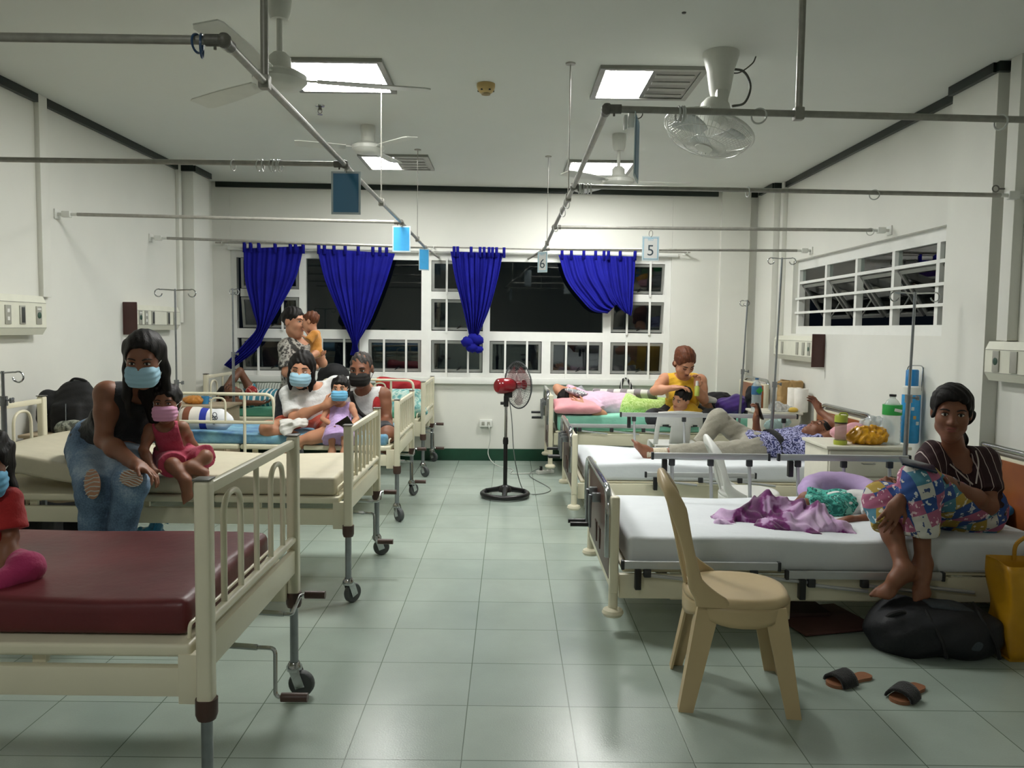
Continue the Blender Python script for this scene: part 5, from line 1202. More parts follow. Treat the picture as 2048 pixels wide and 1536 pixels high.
# under the beds
BLP = m_clear('blue_plastic_bag', '2f86b8', .92, .3)
c = Vector((at(290, 1000, 4.75).x, 4.75, 0))
t = thing('plastic_bag', 'blue plastic bag on the floor under the beige mattress bed', 'plastic bag', c)
soft('bag', [EL(c + Vector((0, 0, .12)), (.13, .1, .14), None, .03), EL(c + Vector((.06, 0, .2)), (.05, .05, .1), None, .03)], .007, BLP, t, clips=[(c, (0, 0, -1))], disp=crinkle(.01, 50, 2)); MB().tube(curve([c + Vector((.05, -.04, .22)), c + Vector((.1, -.05, .31)), c + Vector((.16, -.05, .3))], 5), .006, 6).build('handle', BLP, t, world=True)
for px, w_, yb_, lb in ((135, .2, 5.35, 'black box bag on the floor under the beige mattress bed, right of the bed leg'), (55, .16, 4.9, 'black box bag on the floor under the beige mattress bed, left of the bed leg')):
    c = Vector((at(px, 1050, yb_).x, yb_, 0)); softthing('luggage_bag', [BX(c + Vector((0, 0, .15)), (w_, .15, .16), None, .05, .02)], .009, BKF, lb, 'bag', clips=[(c, (0, 0, -1))], disp=wrinkle(.006, 25))
# duffel under the nearest right bed
c = Vector((2.0, 3.68, 0)); MESHG = mat('grey_mesh_pocket', '3b4148', .8, var=.2, scale=200)
DK = mat('navy_black_nylon', '0d0f16', .65, var=.25, bump=.25, bscale=40)
t = thing('duffel_bag', 'large black duffel bag on the floor under the nearest right bed', 'duffel bag', c)
soft('body', [EL(c + Vector((-.12, 0, .1)), (.17, .17, .13), None, .06), EL(c + Vector((.12, -.02, .09)), (.2, .17, .11), None, .06), EL(c + Vector((.05, -.05, .11)), (.18, .12, .08), None, .05), EL(c + Vector((-.16, 0, .13)), (.08, .1, .08), None, .04), BX(c + Vector((.05, -.02, .1)), (.22, .13, .1), None, .06, .04)], .009, DK, t, clips=[(c, (0, 0, -1))], disp=wrinkle(.016, 20, 1))
soft('mesh_pocket', [EL(c + Vector((.1, -.145, .085)), (.09, .05, .07), rotm(.1), .02)], .007, MESHG, t, disp=wrinkle(.004, 50)); soft('side_flap', [BX(c + Vector((.06, -.02, .215)), (.11, .07, .012), Matrix.Rotation(.15, 3, 'Y'), .01, .01)], .006, MESHG, t, disp=wrinkle(.006, 40))
for dx, l_ in ((-.02, 0), (.22, .02)):
    MB().tube(curve([c + Vector((dx, -.19, .03)), c + Vector((dx - .02, -.18, .11)), c + Vector((dx - .05, -.11, .2)), c + Vector((dx - .02, 0, .22))], 6), .009, 6).build('strap', BKF, t, world=True)
MB().tube(curve([c + Vector((-.24, -.05, .15)), c + Vector((-.22, -.08, .19)), c + Vector((-.17, -.08, .2)), c + Vector((-.13, -.08, .17)), c + Vector((-.09, -.08, .2)), c + Vector((-.05, -.08, .17))], 5), .012, 8).build('carry_handle', BKF, t, world=True)
q = Vector((1.62, 4.02, .012)); solo(MB().box(q, (.42, .36, .012), rotm(.25), .003), 'cardboard_sheet', mat('faded_red_board', '5a3a34', .75, var=.1), 'flat faded red cardboard sheet on the floor behind the duffel', 'cardboard', origin=q - Vector((0, 0, .006)))
q2 = Vector((1.52, 4.15, .03)); solo(MB().box(q2, (.3, .26, .02), rotm(.1), .004), 'folded_carton', mat('dark_carton', '3c2a26', .75), 'dark folded carton on top of the red cardboard sheet', 'carton', origin=q2 - Vector((0, 0, .01)))
# slippers
SOLE = mat('tan_slipper_sole', '8f5f42', .55); FUR = mat('black_plush', '0b0b0c', .95, sheen=.2, bump=.6, bscale=200)
def slipper(p, rz, label):
    r = thing('slipper', label, 'slipper', p, group='pair of slippers'); p = Vector(p); R = rotm(rz)
    ol = [(-.115, 0), (-.11, .022), (-.085, .032), (-.05, .028), (0, .03), (.05, .042), (.09, .042), (.115, .024), (.122, 0), (.115, -.024), (.09, -.04), (.05, -.038), (0, -.027), (-.05, -.027), (-.085, -.031), (-.11, -.022)]
    MB().prism([(q.x, q.y) for q in curve([(x, y, 0) for x, y in ol + [ol[0]]], 3)[:-1]], .014, R, p + Vector((0, 0, .007))).build('sole', SOLE, r, world=True)
    def st_(u, v):
        a = math.pi * u; return p + R @ Vector((.012 + .085 * v, .047 * math.cos(a) * (1 + .05 * math.sin(3 * v)), .006 + .045 * math.sin(a) * (1 - .25 * v)))
    MB().grid(st_, 18, 6).build('strap', FUR, r, world=True, solid=.009, off=1.)
    return r
slipper((1.47, 3.31, .0), math.pi + .45, 'tan slipper with black plush strap, left one near the chair leg')
slipper((1.66, 3.19, .0), math.pi + .72, 'tan slipper with black plush strap, right one nearer the duffel')
# yellow tote
YT = NT('yellow_tote'); YT.l(YT.ramp(YT.noise(5, 3), [(.3, 'b3810e'), (.7, 'd09a1a')]), YT.b.inputs['Base Color']); YT.b.inputs['Roughness'].default_value = .45; YT.bump(YT.noise(9, 4), .3, .02); finish(YT, 'yellow_tote')
c = Vector((2.48, 3.62, 0)); t = thing('tote_bag', 'yellow shopping tote standing at the right edge beside the bed', 'bag', c)
def tote(u, v):
    a = 2 * math.pi * u; sx = max(-1, min(1, 1.35 * math.cos(a))); sy = max(-1, min(1, 1.35 * math.sin(a))); w = .95 + .1 * v
    return c + Vector((sx * .2 * w + .008 * math.sin(9 * v + 4 * a), sy * .095 * w + .01 * math.sin(7 * v + 3 * a), .01 + .43 * v))
MB().grid(tote, 48, 14).build('body', YT.m, t, world=True, solid=.003, ang=70); MB().b2(c + Vector((-.19, -.09, 0)), c + Vector((.19, .09, .012)), .004).build('bottom', YT.m, t, world=True)
for y in (-.09, .09): MB().tube(curve([c + Vector((-.08, y, .42)), c + Vector((-.07, y, .5)), c + Vector((0, y * .8, .55)), c + Vector((.07, y, .5)), c + Vector((.08, y, .42))], 6), .009, 6).build('handle', YT.m, t, world=True)
BUN = mat('printed_orange_blot', 'c87f35', .5)
for dx, dz, rr in ((-.14, .36, .018), (-.115, .35, .02), (-.09, .362, .017), (-.12, .375, .014)): MB().ball(c + Vector((dx, -.103, dz)), (rr, .003, rr), 12).build('print', BUN, t, world=True)
# ---------------------------------------------------------------- people
def m_skin(name, a, c):
    t = NT(name); t.l(t.ramp(t.noise(9, 3), [(.3, a), (.7, c)]), t.b.inputs['Base Color']); t.b.inputs['Roughness'].default_value = .52
    t.b.inputs['Subsurface Weight'].default_value = .08; t.b.inputs['Subsurface Radius'].default_value = (.012, .005, .003); t.bump(t.noise(150, 2), .06, .002); return finish(t, name)
SK1 = m_skin('warm_tan_skin', '8e5f45', '9c6b4f'); SK2 = m_skin('brown_skin', '7a4c36', '875840'); SK3 = m_skin('light_tan_skin', 'b98263', 'c58e6f'); SK4 = m_skin('deep_brown_skin', '63402c', '6f4833')
def m_hair(name, c, d):
    t = NT(name); co = t.co(); t.l(t.ramp(t.n('ShaderNodeTexNoise', {'Vector': t.n('ShaderNodeMapping', {'Vector': co, 'Scale': (1, 1, .12)}).outputs[0], 'Scale': 130, 'Detail': 3}).outputs['Fac'], [(.35, c), (.65, d)]), t.b.inputs['Base Color'])
    t.b.inputs['Roughness'].default_value = .55; t.b.inputs['Specular IOR Level'].default_value = .25; t.bump(t.n('ShaderNodeTexNoise', {'Vector': t.n('ShaderNodeMapping', {'Vector': co, 'Scale': (1, 1, .1)}).outputs[0], 'Scale': 170, 'Detail': 2}).outputs['Fac'], .5, .004); return finish(t, name)
HB = m_hair('black_hair', '0b0908', '191412'); HG = m_hair('greying_hair', '2a2624', '45403c'); HR = m_hair('reddish_brown_hair', '4a2818', '6b3d26')
EYEW = mat('eye_white', 'd8d2c8', .25); IRIS = mat('dark_iris', '120a07', .15); BROW = mat('eyebrow_hair', '1c1411', .8); LIP = mat('lip', '8a4a44', .45)
def axes(fwd, up):
    F_ = Vector(fwd).normalized(); U = Vector(up); U = (U - F_ * U.dot(F_)).normalized(); return U.cross(F_), F_, U
def hand(pr, wr, d, n, th, s=1., curl=.5, k=.007, spread=1.):
    d = Vector(d).normalized(); n = Vector(n); n = (n - d * n.dot(d)).normalized(); t = d.cross(n)
    if t.dot(Vector(th)) < 0: t = -t
    wr = Vector(wr); R = Matrix((t, d, n)).transposed()
    pr.append(EL(wr + d * .05 * s, (.041 * s, .056 * s, .017 * s), R, .012)); pr.append(RC(wr, wr + d * .03 * s, .024 * s, .026 * s, .02))
    for i, L in enumerate((.072, .080, .074, .058)):
        b = wr + d * (.090 - .006 * abs(i - 1.2)) * s + t * (.031 - .0205 * i) * s; a = 0.; fd = (d + t * (.12 - .09 * i) * spread).normalized()
        for j, (f, r0, r1) in enumerate(((.45, .0088, .0082), (.32, .0082, .0074), (.23, .0074, .0062))):
            a += curl * (.55, .9, .6)[j]; e = b + (fd * math.cos(a) + n * math.sin(a)) * L * f * s * 1.05
            pr.append(RC(b, e, r0 * s, r1 * s, k)); b = e
    b = wr + d * .028 * s + t * .026 * s; e = b + (d * .55 + t * .75 + n * .25).normalized() * .042 * s; pr.append(RC(b, e, .0125 * s, .0105 * s, .012))
    pr.append(RC(e, e + (d * .85 + t * .3 + n * .35 * (1 + curl)).normalized() * .036 * s, .0102 * s, .008 * s, k))
def foot(pr, an, d, up, s=1.):
    d = Vector(d).normalized(); n = Vector(up); n = (n - d * n.dot(d)).normalized(); t = d.cross(n); an = Vector(an)
    heel = an - n * .048 * s - d * .032 * s; ball = an + d * .115 * s - n * .058 * s; mid = an + d * .055 * s - n * .022 * s; R = Matrix((t, d, n)).transposed()
    pr += [RC(an, heel, .034 * s, .029 * s, .03), RC(an, mid, .036 * s, .03 * s, .03), RC(mid, ball, .031 * s, .021 * s, .03), RC(heel, ball, .026 * s, .02 * s, .03), EL(ball, (.043 * s, .04 * s, .018 * s), R, .02)]
    for i in range(5):
        b = ball + d * .022 * s + t * (.032 - .0155 * i) * s; L = (.036, .034, .03, .026, .021)[i]; r = (.0125, .0098, .0092, .0088, .0082)[i]
        for sg in (1,): pr.append(RC(b - d * .006 * i * s, b + d * (L - .006 * i) * s - n * .006 * s, r * s, r * .85 * s, .006))
def headprims(c, ax, s):
    L, F_, U = ax; R = Matrix((L, F_, U)).transposed()
    def p(x, y, z): return c + (L * x + F_ * y + U * z) * s
    def e(x, y, z, a, b, d, k=.03): return EL(p(x, y, z), (a * s, b * s, d * s), R, k * s)
    pr = [e(0, -.012, .03, .074, .093, .085), e(0, .026, -.03, .057, .066, .08, .04), RC(p(0, .058, -.094), p(0, .062, -.1), .024 * s, .022 * s, .04 * s),
          RC(p(-.041, .02, -.068), p(0, .052, -.098), .02 * s, .022 * s, .03 * s), RC(p(.041, .02, -.068), p(0, .052, -.098), .02 * s, .022 * s, .03 * s),
          e(.036, .056, -.03, .026, .026, .024), e(-.036, .056, -.03, .026, .026, .024), RC(p(-.034, .076, .021), p(.034, .076, .021), .011 * s, .011 * s, .02 * s),
          SUB(p(.031, .104, .003), .016 * s, .016 * s), SUB(p(-.031, .104, .003), .016 * s, .016 * s),
          RC(p(0, .088, .006), p(0, .107, -.03), .008 * s, .0125 * s, .014 * s), e(.013, .097, -.034, .009, .01, .008, .008), e(-.013, .097, -.034, .009, .01, .008, .008),
          e(0, .089, -.058, .024, .011, .0062, .008), e(0, .087, -.0695, .02, .011, .0068, .008),
          e(.077, -.008, -.006, .009, .02, .031, .008), e(-.077, -.008, -.006, .009, .02, .031, .008)]
    return pr, p, R
def human(label, J, s=1., hs=None, w=1., skin=SK1, hair=None, hairm=HB, top=None, bottom=None, mask=None, eyes='open', vox=.006, group=None, hands=(None, None), feet=(None, None), bust=0., lips=True, extra=None, hide=(), neck=.047):
    """J: world positions of the joints. l/r are the person's own left and right"""
    hs = hs or s; V3 = Vector
    sl, sr, hl, hr = V3(J['sl']), V3(J['sr']), V3(J['hl']), V3(J['hr']); S = (sl + sr) / 2; P_ = (hl + hr) / 2
    t = (S - P_).normalized(); left = (sl - sr); left = (left - t * left.dot(t)).normalized(); f = left.cross(t)
    hleft = (hl - hr); hleft = (hleft - t * hleft.dot(t)).normalized(); hf = hleft.cross(t)
    T = Matrix((left, f, t)).transposed(); TH = Matrix((hleft, hf, t)).transposed(); TL = (S - P_).length
    base = V3((P_.x, P_.y, J.get('z', P_.z - .1 * s)))
    root = thing('person', label, 'person', base, group=group)
    hw = (sl - sr).length / 2
    tor = [RC(sl - left * .01, sr + left * .01, .05 * s * w, .05 * s * w, .06 * s), EL(S - t * TL * .28, (max(hw * .9, .12 * s) * w, .1 * s * w, TL * .36), T, .06 * s),
           EL(S - t * TL * .62, (.122 * s * w, .096 * s * w, TL * .3), T, .06 * s), EL(P_ + t * .03 * s, (.158 * s * w, .112 * s * w, .115 * s), TH, .06 * s)]
    if bust:
        for sd in (-1, 1): tor.append(EL(S - t * TL * .36 + left * sd * .07 * s + f * .07 * s * w, (.058 * s * bust, .055 * s * bust, .058 * s * bust), T, .05 * s))
    arm = {}; leg = {}
    for q in 'lr':
        if 'e' + q in J and q not in hide:
            sh, e_, wr = V3(J['s' + q]), V3(J['e' + q]), V3(J['w' + q]); arm[q] = (sh, e_, wr)
        hp, kn, an = V3(J['h' + q]), V3(J['k' + q]), V3(J['a' + q]); leg[q] = (hp, kn, an)
    aw = s * (1 + (w - 1) * .8)
    def armp(q):
        sh, e_, wr = arm[q]; m1 = sh.lerp(e_, .4)
        return [EL(sh, (.054 * aw,) * 3, None, .04 * s), RC(sh, m1, .048 * aw, .047 * aw, .03 * s), RC(m1, e_, .047 * aw, .037 * aw, .03 * s), RC(e_, e_.lerp(wr, .35), .037 * aw, .039 * aw, .02 * s), RC(e_.lerp(wr, .35), wr, .039 * aw, .0255 * s, .03 * s)]
    def legp(q):
        hp, kn, an = leg[q]; d = (an - kn).normalized(); th = (kn - hp).normalized(); back = (th - d * th.dot(d)); back = -(back.normalized()) if back.length > .2 else -hf
        return [RC(hp, kn, .086 * aw, .056 * aw, .05 * s), EL(kn, (.056 * aw,) * 3, None, .03 * s), RC(kn, an, .051 * aw, .034 * s, .03 * s), RC(kn.lerp(an, .12) + back * -.012 * s, kn.lerp(an, .5) - back * .01 * s, .044 * aw, .043 * aw, .04 * s)]
    body = list(tor)
    for q in arm: body += armp(q)
    for q in leg: body += legp(q)
    hc = V3(J['head']); ax = axes(J['fwd'], J.get('up', (0, 0, 1))); hp_, p, HR_ = headprims(hc, ax, hs)
    nk = S + t * .02 * s + f * -.005; body += [RC(nk, p(0, -.022, -.075), neck * s * 1.06, neck * hs, .035 * s)] + hp_
    for q, hd in zip('lr', hands):
        if q in arm and hd is not None:
            d, n, th, cu = hd; hand(body, arm[q][2], d, n, th, s * 1.0, cu)
        elif q in arm: body.append(EL(arm[q][2], (.027 * s,) * 3, None, .02 * s))
    for q, fd in zip('lr', feet):
        if fd is not None: foot(body, leg[q][2], fd[0], fd[1], s)
    soft('body', body, vox, skin, root)
    # clothes
    def clean(lst): return lst
    if top:
        pr = list(tor); th = top.get('th', .010); clips = [(P_ + t * top.get('hem', -.05) * s, -t)]
        for q in arm:
            k = top.get('sleeve', 0)
            if isinstance(k, dict): k = k[q]
            if k > 0:
                sh, e_, wr = arm[q]; lo_ = top.get('loose', .008)
                end = sh.lerp(e_, min(k, 1)); pr += [EL(sh, (.056 * aw,) * 3, None, .04 * s), RC(sh, end, .05 * aw + lo_ * .5, (.05 - .009 * min(k, 1)) * aw + lo_, .03 * s, False, k <= 1)]
                if k > 1: pr.append(RC(e_, e_.lerp(wr, k - 1), .041 * aw + lo_, .036 * aw + lo_, .02, False, True))
            else:
                sg = 1 if q == 'l' else -1; cp = V3(J['s' + q]) - left * sg * top.get('cut', .022) * s
                ap = S - t * .17 * s
                clips.append(lambda X, Y, Z, c=cp, n=left * sg, a=ap: np.minimum((X - c.x) * n.x + (Y - c.y) * n.y + (Z - c.z) * n.z, (X - a.x) * t.x + (Y - a.y) * t.y + (Z - a.z) * t.z))
        nkc = S + t * (.075 + top.get('nz', 0)) * s + f * top.get('nf', .03) * s; nr = top.get('neck', .075) * s
        clips.append(lambda X, Y, Z, c=nkc, r=nr: r - np.sqrt((X - c.x) ** 2 + (Y - c.y) ** 2 + (Z - c.z) ** 2))
        if top.get('vee'):
            for dz, df, rr in ((.03, .10, 1.), (-.005, .125, .85), (-.04, .14, .6), (-.065, .145, .36)):
                vc = S + t * dz * s + f * df * s; clips.append(lambda X, Y, Z, c=vc, r=top['vee'] * s * rr: r - np.sqrt((X - c.x) ** 2 + (Y - c.y) ** 2 + (Z - c.z) ** 2))
        pr += top.get('extra', [])
        soft(top['name'], pr, vox, top['m'], root, clips=clips, disp=wrinkle(top.get('wr', .004), top.get('wf', 38), s * 3), grow=th * max(s, .7))
    if bottom:
        pr = [tor[3], EL(P_ + t * .07 * s, (.135 * s * w, .102 * s * w, .08 * s), TH, .05 * s)]
        for q in leg:
            k = bottom.get('leg', 2); k = k[q] if isinstance(k, dict) else k; hp, kn, an = leg[q]; lo_ = bottom.get('loose', .004); lp = legp(q)
            if k <= 1: pr.append(RC(hp, hp.lerp(kn, k), .088 * aw, (.088 - .03 * k) * aw + lo_, .05 * s, False, True))
            else:
                end = kn.lerp(an, k - 1); pr += [RC(hp, kn, .087 * aw, .057 * aw + lo_, .05 * s), EL(kn, (.057 * aw + lo_,) * 3, None, .03 * s), RC(kn, end, .053 * aw + lo_, (.053 - .016 * (k - 1)) * aw + lo_ * 1.3, .03 * s, False, True)]
        soft(bottom['name'], pr, vox, bottom['m'], root, disp=wrinkle(bottom.get('wr', .004), bottom.get('wf', 40), 1 + s), grow=bottom.get('th', .008) * max(s, .7))
    # hair
    if hair:
        def he(x, y, z, a, b, d, k=.02): return EL(p(x, y, z), (a * hs, b * hs, d * hs), HR_, k * hs)
        cap = [he(0, -.016, .036, .087, .105, .095)]
        fc = SUB(p(0, .136, -.046), .113 * hs, .012)
        if hair == 'long': fc = SUB(p(0, .137, -.028), .119 * hs, .01)
        if hair in ('bun', 'pony'): fc = SUB(p(0, .138, -.034), .117 * hs, .01)
        if hair == 'short': cap = [he(0, -.016, .038, .083, .101, .09)]; cl = [(p(0, -.03, -.038), (ax[1] * .35 - ax[2]))]
        elif hair == 'crop': cap = [he(0, -.016, .034, .0775, .096, .085)]; cl = [(p(0, -.02, -.02), (ax[1] * .3 - ax[2]))]; fc = SUB(p(0, .14, -.03), .113 * hs, .006)
        else: cl = []
        if hair == 'long':
            for sd in (-1, 1):
                cap += [RC(p(sd * .06, -.015, .05), p(sd * .076, -.012, -.06), .03 * hs, .024 * hs, .03), RC(p(sd * .076, -.012, -.06), p(sd * .09, .01, -.18), .024 * hs, .02 * hs, .03), RC(p(sd * .09, .01, -.18), p(sd * .075, .05, -.27), .02 * hs, .008 * hs, .02)]
            cap += [RC(p(0, -.06, 0), p(0, -.075, -.2), .06 * hs, .06 * hs, .04), RC(p(0, -.075, -.2), p(0, -.06, -.33), .055 * hs, .03 * hs, .03)]
        if hair == 'bob':
            for sd in (-1, 1): cap += [RC(p(sd * .06, -.01, .03), p(sd * .072, .005, -.09), .032 * hs, .024 * hs, .03), RC(p(sd * .072, .005, -.09), p(sd * .07, .01, -.15), .024 * hs, .014 * hs, .02)]
            cap += [RC(p(0, -.05, 0), p(0, -.055, -.13), .065 * hs, .05 * hs, .04)]
        if hair == 'pony':
            cap += [he(0, .03, .085, .065, .06, .04), RC(p(.05, .06, .07), p(.076, .03, -.01), .014 * hs, .007 * hs, .02), RC(p(-.05, .06, .07), p(-.076, .035, -.02), .012 * hs, .005 * hs, .02)]
            cap += [he(0, -.11, .0, .04, .04, .045)]
            for k in range(9):
                a = k * .9; cap.append(he(.018 * math.cos(a) + .05, -.1 - .012 * k, -.03 - .02 * k + .01 * math.sin(a), .04 - .002 * k, .036, .032, .015))
        if hair == 'bun': cap += [he(0, -.1, .03, .05, .045, .045), he(.06, -.03, -.04, .02, .03, .03), he(-.06, -.03, -.04, .02, .03, .03)]
        if hair == 'toddler': cap = [he(0, -.014, .034, .083, .1, .09), he(0, .075, .06, .05, .022, .022)]; fc = SUB(p(0, .137, -.055), .113 * hs, .01); cap += [he(.068, -.01, -.03, .018, .04, .05), he(-.068, -.01, -.03, .018, .04, .05)]
        soft('hair', cap + [fc] if hair != 'long' else [cap[0]] + [fc] + cap[1:], vox * .9, hairm, root, clips=cl, disp=lambda X, Y, Z: (.5 if hair == 'long' else 1) * .003 * np.sin(170 * (X + .4 * Y) + 3 * np.sin(26 * Z)) + (.3 if hair == 'long' else 1) * .0025 * np.sin(60 * (Y + .5 * X) + 2 * np.sin(40 * Z)))
    # face
    if eyes:
        for sd in (-1, 1):
            if eyes == 'open':
                o = MB().ball(p(sd * .0315, .0815, .003), (.0145 * hs, .0085 * hs, .0072 * hs), 14, HR_).build('eye', EYEW, root, world=True)
                MB().ball(p(sd * .0315, .0885, .003), (.0062 * hs, .0025 * hs, .0064 * hs), 12, HR_).build('iris', IRIS, o, world=True)
                MB().tube([p(sd * .016, .0875, .004), p(sd * .024, .0915, .0095), p(sd * .034, .0905, .0105), p(sd * .046, .082, .005)], .0018 * hs, 6).build('upper_lash', IRIS, o, world=True)
            else: MB().tube([p(sd * .016, .0855, .002), p(sd * .026, .0905, -.003), p(sd * .036, .089, -.003), p(sd * .047, .08, .002)], .0022 * hs, 6).build('closed_eye', IRIS, root, world=True)
            MB().tube([p(sd * .014, .0915, .021), p(sd * .028, .0925, .027), p(sd * .042, .085, .026), p(sd * .052, .074, .02)], [.003 * hs, .0038 * hs, .0034 * hs, .0015 * hs], 6).build('eyebrow', BROW, root, world=True)
    if lips and not mask: MB().ball(p(0, .0965, -.0575), (.021 * hs, .0045 * hs, .0042 * hs), 12, HR_).ball(p(0, .0945, -.0685), (.018 * hs, .0045 * hs, .005 * hs), 12, HR_).build('lips', LIP, root, world=True)
    if mask:
        mz = mask.get('z', 0); U = ax[2]
        o = soft('face_mask', [EL(p(0, .04, -.058 + mz), (.07 * hs, .09 * hs, .056 * hs), HR_, .02), BX(p(0, .06, -.058 + mz), (.058 * hs, .045 * hs, .046 * hs), HR_, .02 * hs, .04)], vox * .8, mask['m'], root, clips=[(p(0, .034, 0), -ax[1]), (p(0, 0, -.012 + mz), U), (p(0, 0, -.108 + mz), -U)], disp=lambda X, Y, Z: .0016 * np.sin(260 / hs * ((X - hc.x) * U.x + (Y - hc.y) * U.y + (Z - hc.z) * U.z)))
        for sd in (-1, 1):
            MB().tube([p(sd * .062, .05, -.022 + mz), p(sd * .078, .02, -.0), p(sd * .088, -.015, .008)], .002 * hs, 6).build('ear_loop', mask.get('loop', WPLAS), o, world=True)
            MB().tube([p(sd * .062, .05, -.095 + mz), p(sd * .076, .01, -.05), p(sd * .088, -.015, -.02)], .002 * hs, 6).build('ear_loop', mask.get('loop', WPLAS), o, world=True)
    if extra: extra(root, p, HR_, dict(S=S, P=P_, t=t, f=f, left=left, TL=TL))
    return root
def ribbon(name, pts, wid, m_, parent, nrm, thick=.004):
    """flat strap following pts"""
    m = MB(); pts = curve(pts, 6); n = len(pts); vs = []
    for i in range(n):
        d = (pts[min(i + 1, n - 1)] - pts[max(i - 1, 0)]).normalized(); nn = nrm[0].lerp(nrm[1], i / (n - 1)) if isinstance(nrm, tuple) else nrm; sd = d.cross(nn).normalized() * wid / 2; vs += [pts[i] - sd, pts[i] + sd]
    m.add(vs, [(2 * i, 2 * i + 1, 2 * i + 3, 2 * i + 2) for i in range(n - 1)])
    return m.build(name, m_, parent, world=True, solid=thick)
# clothes materials
def m_fab(name, a, c, sc=6, rough=.85, bump_=.25): return m_cloth(name, a, c, sc, bump_, 60)
def m_denim():
    t = NT('blue_denim'); n1 = t.noise(3.2, 3); n2 = t.noise(120, 2)
    mx = t.n('ShaderNodeMath', {0: n1, 1: t.n('ShaderNodeMath', {0: n2, 1: .25}, operation='MULTIPLY').outputs[0]}, operation='ADD')
    t.l(t.ramp(mx.outputs[0], [(.45, '3c4e66'), (.6, '627c98'), (.74, '9bacbe')]), t.b.inputs['Base Color']); t.b.inputs['Roughness'].default_value = .9; t.bump(n2, .2, .003); return finish(t, 'blue_denim')
DENIM = m_denim(); BLKT = m_fab('black_top_cloth', '0f1013', '17181b'); PINKT = m_fab('rose_pink_cloth', '9c3048', 'b03c56'); REDT = m_fab('red_shirt_cloth', '9c1a1c', 'b02424'); MAGT = m_fab('magenta_leggings', '95204f', 'aa2c60')
WHT = m_fab('white_shirt_cloth', 'cfd0ce', 'dededc'); CORAL = m_fab('coral_shorts', 'a8402e', 'bb4d38'); LILT = m_fab('lilac_dress_cloth', 'b496c9', 'c3a7d6'); YELT = m_fab('yellow_top_cloth', 'd6a420', 'e3b52e'); GRYP = m_fab('stone_grey_trousers', '8d897c', 'a09c8e'); PINKL = m_fab('pale_pink_shirt', 'd8b4cc', 'e2c4d8'); DKG = m_fab('charcoal_cloth', '1d1f24', '272a30')
def m_blot(name, stops, sc, interp='CONSTANT', det=2):
    t = NT(name); t.l(t.ramp(t.noise(sc, det), stops, interp), t.b.inputs['Base Color']); t.b.inputs['Roughness'].default_value = .88; return finish(t, name)
LAVP = m_blot('lavender_navy_print', [(0, '2f3358'), (.45, '9a9ac4'), (.52, 'b3b4d6'), (.57, '33386a')], 42); LIME2 = m_blot('lime_print', [(0, 'a9c86e'), (.5, 'c6dc92'), (.6, '93b85a')], 30); TEALP = m_blot('teal_print', [(0, '1f6f66'), (.44, '46a596'), (.55, '17544f'), (.6, '7cc4b4')], 22); CAMOP = m_blot('grey_leaf_print', [(0, '3b3a38'), (.42, '8c8880'), (.5, 'b5b1a8'), (.58, '55534f')], 20)
def m_pajama():
    t = NT('patchwork_print'); co = t.co(); mp = t.n('ShaderNodeMapping', {'Vector': co, 'Rotation': (.2, .35, 0), 'Scale': (15, 9, 15)}); fl = t.n('ShaderNodeVectorMath', {0: mp.outputs[0]}, operation='FLOOR')
    wn = t.n('ShaderNodeTexWhiteNoise', {'Vector': fl.outputs[0]}); base_ = t.ramp(wn.outputs['Value'], [(0, '2a4c8c'), (.2, 'c9c7bf'), (.4, 'a98f3e'), (.58, '4c8398'), (.76, 'a8607e'), (.9, '31508f')], 'CONSTANT')
    nz = t.noise(34, 2); sp = t.ramp(nz, [(0, 'ffffff'), (.58, 'ffffff'), (.6, '000000')], 'CONSTANT'); w2 = t.ramp(wn.outputs['Value'], [(0, 'cfd3d8'), (.2, '3a4a78'), (.4, 'dcd6c4'), (.58, 'd5dde0'), (.76, 'e4c8d0'), (.9, 'd8d4c6')], 'CONSTANT')
    mx = t.n('ShaderNodeMixRGB', {'Fac': sp, 'Color1': w2, 'Color2': base_}); t.l(mx.outputs[0], t.b.inputs['Base Color']); t.b.inputs['Roughness'].default_value = .85; return finish(t, 'patchwork_print')
PAJ = m_pajama()
def m_thinstripe():
    t = NT('maroon_white_stripe'); s_ = t.n('ShaderNodeSeparateXYZ', {0: t.n('ShaderNodeMapping', {'Vector': t.co(), 'Rotation': (0, .12, 0)}).outputs[0]})
    fr_ = t.n('ShaderNodeMath', {0: t.n('ShaderNodeMath', {0: s_.outputs['X'], 1: 1 / .047}, operation='MULTIPLY').outputs[0]}, operation='FRACT')
    t.l(t.ramp(fr_.outputs[0], [(0, '2a1016'), (.46, 'b9a9a6'), (.54, '2a1016'), (.72, '58383c'), (.75, '2a1016')], 'CONSTANT'), t.b.inputs['Base Color']); t.b.inputs['Roughness'].default_value = .85; return finish(t, 'maroon_white_stripe')
MAROS = m_thinstripe()
MASKB = mat('blue_mask_fabric', '9cc4d8', .8, var=.02); MASKB2 = mat('bright_blue_mask', '6fb3d8', .8, var=.02); MASKP = mat('pink_mask_fabric', 'cf95b6', .8, var=.04); MASKK = mat('black_mask_fabric', '15120f', .8)
TOY = .0
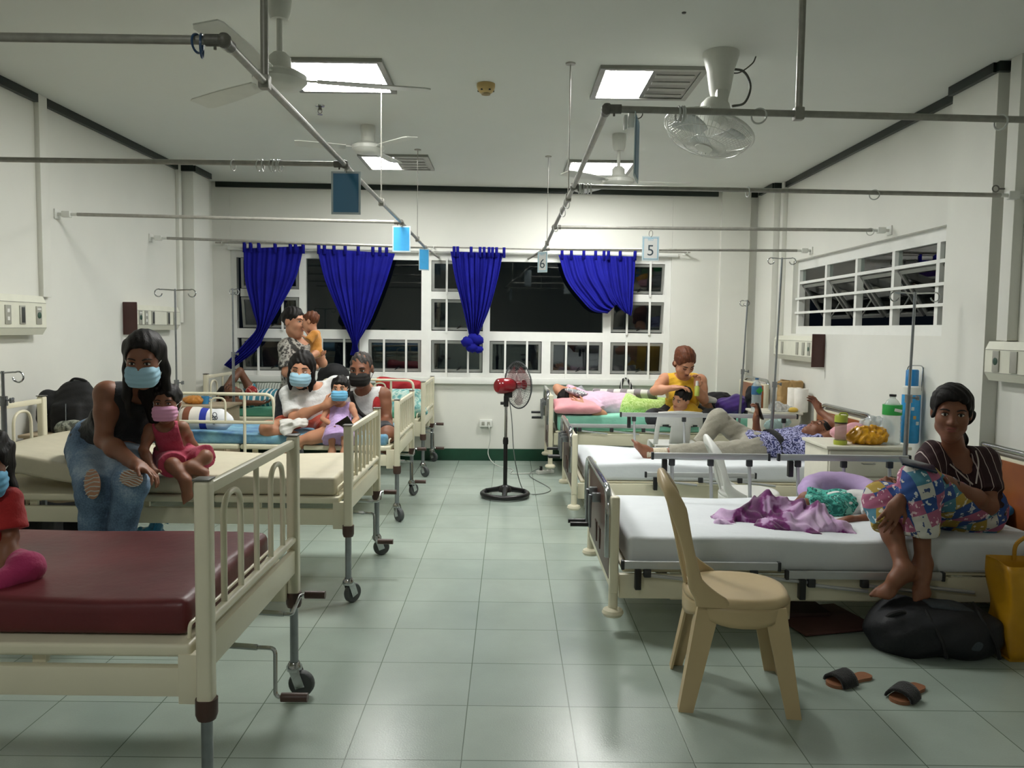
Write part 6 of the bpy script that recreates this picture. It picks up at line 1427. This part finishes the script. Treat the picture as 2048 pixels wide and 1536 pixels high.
# 1 woman in jeans on the edge of the second left bed
def rips(root, p, R, d):
    fr_ = mat('frayed_white_denim', 'b9b9b4', .9, bump=.5, bscale=140); kn = m_skin('knee_skin', '9b7258', 'a87d62')
    for (px, py, Y, w_, h_, tl) in ((185, 968, 3.815, .04, .075, -.25), (263, 957, 3.80, .055, .04, .25)):
        c = at(px, py, Y); Rt = Matrix.Rotation(tl, 3, 'Y') @ Matrix.Rotation(-.35, 3, 'X')
        o = MB().ball(c, (w_, .02, h_), 20, Rt).build('knee_rip', kn, root, world=True, label='bare skin showing through a rip in the jeans')
        for k in range(7):
            z = -h_ * .8 + k * h_ * 1.6 / 6; hw = w_ * math.sqrt(max(.05, 1 - (z / h_) ** 2)); yv = -.0205 * math.sqrt(max(0.05, 1 - (z / h_) ** 2))
            pts = [c + Rt @ Vector((x * hw, yv * math.sqrt(max(0, 1 - x * x * .95)) - .001, z + .004 * math.sin(9 * x + k))) for x in (-1, -.5, 0, .5, 1)]
            MB().tube(pts, .003, 5).build('loose_thread', fr_, o, world=True)
human('woman in black sleeveless top, ripped jeans and pale blue mask seated on the beige mattress', dict(
    head=at(289, 716, 4.02), fwd=(.16, -.93, -.30), up=(.06, -.28, .95), sl=at(322, 800, 4.30), sr=at(214, 788, 4.14), el=at(350, 868, 4.52), wl=at(332, 915, 4.58), er=at(207, 880, 4.06), wr=at(272, 928, 3.88),
    hl=at(246, 898, 4.38), hr=at(172, 898, 4.38), kl=at(262, 968, 3.90), kr=at(188, 985, 3.92), al=at(226, 1150, 4.0), ar=at(190, 1150, 4.0), z=.67), s=1.04, hs=1.1, w=1.1, skin=SK2, hair='long', bust=1.,
    top=dict(name='tank_top', m=BLKT, hem=-.05, cut=.012, neck=.068, th=.013, wr=.004), bottom=dict(name='jeans', m=DENIM, leg=1.95, loose=.008, waist=.1, wr=.005), mask=dict(m=MASKB), eyes='open', vox=.0055,
    hands=(None, ((.75, -.15, -.35), (0, -.3, -1), (.3, -.8, .3), .55)), extra=rips)
# 2 girl in pink
human('small girl in rose pink outfit and pink mask sitting beside the woman in jeans', dict(
    head=at(334, 805, 4.12), fwd=(.14, -.98, -.04), sl=at(364, 856, 4.24), sr=at(302, 860, 4.18), el=at(386, 890, 4.34), wl=at(396, 917, 4.38), er=at(287, 900, 4.12), wr=at(303, 936, 4.06),
    hl=at(367, 919, 4.30), hr=at(335, 919, 4.28), kl=at(410, 914, 4.22), kr=at(345, 930, 4.12), al=at(378, 934, 4.14), ar=at(371, 962, 4.08), z=.675), s=.62, hs=.80, skin=SK2, hair='bun',
    top=dict(name='sleeveless_top', m=PINKT, hem=-.06, cut=.02, neck=.08, th=.014, wr=.006, wf=60), bottom=dict(name='trousers', m=PINKT, leg={'l': .98, 'r': .92}, loose=.022, th=.012, waist=.15), mask=dict(m=MASKP), vox=.0045,
    hands=(((.5, -.3, -.4), (0, -.2, -1), (0, -1, 0), .3), ((.3, -.4, -.6), (.3, -.5, -.4), (1, 0, 0), .8)), feet=(((1, -.15, -.1), (0, -.7, .7)), ((.22, -.35, -.9), (.3, -.9, .3))))
# 3 child at the left edge
human('child in red shirt and magenta leggings sitting on the maroon mattress at the left edge', dict(
    head=at(-30, 925, 2.5), fwd=(.45, -.88, -.15), sl=at(12, 1003, 2.52), sr=at(-85, 1003, 2.54), el=at(22, 1075, 2.5), wl=at(0, 1140, 2.42), er=at(-110, 1080, 2.5), wr=at(-95, 1140, 2.42),
    hl=at(-8, 1115, 2.56), hr=at(-62, 1115, 2.58), kl=at(56, 1134, 2.44), kr=at(-120, 1140, 2.44), al=at(-10, 1172, 2.36), ar=at(-60, 1178, 2.34), z=.69), s=.6, hs=.86, skin=SK2, hair='bob',
    top=dict(name='shirt', m=REDT, hem=-.1, sleeve=.7, neck=.07, th=.016, loose=.016, wr=.005), bottom=dict(name='leggings', m=MAGT, leg=1.95, loose=.004), mask=dict(m=MASKB2), vox=.0045,
    hands=(((-.5, -.4, -.6), (-.3, 0, -1), (0, -1, 0), .3), None), feet=(((-1, -.2, -.1), (0, -.6, .8)), ((1, -.2, -.1), (0, -.6, .8))))
# 4 woman in white T-shirt
def drawing(root, p, R, d):
    m = MB(); S, t, f, L = d['S'], d['t'], d['f'], d['left']; c = S - t * .09 + f * .125 + L * .1
    m.tube(curve([c + L * a + t * b + f * .012 for a, b in ((0, .07), (.012, .03), (.004, -.02), (.02, -.09), (.012, -.15))], 6), .0025, 5); m.ring(c + t * .05 + f * .012, .016, .002, f, 14, 5)
    m.build('shirt_print', mat('red_print_line', '8c4a58', .8), root, world=True)
human('woman in white T-shirt, coral shorts and blue mask sitting cross-legged on the blue sheet', dict(
    head=at(604, 737, 6.30), fwd=(.08, -.97, -.18), up=(.1, -.12, .98), sl=at(672, 772, 6.52), sr=at(580, 790, 6.40), el=at(725, 768, 6.66), wl=at(752, 790, 6.75), er=at(588, 836, 6.25), wr=at(648, 812, 6.12),
    hl=at(650, 848, 6.5), hr=at(605, 848, 6.5), kl=at(660, 866, 6.12), kr=at(536, 858, 6.16), al=at(590, 884, 6.08), ar=at(600, 874, 6.2), z=.655), s=1., hs=1.12, w=1.08, skin=SK3, hair='bob', bust=1.,
    top=dict(name='shirt', m=WHT, hem=-.06, sleeve={'l': .75, 'r': .8}, neck=.075, th=.014, loose=.016, wr=.007), bottom=dict(name='shorts', m=CORAL, leg=.62, loose=.012), mask=dict(m=MASKB), eyes='closed', vox=.006,
    hands=(None, ((.75, -.2, .45), (0, .8, -.3), (0, -.2, 1), .4)), feet=(((-.8, -.3, -.2), (0, -.6, .8)), None), extra=drawing)
c = at(588, 846, 6.14)
softthing('towel', [EL(c, (.11, .07, .02), Matrix.Rotation(.1, 3, 'Y'), .02), EL(c + Vector((.05, .0, .012)), (.06, .05, .02), None, .02), EL(c + Vector((-.04, -.06, -.035)), (.055, .02, .05), None, .03)], .006, WTOW, 'crumpled pale cloth on the lap of the woman in the white T-shirt', 'cloth', disp=wrinkle(.012, 55))
# 5 toddler
human('toddler in lilac dress and blue mask held between the woman in white and the man', dict(
    head=at(681, 777, 6.12), fwd=(.02, -1, -.02), sl=at(703, 812, 6.16), sr=at(658, 812, 6.16), el=at(714, 838, 6.12), wl=at(702, 850, 6.04), er=at(645, 838, 6.1), wr=at(670, 853, 6.02),
    hl=at(693, 862, 6.18), hr=at(669, 862, 6.18), kl=at(690, 868, 6.0), kr=at(664, 868, 6.02), al=at(688, 905, 5.97), ar=at(664, 902, 6.0), z=.66), s=.5, hs=.82, skin=SK3, hair='toddler',
    top=dict(name='dress', m=LILT, hem=-.18, cut=.02, neck=.10, th=.012, wr=.006, wf=60, extra=[RC(at(681, 838, 6.14), at(679, 880, 6.04), .07, .125, .03, False, True)]), mask=dict(m=MASKB2), vox=.005,
    hands=(((-.5, -.4, -.3), (0, .3, 1), (0, -.5, .6), .7), ((.5, -.4, -.2), (0, .3, 1), (0, -.4, .7), .7)), feet=(((.1, -.6, -.6), (0, -.7, .6)), ((-.1, -.6, -.6), (0, -.7, .6))))
c = at(688, 848, 5.97); solo(MB().box(c, (.075, .012, .135), Matrix.Rotation(1.0, 3, 'Y') @ Matrix.Rotation(.4, 3, 'X'), .005), 'mobile_phone', mat('phone_dark', '19130f', .25), 'dark phone in the hands of the toddler in lilac', 'phone', origin=c)
# 6 man
def strap6(root, p, R, d):
    S, t, f, L, TL = d['S'], d['t'], d['f'], d['left'], d['TL']
    ribbon('bag_strap', [S - L * .09 + t * .06 - f * .02, S - L * .085 + t * .035 + f * .07, S - L * .02 - t * TL * .25 + f * .135, S + L * .07 - t * TL * .55 + f * .135, S + L * .14 - t * TL * .8 + f * .09], .035, mat('dark_webbing', '2b2a28', .8), root, f, .005)
    for sd in (1,):
        m = soft('red_side_panel', [EL(S + L * .125 - t * .07 + f * .02, (.05, .1, .11), Matrix((L, f, t)).transposed(), .02)], .006, REDT, root, clips=[(S + L * .16, L)])
human('man in white and red sleeveless shirt and black mask sitting behind the toddler', dict(
    head=at(723, 737, 6.42), fwd=(-.12, -.97, -.18), sl=at(766, 790, 6.52), sr=at(690, 792, 6.56), el=at(774, 838, 6.48), wl=at(770, 872, 6.3), er=at(676, 842, 6.55), wr=at(690, 872, 6.4),
    hl=at(752, 855, 6.62), hr=at(712, 855, 6.62), kl=at(775, 868, 6.25), kr=at(690, 872, 6.2), al=at(720, 885, 6.25), ar=at(745, 888, 6.2), z=.655), s=1.05, hs=1.14, w=1.05, skin=SK2, hair='crop', hairm=HG,
    top=dict(name='sleeveless_shirt', m=WHT, hem=-.05, cut=.012, neck=.07, th=.014, wr=.006), bottom=dict(name='shorts', m=DKG, leg=1., loose=.01), mask=dict(m=MASKK, loop=BLACK), eyes='open', vox=.006, extra=strap6,
    hands=(((0, -.6, -.5), (-.5, -.5, 0), (0, -1, 0), .4), None), feet=(((-1, -.2, 0), (0, -.6, .8)), ((1, -.2, 0), (0, -.6, .8))))
# 7 adult in camouflage-like shirt, standing, with baby
human('adult in grey leaf print shirt standing between the left beds with a baby', dict(
    head=at(588, 643, 7.42), fwd=(.86, -.42, -.05), sl=at(622, 694, 7.58), sr=at(576, 694, 7.36), el=at(645, 726, 7.34), wl=at(624, 684, 7.25), er=at(573, 745, 7.26), wr=at(618, 716, 7.18),
    hl=at(606, 800, 7.55), hr=at(576, 800, 7.42), kl=(-2.03, 7.52, .46), kr=(-2.12, 7.4, .46), al=(-2.0, 7.56, .07), ar=(-2.12, 7.44, .07), z=0.), s=1.02, hs=1.12, w=1.1, skin=SK3, hair='short',
    top=dict(name='shirt', m=CAMOP, hem=-.08, sleeve={'l': .55, 'r': .8}, neck=.07, th=.016, loose=.016, wr=.007), bottom=dict(name='trousers', m=DKG, leg=1.9, loose=.012), eyes='open', vox=.0065,
    hands=(((-.1, -.3, .8), (-.5, .3, 0), (-1, 0, 0), .5), ((.7, -.2, .2), (0, .3, 1), (0, 1, 0), .3)), feet=(((.6, -.7, 0), (0, 0, 1)), ((.6, -.7, 0), (0, 0, 1))))
ORGT = m_fab('orange_baby_cloth', 'b97a2c', 'c98a38')
human('baby in orange clothes held against the shoulder of the standing adult', dict(
    head=at(621, 643, 7.20), fwd=(-.8, .1, -.08), up=(.1, 0, 1), sl=at(628, 668, 7.10), sr=at(632, 668, 7.24), el=at(618, 680, 7.06), wl=at(606, 672, 7.08), er=at(634, 688, 7.3), wr=at(622, 690, 7.32),
    hl=at(632, 706, 7.12), hr=at(634, 706, 7.22), kl=at(618, 716, 7.04), kr=at(622, 716, 7.3), al=at(628, 732, 7.02), ar=at(630, 732, 7.28), z=1.2), s=.4, hs=.74, skin=SK3, hair='short',  hairm=HR,
    top=dict(name='romper', m=ORGT, hem=-.2, sleeve=1., neck=.08, th=.014, loose=.012), vox=.005, feet=(((-.6, -.2, -.3), (0, -.3, .8)), ((-.6, .2, -.3), (0, 0, 1))))
# 9 person lying on the far left bed
STR9 = m_stripe('teal_white_stripe', [(0, '2f6f80'), (.3, 'cfd3cf'), (.45, '3b7d8c'), (.8, 'd8d5cc')], 'X', .09)
human('person lying on the far left bed with one bare elbow raised', dict(
    head=at(458, 788, 8.2), fwd=(.25, -.35, .9), up=(-1, 0, .1), sl=at(510, 795, 8.5), sr=at(500, 800, 8.1), el=at(480, 742, 8.4), wl=at(443, 785, 8.2), er=at(450, 806, 8.0), wr=at(512, 806, 7.96),
    hl=at(615, 800, 8.5), hr=at(612, 804, 8.2), kl=at(690, 800, 8.5), kr=at(690, 804, 8.2), al=at(765, 805, 8.5), ar=at(765, 806, 8.2), z=.66), s=.98, skin=SK4, hair='short',
    top=dict(name='shirt', m=STR9, hem=-.05, sleeve=.4, neck=.07, th=.012, wr=.005), bottom=dict(name='shorts', m=DKG, leg=.9, loose=.01), vox=.0075, eyes='closed',
    hands=(((-.3, -.3, -.8), (.6, 0, 0), (0, -1, 0), .5), ((.9, 0, 0), (0, 0, 1), (0, 1, 0), .5)), feet=(((.1, 0, 1), (1, 0, 0)),) * 2)
REDP2 = m_blot('red_print_cloth', [(0, '8c1f22'), (.5, 'b03a36'), (.58, 'c9b8a0')], 40)
c = at(503, 783, 8.12); softthing('cloth_wrap', [EL(c, (.06, .07, .06), None, .02)], .007, REDP2, 'red printed cloth at the shoulder of the person on the far left bed', 'cloth', disp=wrinkle(.006, 60))
TIK = m_stripe('ticking_stripe', [(0, 'b8bcb2'), (.6, '7d837c')], 'X', .028)
pillow(at(540, 790, 8.62) + Vector((0, 0, .0)), .16, .14, .06, .1, 1.1, TIK, 'striped ticking pillow leaning at the far wall behind the lying person', disp=.003)
# 10 woman in yellow
human('woman in yellow sleeveless top sitting on the mint sheet looking down', dict(
    head=at(1369, 724, 7.98), fwd=(.22, -.72, -.62), up=(.12, -.62, .75), sl=at(1400, 762, 8.2), sr=at(1330, 760, 8.2), el=at(1408, 800, 8.1), wl=at(1394, 775, 7.92), er=at(1309, 782, 8.0), wr=at(1346, 776, 7.86),
    hl=at(1386, 832, 8.25), hr=at(1342, 832, 8.25), kl=at(1428, 836, 8.08), kr=at(1306, 836, 8.08), al=at(1358, 842, 8.0), ar=at(1372, 843, 8.0), z=.625), s=1.08, hs=1.2, w=1.12, skin=SK3, hair='bun', hairm=HR, bust=1.1,
    top=dict(name='sleeveless_top', m=YELT, hem=-.06, cut=.02, neck=.08, th=.014, wr=.007), bottom=dict(name='trousers', m=DKG, leg=1.9, loose=.012), eyes='closed', vox=.0065,
    hands=(((0, -.2, 1), (-.6, -.5, 0), (-.4, -.8, 0), .9), ((.8, -.3, .1), (0, 0, -1), (0, .8, .4), .6)))
c = at(1394, 778, 7.88); t = thing('spray_bottle', 'small white capped bottle with pale green liquid held by the woman in yellow', 'bottle', c)
MB().lathe([(0, -.07), (.022, -.07), (.024, -.06), (.024, .02), (.014, .035), (0, .035)], c, n=18).build('body', mat('pale_green_liquid', 'b6bf5a', .3), t, world=True); MB().lathe([(0, .03), (.015, .03), (.015, .075), (.01, .08), (0, .08)], c, n=16).build('cap', WPLAS, t, world=True)
# 11 child in her lap
human('dark haired child in yellow shirt leaning in the lap of the woman in yellow', dict(
    head=at(1364, 797, 7.92), fwd=(-.75, -.5, -.25), up=(.35, -.1, .9), sl=at(1350, 820, 7.96), sr=at(1385, 818, 8.04), el=at(1338, 832, 7.96), wl=at(1356, 838, 7.94), er=at(1402, 834, 8.06), wr=at(1380, 840, 7.98),
    hl=at(1390, 838, 8.06), hr=at(1405, 836, 8.14), kl=at(1365, 836, 7.97), kr=at(1375, 834, 8.02), al=at(1390, 845, 7.99), ar=at(1400, 843, 8.05), z=.63), s=.6, hs=.98, skin=SK3, hair='short', eyes='open',
    top=dict(name='shirt', m=YELT, hem=-.05, sleeve=.7, neck=.07, th=.012), bottom=dict(name='trousers', m=WHT, leg=1.6, loose=.01), vox=.006)
# 12 person in pink lying on the far right bed
human('person in pale pink shirt and lime shorts lying on the mint sheet', dict(
    head=at(1140, 795, 8.36), fwd=(.2, -.1, .95), up=(-1, 0, .25), sl=at(1180, 800, 8.58), sr=at(1176, 808, 8.22), el=at(1114, 776, 8.5), wl=at(1126, 795, 8.42), er=at(1206, 830, 8.12), wr=at(1168, 812, 8.06),
    hl=at(1262, 812, 8.55), hr=at(1260, 815, 8.3), kl=at(1340, 812, 8.6), kr=at(1338, 818, 8.34), al=at(1418, 815, 8.6), ar=at(1418, 818, 8.36), z=.625), s=1.04, w=1.1, skin=SK3, hair='short', eyes='closed',
    top=dict(name='shirt', m=PINKL, hem=-.04, sleeve=.7, neck=.07, th=.014, loose=.016, wr=.006), bottom=dict(name='shorts', m=LIME2, leg=.95, loose=.016), vox=.0075,
    hands=(((.7, -.3, -.2), (0, 0, -1), (0, -1, 0), .5), ((-.7, .2, .3), (0, .6, 0), (0, 0, 1), .5)), feet=(((.1, 0, 1), (1, 0, 0)),) * 2)
GRC = m_blot('grey_white_cloth', [(0, '8d9093'), (.48, 'd5d6d6'), (.56, '7a7d80')], 16)
c = at(1148, 784, 8.28); softthing('face_towel', [EL(c, (.1, .07, .03), Matrix.Rotation(.3, 3, 'Y'), .02), EL(c + Vector((.09, 0, -.02)), (.05, .05, .03), None, .03)], .007, GRC, 'grey and white cloth over the face of the person in pink', 'towel', disp=wrinkle(.006, 50))
c = at(1162, 780, 8.6); softthing('scarf', [RC(c + Vector((-.06, 0, -.05)), c + Vector((0, 0, .04)), .04, .015, .02), RC(c, c + Vector((.07, 0, -.06)), .03, .03, .03)], .007, mat('grey_scarf', '9a9da0', .9), 'small grey cloth peak behind the face of the person in pink', 'cloth', disp=wrinkle(.004, 50))
# 13 man on the second right bed
def sash13(root, p, R, d):
    S, t, f, L, TL = d['S'], d['t'], d['f'], d['left'], d['TL']
    ribbon('black_belt_strap', [S - t * TL * .62 - L * .12 + f * .05, S - t * TL * .64 - L * .05 + f * .118, S - t * TL * .58 + L * .06 + f * .118, S - t * TL * .5 + L * .135 + f * .05, S - t * TL * .48 + L * .15 - f * .05], .05, BLKT, root, (f, L), .005)
    BAND = mat('gauze_bandage', 'c6bda8', .9, bump=.4, bscale=90)
    a = at(1334, 907, 6.5); b_ = at(1292, 908, 6.5); dr = (b_ - a).normalized()
    soft('bandage', [RC(a, b_, .05, .046, .01, True, True)], .005, BAND, root, disp=lambda X, Y, Z: .0025 * np.sin(420 * (X + .15 * Z)))
human('man in lavender print shirt lying with one knee raised, looking at a phone', dict(
    head=at(1640, 864, 6.62), fwd=(-.42, -.12, .9), up=(.93, 0, .36), sl=at(1622, 897, 6.50), sr=at(1608, 868, 6.86), el=at(1684, 856, 6.50), wl=at(1640, 822, 6.70), er=at(1514, 884, 6.86), wr=at(1512, 838, 6.78),
    hl=at(1494, 902, 6.56), hr=at(1496, 884, 6.80), kl=at(1398, 905, 6.5), kr=at(1436, 838, 6.78), al=at(1302, 907, 6.5), ar=at(1396, 894, 6.80), z=.44), s=1., hs=1.02, skin=SK2, hair='short',
    top=dict(name='shirt', m=LAVP, hem=-.02, sleeve={'l': .35, 'r': .6}, neck=.07, th=.016, loose=.016, wr=.007), bottom=dict(name='trousers', m=GRYP, leg={'l': 1.6, 'r': 1.85}, loose=.016, wr=.006), eyes='closed', vox=.0058, extra=sash13,
    hands=(((-.4, .2, .8), (-.6, -.3, -.3), (0, -1, 0), .5), ((.05, -.1, 1), (-.8, 0, .2), (0, -1, .2), .9)), feet=(((-.55, .05, .83), (.8, .1, .5)), ((-1, 0, -.15), (-.1, 0, 1))))
c = at(1519, 822, 6.75); solo(MB().box(c, (.012, .075, .15), Matrix.Rotation(-.35, 3, 'Y'), .005), 'mobile_phone', mat('phone_case_dark', '241c18', .3), 'phone raised over the chest of the man lying on the second right bed', 'phone', origin=c)
# 14 child asleep on the nearest right bed
human('sleeping child in white shirt and teal print shorts on the nearest right bed', dict(
    head=at(1780, 981, 4.62), fwd=(-.15, -.25, .95), up=(1, 0, .12), sl=at(1742, 1014, 4.40), sr=at(1742, 994, 4.66), el=at(1742, 1040, 4.27), wl=at(1702, 1038, 4.22), er=at(1712, 1000, 4.72), wr=at(1676, 1002, 4.74),
    hl=at(1672, 1020, 4.40), hr=at(1672, 1005, 4.56), kl=at(1612, 1012, 4.40), kr=at(1614, 998, 4.62), al=at(1590, 1040, 4.42), ar=at(1592, 1014, 4.66), z=.47), s=.66, hs=.82, skin=SK2, hair='short', eyes='closed',
    top=dict(name='shirt', m=WHT, hem=-.04, sleeve=.5, neck=.07, th=.014), bottom=dict(name='shorts', m=TEALP, leg=.95, loose=.02, th=.014, wr=.008, wf=55), vox=.005,
    hands=(((-1, -.1, -.1), (0, 0, -1), (0, 1, 0), .25), None), feet=(((-.8, 0, .3), (.2, 0, 1)), ((-.8, 0, .3), (.2, 0, 1))))
# 15 woman in maroon striped shirt
def trim15(root, p, R, d):
    S, t, f, L = d['S'], d['t'], d['f'], d['left']; WHL = mat('white_piping', 'b9b0aa', .8)
    for sd in (-1, 1): MB().tube(curve([S + L * sd * .078 + t * .04 + f * .05, S + L * sd * .055 - t * .005 + f * .108, S + L * sd * .008 - t * .09 + f * .142], 5), .004, 6).build('neck_piping', WHL, root, world=True)
    wr = at(1897, 964, 3.86); dr = (at(1978, 1012, 3.98) - wr).normalized(); o = MB().lathe([(.029, -.012), (.034, -.01), (.034, .01), (.029, .012)], wr + dr * .03, dr, 20).build('wrist_watch', BLACK, root, world=True)
    MB().box(wr + dr * .03 + Vector((-.0, -.036, .005)), (.03, .01, .032), None, .004).build('watch_face', BLACK, o, world=True)
human('woman in maroon striped shirt and patchwork print trousers sitting on the right bed', dict(
    head=at(1903, 824, 3.98), fwd=(-.42, -.90, -.10), up=(-.02, -.1, 1), sl=at(1964, 924, 4.10), sr=at(1866, 914, 4.12), el=at(1980, 1012, 3.98), wl=at(1897, 964, 3.84), er=at(1836, 982, 3.98), wr=at(1800, 1000, 3.78),
    hl=at(1966, 1030, 4.12), hr=at(1920, 1026, 4.16), kl=at(1839, 966, 3.80), kr=at(1766, 1002, 3.94), al=at(1846, 1128, 3.76), ar=at(1808, 1140, 3.70), z=.47), s=1.02, hs=1.1, skin=SK2, hair='pony', bust=.95,
    top=dict(name='shirt', m=MAROS, hem=-.03, sleeve={'l': .62, 'r': .62}, neck=.07, vee=.062, th=.014, loose=.018, wr=.006), bottom=dict(name='trousers', m=PAJ, leg={'l': 1.62, 'r': 1.34}, loose=.02, th=.012, wr=.006), eyes='open', vox=.005, extra=trim15,
    hands=(((-.85, -.1, .35), (-.2, -.3, 1), (0, -.4, 1), .35), ((-.5, -.15, -.8), (.2, .9, -.2), (.8, -.3, -.2), .3)), feet=(((-.25, -.75, -.55), (0, -.55, .8)), ((-.85, -.25, -.48), (-.4, -.5, .75))))
c = at(1836, 930, 3.76); solo(MB().box(c, (.16, .085, .012), Matrix.Rotation(-.2, 3, 'Z') @ Matrix.Rotation(.22, 3, 'Y') @ Matrix.Rotation(.25, 3, 'X'), .005), 'mobile_phone', mat('phone_navy', '142036', .25), 'dark blue phone held flat above the knee of the woman in maroon stripes', 'phone', origin=c)
